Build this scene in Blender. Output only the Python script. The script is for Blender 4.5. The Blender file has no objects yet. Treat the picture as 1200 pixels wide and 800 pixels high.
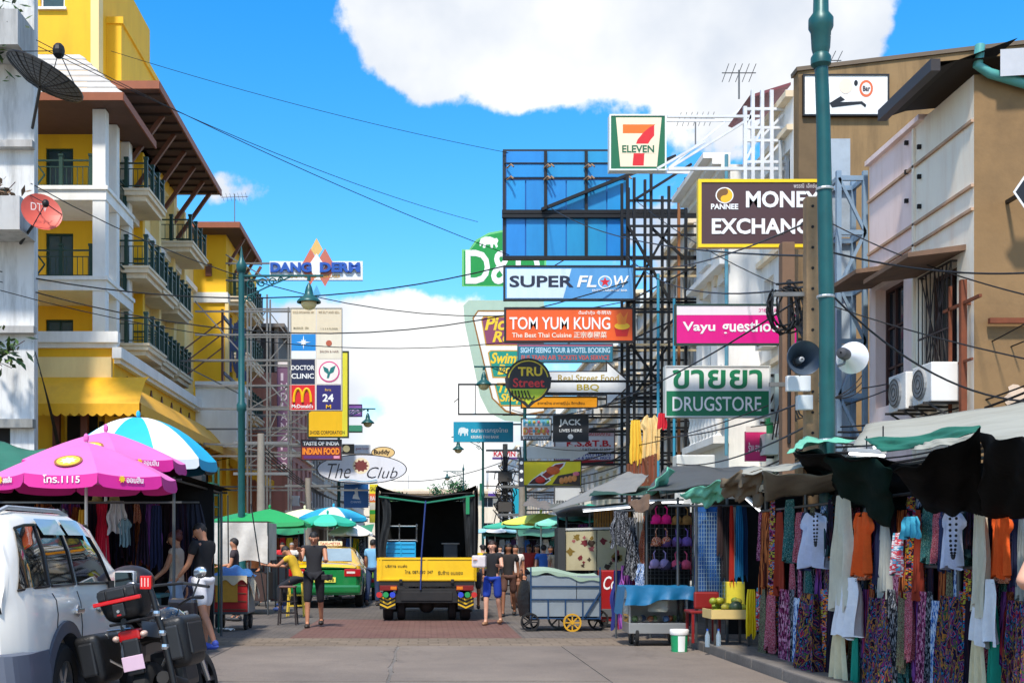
import bpy, bmesh, math, random
from mathutils import Vector, Matrix
R = math.radians
rnd = random.Random(7)
scene = bpy.context.scene
col = scene.collection

# ---------------------------------------------------------------- camera
F, VX, VY, H = 1400.0, 500.0, 645.0, 1.37      # focal length in photo pixels, vanishing point, eye height
cam = bpy.data.cameras.new('camera'); camo = bpy.data.objects.new('camera', cam); col.objects.link(camo)
camo.location = (0, 0, H); camo.rotation_euler = (R(90), 0, 0)
cam.sensor_width = 36; cam.lens = 36 * F / 1200
cam.shift_x = (600 - VX) / 1200; cam.shift_y = (VY - 400) / 1200
cam.clip_start = 0.1; cam.clip_end = 3000
scene.camera = camo

# ---------------------------------------------------------------- sky and sun
SUN_EL, SUN_AZ = R(56), R(-14)          # azimuth measured from behind the camera towards its left hand
to_sun = Vector((math.sin(SUN_AZ) * math.cos(SUN_EL), -math.cos(SUN_AZ) * math.cos(SUN_EL), math.sin(SUN_EL)))
w = bpy.data.worlds.new('World'); scene.world = w; w.use_nodes = True
nt = w.node_tree; N = nt.nodes; L = nt.links
for n in list(N): N.remove(n)
def nn(t, **k):
    n = N.new(t)
    for a, b in k.items(): setattr(n, a, b)
    return n
out = nn('ShaderNodeOutputWorld'); bg = nn('ShaderNodeBackground'); L.new(bg.outputs[0], out.inputs[0])
bg.inputs[1].default_value = 0.15
sky = nn('ShaderNodeTexSky', sky_type='NISHITA', sun_disc=False)
sky.sun_elevation = SUN_EL; sky.sun_rotation = math.atan2(to_sun.x, to_sun.y)
sky.air_density = 1.0; sky.dust_density = 0.4; sky.ozone_density = 3.0
hsv = nn('ShaderNodeHueSaturation');hsv.inputs['Saturation'].default_value = 1.42;hsv.inputs['Value'].default_value = 1.02
hsv.inputs['Hue'].default_value = 0.497
L.new(sky.outputs[0], hsv.inputs['Color'])
tc = nn('ShaderNodeTexCoord')
nz = nn('ShaderNodeTexNoise');nz.inputs['Scale'].default_value = 3.4;nz.inputs['Detail'].default_value = 9;nz.inputs['Roughness'].default_value = .56
nz.inputs['Distortion'].default_value = .25
L.new(tc.outputs['Generated'], nz.inputs['Vector'])
def mth(op, a, b=None, clamp=False):
    n = nn('ShaderNodeMath', operation=op); n.use_clamp = clamp
    for i, q in enumerate((a, b)):
        if q is None: continue
        if isinstance(q, (int, float)): n.inputs[i].default_value = q
        else: L.new(q, n.inputs[i])
    return n.outputs[0]
# cloud banks: direction, half width and half height in photo pixels, weight (noise elsewhere)
nzb = nn('ShaderNodeTexNoise');nzb.inputs['Scale'].default_value = 11;nzb.inputs['Detail'].default_value = 8;nzb.inputs['Roughness'].default_value = .6;L.new(tc.outputs['Generated'],nzb.inputs['Vector'])
nzc = nn('ShaderNodeTexNoise');nzc.inputs['Scale'].default_value = 30;nzc.inputs['Detail'].default_value = 6;L.new(tc.outputs['Generated'],nzc.inputs['Vector'])
acc = mth('ADD',mth('MULTIPLY',mth('SUBTRACT',nz.outputs[0],.40),2.4),mth('ADD',mth('MULTIPLY',mth('SUBTRACT',nzb.outputs[0],.5),2.6),mth('MULTIPLY',mth('SUBTRACT',nzc.outputs[0],.5),1.0)))
for (bx,by,sx,sy,wt) in [(480,20,130,90,.75),(600,40,140,80,.75),(700,30,130,90,.7),(860,40,170,110,.85),(980,30,90,80,.5),(440,440,120,130,.8),(520,430,90,90,.5),(480,590,300,90,.85),
                             (290,212,90,48,1.9),(1130,20,95,90,-1.2),(230,60,190,165,-1.25),(500,210,320,95,-1.3),(1200,90,90,90,-.8),
                             (430,300,170,55,-.8),(330,120,120,95,-.7),(820,190,90,50,.3),(440,480,60,25,-.5),(360,380,90,50,.4)]:
    c = Vector(((bx - VX) / F, 1, (VY - by) / F)).normalized()
    v1 = nn('ShaderNodeVectorMath',operation='SUBTRACT');L.new(tc.outputs['Generated'],v1.inputs[0]);v1.inputs[1].default_value = c
    v2 = nn('ShaderNodeVectorMath',operation='MULTIPLY');L.new(v1.outputs[0],v2.inputs[0]);v2.inputs[1].default_value = (F / sx,F / sx,F / sy)
    v3 = nn('ShaderNodeVectorMath', operation='LENGTH'); L.new(v2.outputs[0], v3.inputs[0])
    mr = nn('ShaderNodeMapRange', interpolation_type='SMOOTHSTEP'); L.new(v3.outputs['Value'], mr.inputs[0])
    mr.inputs[1].default_value = 0;mr.inputs[2].default_value = 1.5;mr.inputs[3].default_value = wt;mr.inputs[4].default_value = 0
    acc = mth('ADD', acc, mr.outputs[0])
cm = nn('ShaderNodeMapRange', interpolation_type='SMOOTHSTEP'); L.new(acc, cm.inputs[0])
cm.inputs[1].default_value = .16; cm.inputs[2].default_value = .52
nz2 = nn('ShaderNodeTexNoise');nz2.inputs['Scale'].default_value = 4.5;nz2.inputs['Detail'].default_value = 6
mp = nn('ShaderNodeMapping');mp.inputs['Location'].default_value = (4.3,1.2,.7);L.new(tc.outputs['Generated'],mp.inputs[0]);L.new(mp.outputs[0],nz2.inputs['Vector'])
cr = nn('ShaderNodeValToRGB'); L.new(nz2.outputs[0], cr.inputs[0])
cr.color_ramp.elements[0].position = .36; cr.color_ramp.elements[0].color = (2.4, 2.7, 3.2, 1)
cr.color_ramp.elements[1].position = .6; cr.color_ramp.elements[1].color = (4.3, 4.3, 4.25, 1)
mx = nn('ShaderNodeMix',data_type='RGBA');L.new(cm.outputs[0],mx.inputs[0]);L.new(hsv.outputs[0],mx.inputs[6]);L.new(cr.outputs[0],mx.inputs[7])
L.new(mx.outputs[2], bg.inputs[0])

sun = bpy.data.lights.new('sun', 'SUN'); suno = bpy.data.objects.new('sun', sun); col.objects.link(suno)
sun.energy = 2.8; sun.angle = R(5); sun.color = (1, .93, .83)
suno.rotation_euler = (-to_sun).to_track_quat('-Z', 'Y').to_euler()
suno.location = (0, -20, 40)
scene.view_settings.view_transform = 'Standard'; scene.view_settings.look = 'None'
scene.view_settings.exposure = 0.85; scene.view_settings.gamma = 1
scene.view_settings.use_curve_mapping = False

# ---------------------------------------------------------------- helpers
def P(x, y, s):                       # photo pixel + scale there in pixels per metre -> world point
    return Vector(((x - VX) / s, F / s, H + (VY - y) / s))
def lin(c): return tuple(((v / 255) / 12.92 if v / 255 <= .04045 else ((v / 255 + .055) / 1.055) ** 2.4) for v in c)

MATS = {}
def mat(c,rough=.65,metal=0,var=.12,vs=3.0,bump=0,bs=25,grime=0,gc=(60,54,46),streak=False,gs=1.2,emit=0,spec=.5,coat=0,trans=0):
    key = (tuple(c), rough, metal, var, vs, bump, bs, grime, tuple(gc), streak, gs, emit, spec, coat, trans)
    if key in MATS: return MATS[key]
    m = bpy.data.materials.new('surface_%d' % len(MATS)); MATS[key] = m; m.use_nodes = True
    t = m.node_tree; n = t.nodes; b = n['Principled BSDF']; b.inputs['Roughness'].default_value = rough
    b.inputs['Metallic'].default_value = metal; b.inputs['Specular IOR Level'].default_value = spec
    b.inputs['Coat Weight'].default_value = coat
    if trans: b.inputs['Transmission Weight'].default_value = trans
    tcn = n.new('ShaderNodeTexCoord'); lc = lin(c)
    if not var and not grime: b.inputs['Base Color'].default_value = (*lc, 1)
    no = n.new('ShaderNodeTexNoise');no.inputs['Scale'].default_value = vs;no.inputs['Detail'].default_value = 5;no.inputs['Roughness'].default_value = .65
    t.links.new(tcn.outputs['Object'], no.inputs['Vector'])
    mixn = n.new('ShaderNodeMix'); mixn.data_type = 'RGBA'
    mixn.inputs[6].default_value = (*[v * (1 - var * 1.7) for v in lc],1);mixn.inputs[7].default_value = (*[min(.95,v * (1 + var * 1.1)) for v in lc],1)
    t.links.new(no.outputs[0], mixn.inputs[0]); o = mixn.outputs[2]
    if grime:
        g = n.new('ShaderNodeTexNoise');g.inputs['Scale'].default_value = gs;g.inputs['Detail'].default_value = 8;g.inputs['Roughness'].default_value = .7
        mpn = n.new('ShaderNodeMapping');mpn.inputs['Scale'].default_value = (2.2,2.2,.3) if streak else (1,1,1)
        t.links.new(tcn.outputs['Object'], mpn.inputs[0]); t.links.new(mpn.outputs[0], g.inputs['Vector'])
        r2 = n.new('ShaderNodeMapRange');r2.inputs[1].default_value = .46;r2.inputs[2].default_value = .74;r2.inputs[4].default_value = grime
        t.links.new(g.outputs[0], r2.inputs[0])
        m2 = n.new('ShaderNodeMix'); m2.data_type = 'RGBA'; m2.inputs[7].default_value = (*lin(gc), 1)
        t.links.new(r2.outputs[0], m2.inputs[0]); t.links.new(o, m2.inputs[6]); o = m2.outputs[2]
    if var or grime: t.links.new(o, b.inputs['Base Color'])
    if emit:
        t.links.new(o, b.inputs['Emission Color']); b.inputs['Emission Strength'].default_value = emit
    if bump:
        bn = n.new('ShaderNodeTexNoise');bn.inputs['Scale'].default_value = bs;bn.inputs['Detail'].default_value = 4
        t.links.new(tcn.outputs['Object'], bn.inputs['Vector'])
        bp = n.new('ShaderNodeBump');bp.inputs['Strength'].default_value = bump;bp.inputs['Distance'].default_value = .02
        t.links.new(bn.outputs[0], bp.inputs['Height']); t.links.new(bp.outputs[0], b.inputs['Normal'])
    return m

def fabric(key, kind, cols, sc=8.0):
    if key in MATS: return MATS[key]
    m = bpy.data.materials.new('fabric_' + key); MATS[key] = m; m.use_nodes = True
    t = m.node_tree;n = t.nodes;b = n['Principled BSDF'];b.inputs['Roughness'].default_value = .9;b.inputs['Specular IOR Level'].default_value = .15
    tcn = n.new('ShaderNodeTexCoord'); oi = n.new('ShaderNodeObjectInfo')
    ad = n.new('ShaderNodeVectorMath'); ad.operation = 'ADD'; cb = n.new('ShaderNodeCombineXYZ')
    mu = n.new('ShaderNodeMath');mu.operation = 'MULTIPLY';mu.inputs[1].default_value = 13.7;t.links.new(oi.outputs['Random'],mu.inputs[0])
    for i in range(3): t.links.new(mu.outputs[0], cb.inputs[i])
    t.links.new(tcn.outputs['Object'], ad.inputs[0]); t.links.new(cb.outputs[0], ad.inputs[1])
    ramp = n.new('ShaderNodeValToRGB'); ramp.color_ramp.interpolation = 'CONSTANT'
    e = ramp.color_ramp.elements
    while len(e) < len(cols): e.new(1)
    for i, c in enumerate(cols): e[i].position = i / len(cols); e[i].color = (*lin(c), 1)
    mpn = n.new('ShaderNodeMapping'); t.links.new(ad.outputs[0], mpn.inputs[0])
    if kind == 'bands':      # horizontal bands of many colours, broken by a fine weave
        mpn.inputs['Scale'].default_value = (1.5, 1.5, sc)
        x = n.new('ShaderNodeTexNoise');x.inputs['Scale'].default_value = 1.0;x.inputs['Detail'].default_value = 3;t.links.new(mpn.outputs[0],x.inputs['Vector'])
        mr = n.new('ShaderNodeMapRange');mr.inputs[1].default_value = .3;mr.inputs[2].default_value = .7;t.links.new(x.outputs[0],mr.inputs[0]);t.links.new(mr.outputs[0],ramp.inputs[0])
    elif kind == 'streaks':  # woven bands smeared lengthwise
        mpn.inputs['Scale'].default_value = (26, 10, sc * .3)
        x = n.new('ShaderNodeTexNoise');x.inputs['Scale'].default_value = 1.0;x.inputs['Detail'].default_value = 2;t.links.new(mpn.outputs[0],x.inputs['Vector'])
        mr = n.new('ShaderNodeMapRange');mr.inputs[1].default_value = .3;mr.inputs[2].default_value = .7;t.links.new(x.outputs[0],mr.inputs[0]);t.links.new(mr.outputs[0],ramp.inputs[0])
    elif kind == 'stripes':  # lengthwise stripes
        mpn.inputs['Scale'].default_value = (sc * 3, sc * .3, .4)
        x = n.new('ShaderNodeTexNoise');x.inputs['Scale'].default_value = 1.0;t.links.new(mpn.outputs[0],x.inputs['Vector'])
        mr = n.new('ShaderNodeMapRange');mr.inputs[1].default_value = .3;mr.inputs[2].default_value = .7;t.links.new(x.outputs[0],mr.inputs[0]);t.links.new(mr.outputs[0],ramp.inputs[0])
    elif kind == 'blocks':
        mpn.inputs['Scale'].default_value = (sc, sc, sc * .8)
        x = n.new('ShaderNodeTexVoronoi');x.inputs['Scale'].default_value = 1.0;t.links.new(mpn.outputs[0],x.inputs['Vector']);x.distance = 'CHEBYCHEV'
        sp = n.new('ShaderNodeSeparateColor');t.links.new(x.outputs['Color'],sp.inputs[0]);t.links.new(sp.outputs[0],ramp.inputs[0])
    else:                    # flowers / speckle
        mpn.inputs['Scale'].default_value = (sc, sc, sc)
        x = n.new('ShaderNodeTexNoise');x.inputs['Scale'].default_value = 1.0;x.inputs['Detail'].default_value = 2;t.links.new(mpn.outputs[0],x.inputs['Vector'])
        mr = n.new('ShaderNodeMapRange');mr.inputs[1].default_value = .32;mr.inputs[2].default_value = .68;t.links.new(x.outputs[0],mr.inputs[0]);t.links.new(mr.outputs[0],ramp.inputs[0])
    t.links.new(ramp.outputs[0], b.inputs['Base Color'])
    return m

ORG = {}
class MB:
    def __init__(s): s.v = []; s.f = []
    def add(s, vs, fs):
        o = len(s.v); s.v += [Vector(p) for p in vs]; s.f += [tuple(i + o for i in f) for f in fs]; return s
    def poly(s, *p): return s.add(p, [tuple(range(len(p)))])
    def box(s, x0, x1, y0, y1, z0, z1):
        return s.add([(x, y, z) for z in (z0, z1) for y in (y0, y1) for x in (x0, x1)],
                     [(0, 2, 3, 1), (4, 5, 7, 6), (0, 1, 5, 4), (2, 6, 7, 3), (0, 4, 6, 2), (1, 3, 7, 5)])
    def cbox(s, x0, x1, y0, y1, z0, z1, c):           # box with chamfered edges
        bm = bmesh.new(); bmesh.ops.create_cube(bm, size=1)
        for q in bm.verts: q.co = Vector(((x0 + x1) / 2 + q.co.x * (x1 - x0),(y0 + y1) / 2 + q.co.y * (y1 - y0),(z0 + z1) / 2 + q.co.z * (z1 - z0)))
        bmesh.ops.bevel(bm, geom=bm.edges[:], offset=c, segments=2, affect='EDGES', profile=.6)
        bm.verts.index_update();s.add([q.co.copy() for q in bm.verts],[tuple(q.index for q in f.verts) for f in bm.faces]);bm.free();return s
    def tube(s, pts, r, n=6, caps=True):
        pts = [Vector(p) for p in pts];rs = r if isinstance(r,(list,tuple)) else [r] * len(pts);o = len(s.v)
        up = None
        for i, p in enumerate(pts):
            d = (pts[min(i + 1, len(pts) - 1)] - pts[max(i - 1, 0)]).normalized()
            if up is None or abs(up.dot(d)) > .97: up = Vector((0,0,1)) if abs(d.z) < .9 else Vector((0,1,0))
            a = d.cross(up).normalized(); b = a.cross(d).normalized(); up = b
            for k in range(n):
                t = 2 * math.pi * (k + .5) / n; s.v.append(p + (a * math.cos(t) + b * math.sin(t)) * rs[i])
        for i in range(len(pts) - 1):
            for k in range(n):
                k2 = (k + 1) % n;s.f.append((o + i * n + k,o + i * n + k2,o + (i + 1) * n + k2,o + (i + 1) * n + k))
        if caps:
            s.f.append(tuple(o + k for k in range(n))[::-1]);e = o + (len(pts) - 1) * n;s.f.append(tuple(e + k for k in range(n)))
        return s
    def bar(s, p, q, w=.05, h=None):
        p = Vector(p); q = Vector(q); h = h or w; d = (q - p).normalized()
        up = Vector((0, 0, 1)) if abs(d.z) < .95 else Vector((0, 1, 0))
        a = d.cross(up).normalized() * w / 2; b = a.cross(d).normalized() * h / 2
        return s.add([p - a - b, p + a - b, p + a + b, p - a + b, q - a - b, q + a - b, q + a + b, q - a + b],
                     [(0, 3, 2, 1), (4, 5, 6, 7), (0, 1, 5, 4), (1, 2, 6, 5), (2, 3, 7, 6), (3, 0, 4, 7)])
    def prism(s, pts, axis, a0, a1):                   # extrude a 2-D outline along an axis
        f = {'y': lambda p,a: (p[0],a,p[1]),'x': lambda p,a: (a,p[0],p[1]),'z': lambda p,a: (p[0],p[1],a)}[axis]
        n = len(pts); vs = [f(p, a0) for p in pts] + [f(p, a1) for p in pts]
        return s.add(vs,[tuple(range(n)),tuple(range(2 * n - 1,n - 1,-1))] + [(i,i + n,(i + 1) % n + n,(i + 1) % n) for i in range(n)])
    def lathe(s, prof, c, n=16, axis='z', a0=0, a1=2 * math.pi):
        c = Vector(c); o = len(s.v); full = abs(a1 - a0 - 2 * math.pi) < 1e-6; m = n if full else n + 1
        for (r, h) in prof:
            for k in range(m):
                t = a0 + (a1 - a0) * k / n; x, y = r * math.cos(t), r * math.sin(t)
                s.v.append(c + (Vector((x,y,h)) if axis == 'z' else Vector((h,x,y)) if axis == 'x' else Vector((x,h,y))))
        for i in range(len(prof) - 1):
            for k in range(m if full else m - 1):
                k2 = (k + 1) % m;s.f.append((o + i * m + k,o + i * m + k2,o + (i + 1) * m + k2,o + (i + 1) * m + k))
        return s
    def disc(s,c,r,h,axis='y',n=20): return s.lathe([(1e-4,-h / 2),(r,-h / 2),(r,h / 2),(1e-4,h / 2)],c,n,axis)
    def ball(s, c, rx, ry=None, rz=None, n=12, m=8):
        ry = ry or rx; rz = rz or rx; o = len(s.v); c = Vector(c)
        for i in range(m + 1):
            p = math.pi * i / m
            for k in range(n):
                t = 2 * math.pi * k / n
                s.v.append(c + Vector((rx * math.sin(p + 1e-4) * math.cos(t),ry * math.sin(p + 1e-4) * math.sin(t),rz * math.cos(p))))
        for i in range(m):
            for k in range(n): s.f.append((o + i * n + k,o + (i + 1) * n + k,o + (i + 1) * n + (k + 1) % n,o + i * n + (k + 1) % n))
        return s
    def grid(s, fn, nu, nv):
        o = len(s.v)
        for j in range(nv + 1):
            for i in range(nu + 1): s.v.append(Vector(fn(i / nu, j / nv)))
        for j in range(nv):
            for i in range(nu):
                a = o + j * (nu + 1) + i; s.f.append((a, a + 1, a + nu + 2, a + nu + 1))
        return s
    def xf(s, M): s.v = [M @ p for p in s.v]; return s
    def mesh(s, name, smooth=None, org=Vector((0, 0, 0)), recalc=True):
        me = bpy.data.meshes.new(name); me.from_pydata([p - org for p in s.v], [], s.f)
        if recalc:
            bm = bmesh.new();bm.from_mesh(me);bmesh.ops.recalc_face_normals(bm,faces=bm.faces);bm.to_mesh(me);bm.free()
        if smooth is not None:
            me.polygons.foreach_set('use_smooth',[True] * len(me.polygons));me.set_sharp_from_angle(angle=R(smooth))
        return me
    def build(s, name, m, parent=None, smooth=None, recalc=True):
        if parent is None:
            xs = [p.x for p in s.v]; ys = [p.y for p in s.v]; zs = [p.z for p in s.v]
            org = Vector(((min(xs) + max(xs)) / 2, (min(ys) + max(ys)) / 2, min(zs)))
        else: org = ORG.get(parent.name, Vector((0, 0, 0)))
        me = s.mesh(name, smooth, org, recalc); me.materials.append(m)
        o = bpy.data.objects.new(name, me); col.objects.link(o)
        if parent is None: o.location = org
        else: o.parent = parent
        ORG[o.name] = org
        return o
def tag(o, label, cat, group=None, kind=None):
    if label: o['label'] = label
    if cat: o['category'] = cat
    if group: o['group'] = group
    if kind: o['kind'] = kind
    return o
def thing(name, label, cat, loc=(0, 0, 0), group=None, rotz=0, local=False):
    o = bpy.data.objects.new(name,None);col.objects.link(o);o.location = loc;o.rotation_euler = (0,0,rotz);o.empty_display_size = .2
    ORG[o.name] = Vector((0, 0, 0)) if local else Vector(loc)
    return tag(o, label, cat, group)
def struct(name, mb, m, parent=None, **k):
    o = mb.build(name, m, parent, **k)
    if parent is None: o['kind'] = 'structure'
    return o
def kids(o): return [c for c in bpy.data.objects if c.parent == o]
def copy_tree(o, parent=None, ch=None):
    if ch is None:
        ch = {}
        for q in bpy.data.objects:
            if q.parent: ch.setdefault(q.parent.name, []).append(q)
    c = o.copy(); col.objects.link(c); c.parent = parent
    for k in ch.get(o.name, []): copy_tree(k, c, ch)
    return c

TXT = {}
def glyphs(body, bold=0, shear=0, spacing=1.0):
    key = (body, bold, shear, spacing)
    if key in TXT: return TXT[key]
    cu = bpy.data.curves.new('txt','FONT');cu.body = body;cu.size = 1;cu.offset = bold;cu.shear = shear;cu.extrude = .02;cu.resolution_u = 3
    cu.space_character = spacing; cu.align_x = 'CENTER'
    o = bpy.data.objects.new('txt', cu); me = bpy.data.meshes.new_from_object(o)
    vs = [tuple(v.co) for v in me.vertices]; fs = [tuple(p.vertices) for p in me.polygons]
    bpy.data.objects.remove(o); bpy.data.meshes.remove(me)
    if not vs: vs, fs = [(0, 0, 0), (1, 0, 0), (1, 1, 0)], [(0, 1, 2)]
    TXT[key] = (vs, fs); return TXT[key]
def text_mb(body,x0,x1,z0,z1,y,bold=0,shear=0,th=.004,spacing=1.0,mb=None):     # fitted in a box of the plane y, facing the camera side
    vs, fs = glyphs(body, bold, shear, spacing)
    ax,bx = min(v[0] for v in vs),max(v[0] for v in vs);ay,by = min(v[1] for v in vs),max(v[1] for v in vs)
    kx = (x1 - x0) / max(bx - ax, 1e-6); kz = (z1 - z0) / max(by - ay, 1e-6)
    mb = mb or MB()
    return mb.add([(x0 + (v[0] - ax) * kx,y - th * (.5 + v[2] / .04),z0 + (v[1] - ay) * kz) for v in vs],fs)
# ================================================================ ground
KR, KL, XR, XL = 3.75, -5.2, 9.3, -11.5          # kerbs and house fronts
def ground_mat(name, c, c2, brick=None, crack=True, rough=.85, sc=1.0):
    m = bpy.data.materials.new(name);m.use_nodes = True;t = m.node_tree;n = t.nodes;b = n['Principled BSDF'];b.inputs['Roughness'].default_value = rough
    b.inputs['Specular IOR Level'].default_value = .3
    tcn = n.new('ShaderNodeTexCoord')
    a = n.new('ShaderNodeTexNoise');a.inputs['Scale'].default_value = .55 * sc;a.inputs['Detail'].default_value = 9;a.inputs['Roughness'].default_value = .68;t.links.new(tcn.outputs['Object'],a.inputs['Vector'])
    r = n.new('ShaderNodeMapRange');r.inputs[1].default_value = .33;r.inputs[2].default_value = .67;t.links.new(a.outputs[0],r.inputs[0])
    mixn = n.new('ShaderNodeMix');mixn.data_type = 'RGBA';mixn.inputs[6].default_value = (*lin(c),1);mixn.inputs[7].default_value = (*lin(c2),1);t.links.new(r.outputs[0],mixn.inputs[0]);o = mixn.outputs[2]
    f = n.new('ShaderNodeTexNoise');f.inputs['Scale'].default_value = 60;f.inputs['Detail'].default_value = 3;t.links.new(tcn.outputs['Object'],f.inputs['Vector'])
    m2 = n.new('ShaderNodeMix');m2.data_type = 'RGBA';m2.blend_type = 'OVERLAY';m2.inputs[0].default_value = .35;t.links.new(o,m2.inputs[6]);t.links.new(f.outputs[0],m2.inputs[7]);o = m2.outputs[2]
    h = f.outputs[0]
    # dark oil and water stains with ragged edges
    s2 = n.new('ShaderNodeTexNoise');s2.inputs['Scale'].default_value = .9;s2.inputs['Detail'].default_value = 10;s2.inputs['Roughness'].default_value = .75;s2.inputs['Distortion'].default_value = .6
    mpn = n.new('ShaderNodeMapping');mpn.inputs['Scale'].default_value = (1.1,.45,1);mpn.inputs['Location'].default_value = (3,8,0);t.links.new(tcn.outputs['Object'],mpn.inputs[0]);t.links.new(mpn.outputs[0],s2.inputs['Vector'])
    r2 = n.new('ShaderNodeMapRange');r2.inputs[1].default_value = .56;r2.inputs[2].default_value = .7;r2.inputs[4].default_value = .45;t.links.new(s2.outputs[0],r2.inputs[0])
    m3 = n.new('ShaderNodeMix');m3.data_type = 'RGBA';m3.inputs[7].default_value = (*lin([v * .62 for v in c]),1);t.links.new(r2.outputs[0],m3.inputs[0]);t.links.new(o,m3.inputs[6]);o = m3.outputs[2]
    if brick:
        br = n.new('ShaderNodeTexBrick');br.inputs['Scale'].default_value = 1;br.inputs['Brick Width'].default_value = brick[0];br.inputs['Row Height'].default_value = brick[1]
        br.inputs['Mortar Size'].default_value = .012;br.inputs['Color1'].default_value = (1,1,1,1);br.inputs['Color2'].default_value = (.72,.72,.72,1);br.inputs['Mortar'].default_value = (.45,.45,.45,1)
        t.links.new(tcn.outputs['Object'], br.inputs['Vector'])
        m4 = n.new('ShaderNodeMix');m4.data_type = 'RGBA';m4.blend_type = 'MULTIPLY';m4.inputs[0].default_value = .8;t.links.new(o,m4.inputs[6]);t.links.new(br.outputs['Color'],m4.inputs[7]);o = m4.outputs[2]
    t.links.new(o, b.inputs['Base Color'])
    bp = n.new('ShaderNodeBump');bp.inputs['Strength'].default_value = .35;bp.inputs['Distance'].default_value = .01;t.links.new(h,bp.inputs['Height']);t.links.new(bp.outputs[0],b.inputs['Normal'])
    return m
M_ROAD = ground_mat('asphalt_paving', (92, 86, 82), (116, 108, 101), (.22, .11))
M_SLAB = ground_mat('concrete_slab', (108, 99, 92), (130, 119, 109), None)
M_RED = ground_mat('red_pavers', (112, 80, 74), (126, 96, 86), (.2, .1))
M_BEIGE = ground_mat('beige_pavers', (116, 103, 89), (136, 121, 104), (.3, .3))
M_WALK = ground_mat('sidewalk_tiles', (112, 104, 96), (136, 126, 114), (.3, .3))
M_KERB = ground_mat('kerb_stone', (92, 88, 84), (128, 122, 116))
struct('ground',MB().box(-1500,1500,-60,2500,-.35,-.05),ground_mat('earth',(110,104,96),(140,132,120)))
struct('road', MB().box(KL, KR, -12, 240, -.2, 0), M_ROAD)
sl = bpy.data.objects.new('concrete_pavement', None)
ORG['concrete_pavement'] = Vector((0, 0, 0))
slab_root = struct('concrete_bed', MB().box(KL + .02, KR - .02, -12, 17.05, .001, .005), M_KERB)
ORG['concrete_bed'] = slab_root.location.copy()
yb = 17.03
for row in range(6):                                # concrete slabs with open joints, each its own piece
    L1 = yb - row * 4.6; L0 = L1 - 4.57
    for (a, b) in ((KL + .03, -2.75), (-2.73, -.42), (-.395, 1.9), (1.92, KR - .03)):
        zt = .011 + rnd.random() * .004
        mb = MB().cbox(a, b, L0, L1, .005, zt, .003)
        if b == -.42 or a == -.395:                 # ragged joint edge
            mb = MB(); e = b if b == -.42 else a; sgn = -1 if b == -.42 else 1; oth = a if b == -.42 else b
            k = 46;edge = [(e + sgn * abs(rnd.gauss(0,.014)) + .012 * math.sin(i * .3),L0 + (L1 - L0) * i / k) for i in range(k + 1)]
            mb.prism(edge + [(oth, L1), (oth, L0)], 'z', .005, zt)
        struct('concrete_slab', mb, M_SLAB, slab_root)
def sheet(name, x0, x1, y0, y1, z, m): return struct(name, MB().box(x0, x1, y0, y1, z - .003, z), m)
sheet('beige_paving', KL + .01, KR - .01, 17.1, 18.7, .004, M_BEIGE)
sheet('red_paving', -2.15, 1.5, 18.75, 23.8, .004, M_RED)
sheet('grey_paving',1.55,KR - .01,18.75,23.8,.004,ground_mat('grey_pavers',(104,97,92),(120,112,104),(.22,.11)))
wr = struct('sidewalk_right', MB().box(KR + .16, 60, -12, 240, -.2, .12), M_WALK)
wl = struct('sidewalk_left', MB().box(-60, KL - .16, -12, 240, -.2, .12), M_WALK)
for root, x0, x1 in ((wr, KR, KR + .155), (wl, KL - .155, KL)):
    me = None
    for i in range(34):
        y0 = 3 + i * 1.2
        mb = MB().cbox(x0,x1,y0,y0 + 1.19,-.1,.13 + rnd.uniform(-.006,.006),.018);mb.build('kerb_stone',M_KERB,root)
    mb = MB().box(x0,x1,3 + 34 * 1.2,240,-.1,.13);k = mb.build('kerb_stone',M_KERB,root);k['kind'] = 'stuff'
# litter on the road
for (x, y, l) in ((263, 739, 'crumpled white paper on the road beside the red cart'),):
    p = P(x,y,(y - VY) / H);mb = MB().grid(lambda u,v: (p.x - .13 + .3 * u,p.y - .1 + .2 * v,.012 + .05 * rnd.random()),7,5)
    tag(mb.build('paper_litter', mat((222, 216, 208), .8)), l, 'litter')

# ================================================================ house helpers
def pbox(mb, pt, u0, u1, z0, z1, d0, d1):
    return mb.add([pt(u,z,d) for d in (d0,d1) for z in (z0,z1) for u in (u0,u1)],[(0,1,3,2),(4,6,7,5),(0,4,5,1),(2,3,7,6),(0,2,6,4),(1,5,7,3)])
def xplane(X, inward): return lambda u, z, d: (X + inward * d, u, z)
def yplane(Y): return lambda u, z, d: (u, Y + d, z)
def facade(mb, pt, u0, u1, z0, z1, ops, depth=.18):
    us = sorted({u0,u1,*[o[0] for o in ops],*[o[1] for o in ops]});zs = sorted({z0,z1,*[o[2] for o in ops],*[o[3] for o in ops]})
    us = [u for u in us if u0 <= u <= u1]; zs = [z for z in zs if z0 <= z <= z1]
    for i in range(len(us) - 1):
        for j in range(len(zs) - 1):
            cu, cz = (us[i] + us[i + 1]) / 2, (zs[j] + zs[j + 1]) / 2
            if any(o[0] < cu < o[1] and o[2] < cz < o[3] for o in ops): continue
            mb.poly(pt(us[i],zs[j],0),pt(us[i + 1],zs[j],0),pt(us[i + 1],zs[j + 1],0),pt(us[i],zs[j + 1],0))
    for (a, b, c, d) in [o[:4] for o in ops]:
        for q in (((a, c), (b, c)), ((b, c), (b, d)), ((b, d), (a, d)), ((a, d), (a, c))):
            mb.poly(pt(*q[0], 0), pt(*q[1], 0), pt(*q[1], depth), pt(*q[0], depth))
    return mb
M_GLASS = mat((30, 38, 46), .06, 0, .3, 1.5, spec=.6)
M_GLASS2 = mat((58, 84, 92), .08, 0, .3, 1.5, spec=.6)
M_DARK = mat((22, 20, 19), .8)
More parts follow.
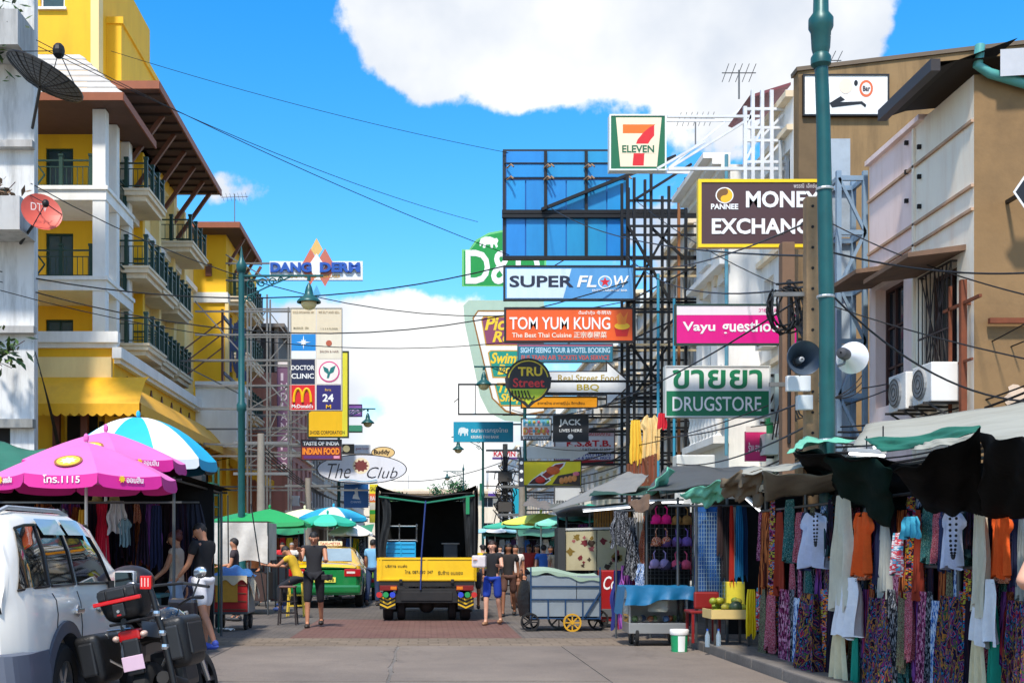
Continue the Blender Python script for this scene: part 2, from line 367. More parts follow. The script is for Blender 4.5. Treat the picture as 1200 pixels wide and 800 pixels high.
def window(root, pt, o, depth, fm, gm=None, nx=2, nz=2, fw=.07, sill=None, name='window'):
    a, b, c, d = o[:4]; mb = MB(); d0, d1 = depth - .09, depth
    for (u0,u1,z0,z1) in ((a,a + fw,c,d),(b - fw,b,c,d),(a + fw,b - fw,c,c + fw),(a + fw,b - fw,d - fw,d)): pbox(mb,pt,u0,u1,z0,z1,d0,d1)
    for i in range(1,nx): u = a + (b - a) * i / nx;pbox(mb,pt,u - .025,u + .025,c + fw,d - fw,d0 + .012,d1)
    for i in range(1,nz): z = c + (d - c) * i / nz;pbox(mb,pt,a + fw,b - fw,z - .022,z + .022,d0 + .02,d1)
    wdw = mb.build(name, fm, root)
    pbox(MB(),pt,a + fw * .5,b - fw * .5,c + fw * .5,d - fw * .5,depth - .03,depth - .018).build('pane',gm or M_GLASS,wdw)
    if sill: pbox(MB(), pt, a - .08, b + .08, c - .09, c - .004, -.12, depth * .4).build('sill', sill, wdw)
    return wdw

M_GREEN = mat((22,62,52),.45,0,.2,6);M_WHITE = mat((240,238,232),.6,0,.06,2,grime=.25,gc=(150,140,126),streak=True,gs=.8)
M_YEL = mat((252, 190, 26), .7, 0, .07, 1.2, .15, 40, grime=.28, gc=(190, 128, 20), streak=True, gs=.6)
M_CREAM = mat((246, 216, 150), .7, 0, .06, 1.2, .15, 40, grime=.3, gc=(190, 150, 90), streak=True, gs=.6)
M_WOOD = mat((110, 62, 42), .55, 0, .25, 4); M_SOFFIT = mat((96, 66, 54), .7, 0, .2, 3)
M_SLABC = mat((232, 214, 184), .7, 0, .08, 2, grime=.3, gc=(160, 136, 104), streak=True)

def railing(mb, p, q, h=.95, posts=(0, 1), bars=9, diamond=False):
    p = Vector(p); q = Vector(q); d = q - p; up = Vector((0, 0, 1))
    mb.bar(p + up * h,q + up * h,.06,.05);mb.bar(p + up * .12,q + up * .12,.035,.035);mb.bar(p + up * (h * .78),q + up * (h * .78),.03,.03)
    for t in posts:
        c = p + d * t; mb.bar(c, c + up * (h + .14), .13); mb.bar(c + up * (h + .14), c + up * (h + .22), .17)
    for i in range(1, bars):
        t = i / bars
        if diamond and .16 < t < .42: continue
        mb.bar(p + d * t + up * .12, p + d * t + up * h * .78, .022)
    if diamond:
        c = p + d * .29 + up * (h * .5); e = d.normalized() * .3
        for a, b in ((-e, up * .4), (up * .4, e), (e, -up * .4), (-up * .4, -e)): mb.bar(c + a, c + b, .05)
def balcony(root, y0, y1, z, xo, xi, h=.95):
    mb = MB();mb.box(xi,xo - .12,y0 + .12,y1 - .12,z - .42,z - .24);mb.box(xi,xo,y0,y1,z - .24,z);mb.box(xi,xo + .05,y0 - .05,y1 + .05,z - .08,z - .02 + .03)
    b = mb.build('balcony', M_SLABC, root)
    r = MB();railing(r,(xi,y0 + .08,z),(xo - .08,y0 + .08,z),h,(.35,.98),7);railing(r,(xo - .08,y0 + .08,z),(xo - .08,y1 - .08,z),h,(.33,.66),14)
    railing(r, (xo - .08, y1 - .08, z), (xi, y1 - .08, z), h, (0.02,), 7)
    r.build('railing', M_GREEN, b); return b

# ================================================================ yellow hotel on the left
hb = thing('hotel_building','yellow corner hotel with white columns, green balcony railings and wide brown eaves','building',(-13,50,0))
YA, YB, XA = 41.0, 44.8, -11.0                     # corner loggia
FL = (7.6, 10.75, 13.85, 16.55)
# inner walls behind the loggia
mb = MB(); pf = yplane(43.6); ops = []
for z in FL[:3]: ops.append((-13.9, -12.9, z, z + 2.2))
facade(mb,pf,-18,-11.85,0,FL[3] + .4,ops);mb.poly((-11.85,43.6,0),(-11.25,44.5,0),(-11.25,44.5,17),(-11.85,43.6,17))
mb.build('wall', M_YEL, hb)
for o in ops: window(hb, pf, o, .18, M_GREEN, M_GLASS2, 2, 1)
for z in FL[:3]:
    mb = MB();c = Vector((-11.55,44.0,0));mb.bar((-11.62,43.9,z),(-11.62,43.9,z + 2.3),.5,.04).build('balcony_door',mat((96,52,30),.6,0,.2),hb)
for z in FL:
    mb = MB().box(-14.6, XA, YA, YB, z - .45, z); mb.box(-14.6, XA + .07, YA - .07, YB, z - .1, z + .03)
    if z < 16: mb.build('loggia_floor', M_WHITE, hb)
for (x0,x1,y0,y1) in ((-11.5,-11.0,YA,YA + .5),(-11.46,-11.0,42.5,42.95),(-11.5,-11.0,44.3,44.8)):
    for z0, z1 in ((FL[0] + .03, FL[1] - .45), (FL[1] + .03, FL[2] - .45), (FL[2] + .03, FL[3] - .02)):
        MB().cbox(x0 + .02, x1 - .03, y0 + .03, y1 - .02, z0, z1, .015).build('column', M_WHITE, hb)
for z in FL[1:3]:
    r = MB();railing(r,(-14.3,YA + .25,z),(-11.5,YA + .25,z),.98,(.6,.97),15,True);r.build('railing',M_GREEN,hb)
    r = MB();railing(r,(-11.15,42.95,z),(-11.15,44.3,z),.98,(.9,),9);r.build('railing',M_GREEN,hb)
# loggia roof: white tiles above a brown fascia, rows of tiles
zr = FL[3]; mb = MB()
ex0, ex1, ey0, ey1 = -15.2, XA + .75, YA - .75, YB + .3
mb.poly((ex0, ey0, zr), (ex1, ey0, zr), (ex1, ey1, zr), (ex0, ey1, zr)); mb.build('soffit', M_SOFFIT, hb)
mb = MB().box(ex0,ex1 + .03,ey0 - .05,ey0,zr - .03,zr + .24);mb.box(ex1,ex1 + .05,ey0,ey1,zr - .03,zr + .24);mb.build('fascia',mat((150,84,54),.6,0,.15),hb)
M_TILEW = mat((196, 194, 190), .7, 0, .2, 6, grime=.35, gc=(150, 146, 140))
rows = 7
for i in range(rows):
    t0, t1 = i / rows, (i + 1) / rows
    y0a, y0b = ey0 + 2.6 * t0, ey0 + 2.6 * t1; za, zb = zr + .26 + 2.4 * t0, zr + .26 + 2.4 * t1 - .06
    x1a, x1b = ex1 - 2.2 * t0, ex1 - 2.2 * t1
    mb = MB().poly((ex0,y0a,za),(x1a,y0a,za),(x1b,y0b,zb),(ex0,y0b,zb)).poly((ex0,y0a,za),(x1a,y0a,za),(x1a,y0a,za - .05),(ex0,y0a,za - .05))
    mb.poly((x1a,y0a,za),(x1a,ey1,za),(x1b,ey1,zb),(x1b,y0b,zb)).poly((x1a,y0a,za),(x1a,ey1,za),(x1a,ey1,za - .05),(x1a,y0a,za - .05))
    mb.build('roof_tile_row', M_TILEW, hb)
# tower above
mb = MB(); pt = yplane(43.9); ops = [(-14.2, -13.55, 17.9, 19.6), (-14.2, -13.3, 21.3, 22.6)]
facade(mb,pt,-17,-12.05,16.8,24,ops,.2);mb.poly((-12.05,43.9,16.8),(-12.05,43.9,24),(-12.05,52,24),(-12.05,52,16.8));mb.poly((-17,43.9,24),(-12.05,43.9,24),(-12.05,52,24),(-17,52,24))
mb.build('tower', M_YEL, hb)
MB().box(-12.05,-11.5,45.0,51.5,16.8,21.2).box(-12.1,-11.42,44.95,51.5,21.2,21.45).build('tower_pier',M_YEL,hb)
MB().box(-12.3, -12.0, 43.72, 44.3, 16.8, 24).build('tower_pilaster', M_CREAM, hb)
for o in ops: window(hb, pt, o, .2, M_WHITE, M_GLASS2, 1, 1, sill=M_WHITE)
MB().prism([(-13.0,23.0),(-12.7,22.45),(-12.4,23.0),(-12.7,23.55)],'y',43.83,43.9).build('diamond_ornament',M_WOOD,hb)
# main street front with staggered balconies
mb = MB(); px = xplane(XL, -1); ops = []
LV = (9.0, 11.85, 14.7)
for z in LV:
    for y0 in (44.95, 47.5, 50.4, 53.2): ops.append((y0, y0 + 1.15, z, z + 2.15))
ops2 = [(46.4, 47.1, 13.0, 14.4), (49.2, 49.9, 13.0, 14.4)]
facade(mb,px,44.8,58.9,6,17.2,ops,.3);mb.poly((XL,44.8,6),(XL,44.8,17.2),(-18,44.8,17.2),(-18,44.8,6));mb.poly((XL,44.8,17.2),(XL,58.9,17.2),(-18,58.9,17.2),(-18,44.8,17.2))
mb.build('wall', M_CREAM, hb)
for o in ops: window(hb, px, o, .3, M_GREEN, M_GLASS, 2, 1)
for y in (44.85,47.1,50.0,52.9,55.2): MB().box(XL,XL + .35,y - .18,y + .18,6.05,17.0).build('pilaster',M_YEL if y < 50 else M_CREAM,hb)
MB().box(XL + .0, XL + .22, 44.7, 58.8, 14.05, 14.3).build('cornice', M_WHITE, hb)
for z in LV:
    for y0, y1 in ((44.0, 46.9), (47.4, 50.1), (50.6, 53.2)): 
        if z == LV[2] and y0 > 47: continue
        balcony(hb, y0, y1, z, -10.25 if y0 < 47 else -10.45, XL + .02)
balcony(hb, 51.5, 55.0, 14.7, -10.1, XL + .02)
# main roof: wide flat eave on brown struts, hipped tiles above
ez, exx = 17.75, -9.5
MB().box(-11.95, exx, 42.3, 55.0, ez - .02, ez + .06).build('eave_soffit', M_SOFFIT, hb)
MB().box(-12,exx + .05,42.22,42.3,ez - .06,ez + .22).box(exx,exx + .06,42.3,55.05,ez - .06,ez + .22).build('fascia',mat((150,84,54),.6,0,.15),hb)
MB().poly((exx,42.3,ez + .2),(exx,55,ez + .2),(-11.9,52,ez + 1.0),(-11.9,45,ez + 1.0)).poly((exx,42.3,ez + .2),(-11.9,45,ez + 1.0),(-11.9,42.3,ez + .2)).build('roof',M_TILEW,hb)
for i in range(13): MB().bar((exx - .05,42.8 + i * .97,ez - .06),(-11.9,42.8 + i * .97,ez - .06),.07,.08).build('rafter',mat((58,38,32),.7),hb)
MB().box(-11.95, XL, 44.8, 55, 17.2, ez).build('wall_head', M_YEL, hb)
for y in (44.9,46.9,48.9,50.9,52.9,54.6): MB().bar((XL + .1,y,15.6),(-9.9,y,ez - .05),.16,.16).build('eave_strut',M_WOOD,hb)
# far wing
wx, wy = -9.9, 59.0
mb = MB(); pt = yplane(wy); facade(mb, pt, -18, wx, 0, 17.0, []); px2 = xplane(wx, -1); ops = []
for z in (5.6, 8.4, 11.2, 14.0):
    for y0 in (59.7, 62.6, 65.5): ops.append((y0, y0 + 1.2, z, z + 2.1))
facade(mb, px2, wy, 69.5, 0, 17.0, ops, .3); mb.build('wall', M_YEL, hb)
for o in ops: window(hb, px2, o, .3, M_GREEN, M_GLASS, 2, 1)
MB().box(-12.2,wx + .1,wy - .12,wy,13.6,14.1).box(wx,wx + .1,wy,69.5,13.6,14.1).build('cornice',M_WHITE,hb)
MB().box(wx - .05, wx + .12, wy - .08, wy + .22, 6, 13.6).build('pilaster', M_CREAM, hb)
MB().box(-10.9, -10.6, wy - .16, wy, 14.9, 15.5).build('bracket', M_WOOD, hb)
for z in (8.4, 11.2, 14.0):
    for y0, y1 in ((59.4, 62.0), (62.6, 65.2)): balcony(hb, y0, y1, z, wx + 1.0, wx + .02)
MB().box(-12.5, -9.05, 57.6, 65.2, 16.95, 17.05).build('eave_soffit', M_SOFFIT, hb)
MB().box(-12.55,-9.0,57.52,57.6,16.92,17.2).box(-9.05,-8.99,57.6,65.2,16.92,17.2).build('fascia',mat((150,84,54),.6,0,.15),hb)
for y in (59.6,61.6,63.6,65.6): MB().bar((wx,y,15.6),(wx + .8,y,16.95),.14).build('eave_strut',M_WOOD,hb)
# podium and yellow scalloped awning
M_AWN = mat((246, 176, 18), .55, 0, .12, 5, grime=.3, gc=(170, 110, 20))
mb = MB(); pt = yplane(38.6); facade(mb, pt, -15, -10.1, 0, 8.1, [(-11.85, -10.4, 0, 5.8)], .5)
facade(mb,xplane(-10.1,-1),38.6,59,0,7.75,[(39.4,42.5,0,5.6),(43.3,47.2,0,5.6),(48,52,0,5.6),(53,58,0,5.6)],.5)
mb.poly((-15, 38.6, 8.1), (-10.1, 38.6, 8.1), (-10.1, 45, 7.8), (-15, 45, 7.8)); mb.build('podium', M_YEL, hb)
MB().box(-15,-9.9,38.3,38.6,8.05,8.4).box(-10.1,-9.8,38.35,59,7.55,7.9).box(-15,-9.96,38.45,38.6,7.9,8.05).box(-10.1,-9.9,38.6,59,7.42,7.55).build('cornice',M_WHITE,hb)
MB().box(-12.6, -10.15, 38.44, 38.6, 6.6, 7.6).build('podium_panel', M_CREAM, hb)
for i in range(11): MB().prism([(-.16,0),(0,-.28),(.16,0),(0,.28)],'x',-10.1,-10.05).xf(Matrix.Translation((0,40.2 + i * 1.75,6.95))).build('diamond_ornament',M_WOOD,hb)
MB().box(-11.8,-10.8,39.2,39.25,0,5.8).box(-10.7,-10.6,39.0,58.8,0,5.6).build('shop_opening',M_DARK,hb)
for x in (-12.0, -11.1): MB().box(x, x + .22, 38.3, 38.5, 0, 6).build('wood_pillar', M_WOOD, hb)
aw = thing('shop_awning','yellow scalloped awning wrapped round the podium of the yellow hotel','awning',(-9.5,45,5.8))
def wave(t, k): return .09 * abs(math.sin(t * k))
mb = MB()
mb.grid(lambda u,v: (-12.5 + 3.55 * u - (0 if u < 1 else 0),38.45 - 1.25 * v ** .7,6.95 - .85 * v - .15 * v * v),24,5)
mb.grid(lambda u, v: (-12.5 + 3.55 * u, 37.2, 5.95 - v * (.3 + wave(u, 40))), 96, 1)
mb.build('canopy', M_AWN, aw, smooth=50)
mb = MB()
mb.grid(lambda u,v: (-10.05 + 1.15 * v ** .7,38.45 - 1.25 * v ** .7 * (1 - min(1,u * 40)) + 20.2 * u,6.95 - .85 * v - .15 * v * v),60,5)
mb.grid(lambda u, v: (-8.9, 37.2 + 21.45 * u, 5.95 - v * (.3 + wave(u, 200))), 300, 1)
mb.build('canopy', M_AWN, aw, smooth=50)
for i in range(8):
    y = 38.4 + i * 2.7; MB().tube([(-10.05, y, 5.7), (-8.95, y, 5.92)], .02).build('arm', M_DARK, aw)
a2 = thing('shop_awning','farther yellow scalloped awning beyond the green street lamp','awning',(-9.1,62.8,4.7))
mb = MB().grid(lambda u,v: (-9.88 + 1.5 * v,60.0 + 5.7 * u,6.1 - .9 * v),12,3).grid(lambda u,v: (-8.38,60.0 + 5.7 * u,5.2 - v * (.4 + wave(u,54))),80,1).grid(lambda u,v: (-9.88 + 1.5 * u,60,6.1 - .9 * u - v * (.4 + wave(u,15))),30,1);mb.build('canopy',M_AWN,a2,smooth=50)
# white box porch + dark blue letters board on brown struts
pr = thing('porch_block','white masonry porch with pointed arch below the dark blue letter board','porch',(-9.4,52.5,5))
mb = MB();facade(mb,yplane(52.2),-10.1,-8.3,5.9,8.6,[]);facade(mb,xplane(-8.3,-1),52.2,55.6,5.9,8.6,[(53.4,54.4,6.1,7.3)],.2)
mb.poly((-10.1,52.2,8.6),(-8.3,52.2,8.6),(-8.3,55.6,8.6),(-10.1,55.6,8.6));mb.build('wall',M_WHITE,pr)
MB().box(-10.1,-8.15,52.05,55.7,8.5,8.75).build('cornice',M_WHITE,pr);MB().prism([(53.4,7.3),(54.4,7.3),(53.9,7.9)],'x',-8.31,-8.29).build('arch_head',M_GREEN,pr)
lb = thing('letter_board','dark blue vertical letter board on brown raking struts above the white porch','sign',(-8.9,52.9,8.75))
for i,z in enumerate((9.4,10.0,10.6)): MB().bar((-11.2,51.9,z - 1.0),(-9.0,52.6,z + .9),.06).build('strut',M_WOOD,lb)
MB().box(-9.05, -8.95, 52.6, 52.72, 8.75, 12.0).build('post', M_WOOD, lb)
for j, ch in enumerate('HOTEL'):
    vs = MB();text_mb(ch,0,1.3,0,2.4,0,.02,mb=vs);vs.xf(Matrix.Translation((-8.75,53.0 + j * .62,9.3)) @ Matrix.Rotation(R(60),4,'Z') @ Matrix.Scale(.55,4,(1,0,0)));vs.build('lettering',mat((22,30,78),.5),lb)
MB().box(-9.0,-8.92,52.7,56.0,9.15,9.28).box(-9.0,-8.92,52.7,56.0,11.6,11.75).build('frame',mat((30,34,70),.5),lb)

# ================================================================ white house at the far left
M_OLDW = mat((216, 216, 214), .8, 0, .08, 1.5, .2, 12, grime=.75, gc=(120, 116, 108), streak=True, gs=.9)
wh = thing('white_house','weathered white building with grey ledges at the far left edge','building',(-14,36,0))
mb = MB(); ops = [(-14.6, -12.2, 4.2, 5.1), (-13.9, -12.25, 10.6, 12.0)]
facade(mb,yplane(35),-30,-11.5,0,22,ops,.25);mb.poly((-11.5,35,0),(-11.55,35.5,0),(-11.55,35.5,22),(-11.5,35,22));mb.build('wall',M_OLDW,wh)
for o in ops: window(wh, yplane(35), o, .25, M_GREEN, M_DARK, 2, 1)
for z0,z1,x1,m in ((10.4,11.35,-11.45,(186,186,184)),(15.6,16.6,-11.5,(176,176,174)),(7.7,7.9,-11.42,(170,168,164)),(4.95,5.2,-11.45,(150,150,146)),(13.1,13.3,-11.46,(180,178,176))):
    MB().box(-30,x1,33.6 if z1 - z0 > .5 else 34.7,34.998,z0,z1).build('ledge',mat(m,.8,0,.1,2,grime=.6,gc=(80,78,74),streak=True),wh)

# ================================================================ street rows
def shophouse(side,y0,y1,h,wall,floors,label,X=None,fm=None,gm=None,nwin=2,canopy=True,name='shophouse',base=None):
    X = X if X is not None else (XR if side > 0 else XL);b = thing(name,label,'building',(X + side * 3,(y0 + y1) / 2,0))
    pt = xplane(X, side); ops = []; fh = (h - .7 - 3.6) / floors; wd = y1 - y0
    shop = (y0 + .35, y1 - .35, .12, 3.0)
    for f in range(floors):
        z = 3.6 + f * fh
        for k in range(nwin):
            c = y0 + wd * (k + .5) / nwin;ww = min(1.3,wd / nwin * .62);ops.append((c - ww / 2,c + ww / 2,z + .75,z + fh - .55))
    mb = facade(MB(), pt, y0, y1, 0, h, ops + [shop], .25)
    for yy in (y0, y1): mb.poly((X, yy, 0), (X, yy, h), (X + side * 11, yy, h), (X + side * 11, yy, 0))
    mb.poly((X, y0, h), (X, y1, h), (X + side * 11, y1, h), (X + side * 11, y0, h)); mb.build('wall', wall, b)
    for o in ops: window(b,pt,o,.25,fm or M_WHITE,gm or rnd.choice([M_GLASS,M_GLASS2]),2,rnd.choice([1,2,3]),sill=M_SLABC)
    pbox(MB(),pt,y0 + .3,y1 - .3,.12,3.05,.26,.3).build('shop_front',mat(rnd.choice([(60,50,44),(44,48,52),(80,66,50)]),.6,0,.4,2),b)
    for f in range(floors + 1):
        z = 3.45 + f * fh;pbox(MB(),pt,y0 + .02,y1 - .02,z,z + .14,-.16,.0).build('string_course',M_SLABC,b)
    pbox(MB(), pt, y0, y1, h - .02, h + .14, -.2, .2).build('cornice', M_SLABC, b)
    if canopy: pbox(MB(),pt,y0 + .1,y1 - .1,3.2,3.3,-1.4,-.01).build('canopy',mat(rnd.choice([(50,110,86),(120,118,112),(150,90,60),(60,90,120)]),.7,0,.2,grime=.4),b)
    for k in range(rnd.randint(0, 2)):
        z = 3.9 + fh * rnd.randrange(floors); y = rnd.uniform(y0 + .4, y1 - 1.1)
        ac = pbox(MB(),pt,y,y + .75,z,z + .55,-.42,-.05).build('air_conditioner',mat((222,220,212),.5),b)
        MB().disc((X - side * .425,y + .45,z + .28),.21,.02,'x',14).build('fan_grille',mat((90,90,90),.5),ac)
    return b
def W(c, g=.5): return mat(c, .8, 0, .08, 1.5, .15, 15, grime=g, gc=[v * .55 for v in c], streak=True, gs=.8)
row_r = [(30.3,33.2,12.9,(236,234,228),3,'tall white house with rooftop steel lattice behind the brown money changer sign'),
         (37.2, 41.6, 11.8, (226, 228, 230), 3, 'pale grey house behind the magenta guesthouse sign'),
         (41.6, 46.4, 12.8, (214, 206, 190), 3, 'beige house behind the black sign scaffolding'),
         (46.4,52,11.6,(232,230,224),3,'white house beyond the black scaffolding, third storey windows in pairs'),
         (52, 58, 12.6, (206, 214, 216), 3, 'bluish grey house behind the stacked signs'),
         (58, 65, 11.2, (236, 226, 206), 3, 'cream house behind the white arrow sign'),
         (65, 74, 12.2, (220, 218, 212), 3, 'off-white house behind the black and white square sign'),
         (74, 86, 10.6, (208, 226, 214), 3, 'mint house beside the tangled cable pole'),
         (86, 100, 12.4, (232, 228, 220), 3, 'far white house under the turquoise bank sign'),
         (100, 122, 11.0, (216, 206, 186), 2, 'far sand coloured house on the sunny side of the street'),
         (122, 150, 12.0, (226, 226, 226), 2, 'far pale house just before the street ends')]
for (a, b, h, c, fl, lab) in row_r: shophouse(1, a, b, h, W(c), fl, lab, nwin=max(2, round((b - a) / 2.4)))
row_l = [(66, 79, 11.2, (190, 128, 112), 2, 'terracotta pink house behind the grey steel lattice'),
         (80, 92, 9.2, (150, 138, 128), 2, 'grey brown house behind the vertical purple sign'),
         (92, 106, 9.8, (200, 192, 178), 2, 'beige house behind the eight panel sign board'),
         (106, 124, 9.2, (216, 208, 190), 2, 'cream house behind the oval script sign'),
         (124, 150, 8.8, (228, 222, 214), 2, 'far white low house at the end of the shady side')]
for i, (a, b, h, c, fl, lab) in enumerate(row_l):
    hs = shophouse(-1, a, b, h, W(c), fl, lab, X=-7.6 - .3 * (i > 0), nwin=max(2, round((b - a) / 2.6)))
    if i == 0:
        MB().box(-13,-8.4,67,78,h + .15,h + 2.6).build('roof_storey',mat((70,64,62),.7,0,.2),hs);MB().box(-13.4,-7.9,66.4,78.6,h + 2.6,h + 2.8).build('roof_slab',mat((120,112,106),.8),hs)
        for k in range(5): MB().box(-12.5 + k,-12.3 + k,66.7,66.9,h + .15,h + 2.6).build('roof_post',mat((150,140,132),.7),hs)
# houses closing the street
eb = thing('end_building', 'low cream building closing the far end of the street', 'building', (0, 196, 0))
mb = MB();pt = yplane(190);ops = [(-15 + i * 3.4,-13.2 + i * 3.4,8.3,9.8) for i in range(10)] + [(-15 + i * 3.4,-13.2 + i * 3.4,4.3,5.8) for i in range(10)]
facade(mb,pt,-22,24,0,11.2,ops,.3);mb.poly((-22,190,11.2),(24,190,11.2),(24,210,11.2),(-22,210,11.2));mb.build('wall',W((228,214,190)),eb)
for o in ops: window(eb, pt, o, .3, M_WHITE, M_GLASS, 2, 1)
MB().box(-22.5, 24.5, 188.8, 190.2, 10.4, 10.8).build('ledge', mat((196, 176, 150), .8), eb)
for (x,z,wd,hh) in ((-8,11.2,5,2.6),(3,11.2,6,1.8),(10,11.2,3.5,3.4)): MB().box(x,x + wd,193,200,z,z + hh).build('roof_room',W((224,220,214)),eb)
MB().lathe([(.1,0),(1.0,0),(1.1,1.6),(.3,2.2),(.01,2.3)],(-11,195,11.2),12).build('water_tank',mat((190,196,198),.4),eb)

# ---------------------------------------------------------------- white ornate house
oh = thing('ornate_house','white ornate house with arched window and stone balusters behind the drugstore sign','building',(XR + 3,35.2,0))
pt = xplane(XR - .9,1);mb = MB();ops = [(33.6,34.5,6.6,9.0),(35.3,36.4,6.6,9.0),(33.6,34.5,9.9,11.4),(35.3,36.4,9.9,11.4),(33.6,36.6,.12,3)]
facade(mb, pt, 33.2, 37.2, 0, 12.1, ops, .3)
for yy in (33.2, 37.2): mb.poly((XR - .9, yy, 0), (XR - .9, yy, 12.1), (XR + 10, yy, 12.1), (XR + 10, yy, 0))
mb.poly((XR - .9,33.2,12.1),(XR - .9,37.2,12.1),(XR + 10,37.2,12.1),(XR + 10,33.2,12.1));mb.build('wall',W((240,238,232),.3),oh)
for o in ops[:4]: window(oh, pt, o, .3, M_WHITE, M_GLASS2, 2, 3, sill=M_WHITE)
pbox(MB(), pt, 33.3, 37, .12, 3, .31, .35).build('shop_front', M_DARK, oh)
for y in (34.05, 35.85):
    MB().lathe([(.48,0),(.62,0),(.62,.1),(.48,.1),(.48,0)],(XR - .98,y,9.0),14,'x',0,math.pi).build('arch',M_SLABC,oh)
for z,d in ((11.9,.25),(12.06,.5),(12.22,.75),(9.3,.3),(6.0,.5)): pbox(MB(),pt,33.05,37.3,z,z + .16,-d,0).build('cornice',M_WHITE,oh)
for i in range(9):
    MB().lathe([(.06,0),(.1,.03),(.05,.1),(.13,.4),(.06,.75),(.1,.85),(.1,.95)],(XR - 1.15,33.35 + i * .42,4.55),10).build('baluster',M_WHITE,oh,smooth=40)
MB().box(XR - 1.35,XR - .91,33.15,37.2,4.35,4.55).box(XR - 1.3,XR - 1.0,33.15,37.2,5.5,5.65).build('balustrade_rail',M_WHITE,oh)

# ---------------------------------------------------------------- pink house, brown gable wall
ph = thing('pink_house','pale pink house with barred windows and a bare brown gable wall','building',(XR + 3,22.5,0))
PY0, PY1 = 20.3, 25.1
M_PINK = mat((250, 220, 212), .75, 0, .06, 1.2, .12, 30, grime=.42, gc=(190, 150, 120), streak=True, gs=.9)
M_CRM = mat((248, 234, 214), .75, 0, .06, 1.2, .12, 30, grime=.4, gc=(206, 160, 120), streak=True, gs=.9)
M_BROWN = mat((142, 112, 74), .85, 0, .16, .9, .3, 8, grime=.55, gc=(92, 72, 48), gs=.7)
pt = xplane(XR, 1); ops = [(20.95, 22.35, 4.15, 6.45), (23.3, 24.75, 4.3, 6.75), (20.7, 24.8, .12, 3)]
yj = 22.75
mb = facade(MB(), pt, PY0, yj, 0, 9.45, ops[:1] + [(20.7, yj, .12, 3)], .3); mb.build('wall', M_CRM, ph)
mb = facade(MB(), pt, yj, PY1, 0, 9.45, ops[1:2] + [(yj, 24.8, .12, 3)], .3); mb.build('wall', M_PINK, ph)
MB().poly((XR,PY0,0),(XR + 12,PY0,0),(XR + 12,PY0,10.2),(XR + .05,PY0,9.45),(XR,PY0,9.45)).poly((XR,PY1,0),(XR + 12,PY1,0),(XR + 12,PY1,10.2),(XR,PY1,9.45)).build('gable_wall',M_BROWN,ph)
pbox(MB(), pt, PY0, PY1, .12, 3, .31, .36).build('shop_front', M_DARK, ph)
mb = MB()
for z in (7.15, 7.55, 8.65): pbox(mb, pt, PY0, PY1, z, z + .05, -.05, -.002)
mb.build('string_course', mat((196, 160, 130), .8, 0, .15, grime=.5), ph)
pbox(MB(), pt, yj - .04, yj + .04, 3, 9.4, -.05, -.002).build('joint_strip', M_CRM, ph)
for k in range(6): pbox(MB(),pt,yj - .3 + (.6 if k % 2 else 0),yj - .25 + (.6 if k % 2 else 0),7.8 + .28 * k,7.88 + .28 * k,-.07,-.002).build('wall_bracket',M_DARK,ph)
YE = 22.35
mb = MB().poly((XR - .75,PY0 - .3,9.45),(XR - .75,YE,9.45),(XR + .6,YE,9.95),(XR + .6,PY0 - .3,9.95)).poly((XR - .75,PY0 - .3,9.55),(XR - .75,YE,9.55),(XR + 12,YE,10.7),(XR + 12,PY0 - .3,10.7)).poly((XR - .75,YE,9.45),(XR - .75,YE,9.55),(XR + .6,YE,10.0),(XR + .6,YE,9.9));mb.build('roof',M_DARK,ph)
MB().bar((XR - .78, PY0 - .3, 9.5), (XR - .78, YE, 9.5), .16, .2).build('gutter', mat((52, 44, 40), .5), ph)
MB().bar((XR, YE, 9.48), (XR, PY1, 9.48), .2, .1).build('coping', M_PINK, ph)
MB().poly((XR + .3,PY0 - .31,9.75),(XR + 12,PY0 - .31,10.55),(XR + 12,PY0 - .31,10.0),(XR + .3,PY0 - .31,9.3)).build('barge_board',mat((190,192,196),.5),ph)
MB().tube([(XR + .05,PY0 - .12,9.9),(XR + .0,PY0 - .14,9.55),(XR + .2,PY0 - .14,9.42),(XR + 3,PY0 - .14,8.6)],.085,10).build('drain_pipe',mat((88,164,158),.4,0,.1),ph,smooth=40)
M_GRIL = mat((46, 42, 40), .5); M_BRN = mat((70, 40, 34), .6, 0, .2)
w1 = window(ph, pt, ops[0], .3, M_BRN, M_GLASS, 2, 1); w2 = window(ph, pt, ops[1], .3, M_BRN, M_GLASS, 3, 3)
mb = MB(); a, b, c, d = ops[0]
for i in range(9):
    t = i / 8
    mb.bar(pt(a + (b - a) * t,c,-.1),pt(b - (b - a) * t * .6,d,-.1),.018) if i % 2 else mb.bar(pt(b - (b - a) * t,c,-.1),pt(a + (b - a) * t * .5,d,-.1),.018)
    mb.bar(pt(a + (b - a) * t, c, -.1), pt(a + (b - a) * t, d, -.1), .016)
for z in (c, (c + d) / 2, d): mb.bar(pt(a, z, -.1), pt(b, z, -.1), .03)
for z in (c, d):
    for u in (a, b): mb.bar(pt(u, z, -.1), pt(u, z, .05), .03)
mb.build('window_grille', M_GRIL, w1)
for (a, b, z, dp) in ((20.6, 22.7, 6.55, 1.0), (23.1, 25.0, 6.85, 1.0)):
    mb = MB().add([pt(a,z,0),pt(b,z,0),pt(b,z - .12,-dp),pt(a,z - .12,-dp),pt(a,z + .1,0),pt(b,z + .1,0),pt(b,z - .04,-dp),pt(a,z - .04,-dp)],[(0,1,2,3),(4,7,6,5),(3,2,6,7),(0,3,7,4),(1,5,6,2)]);mb.build('window_hood',mat((120,92,72),.85,0,.25,3,grime=.6),ph)
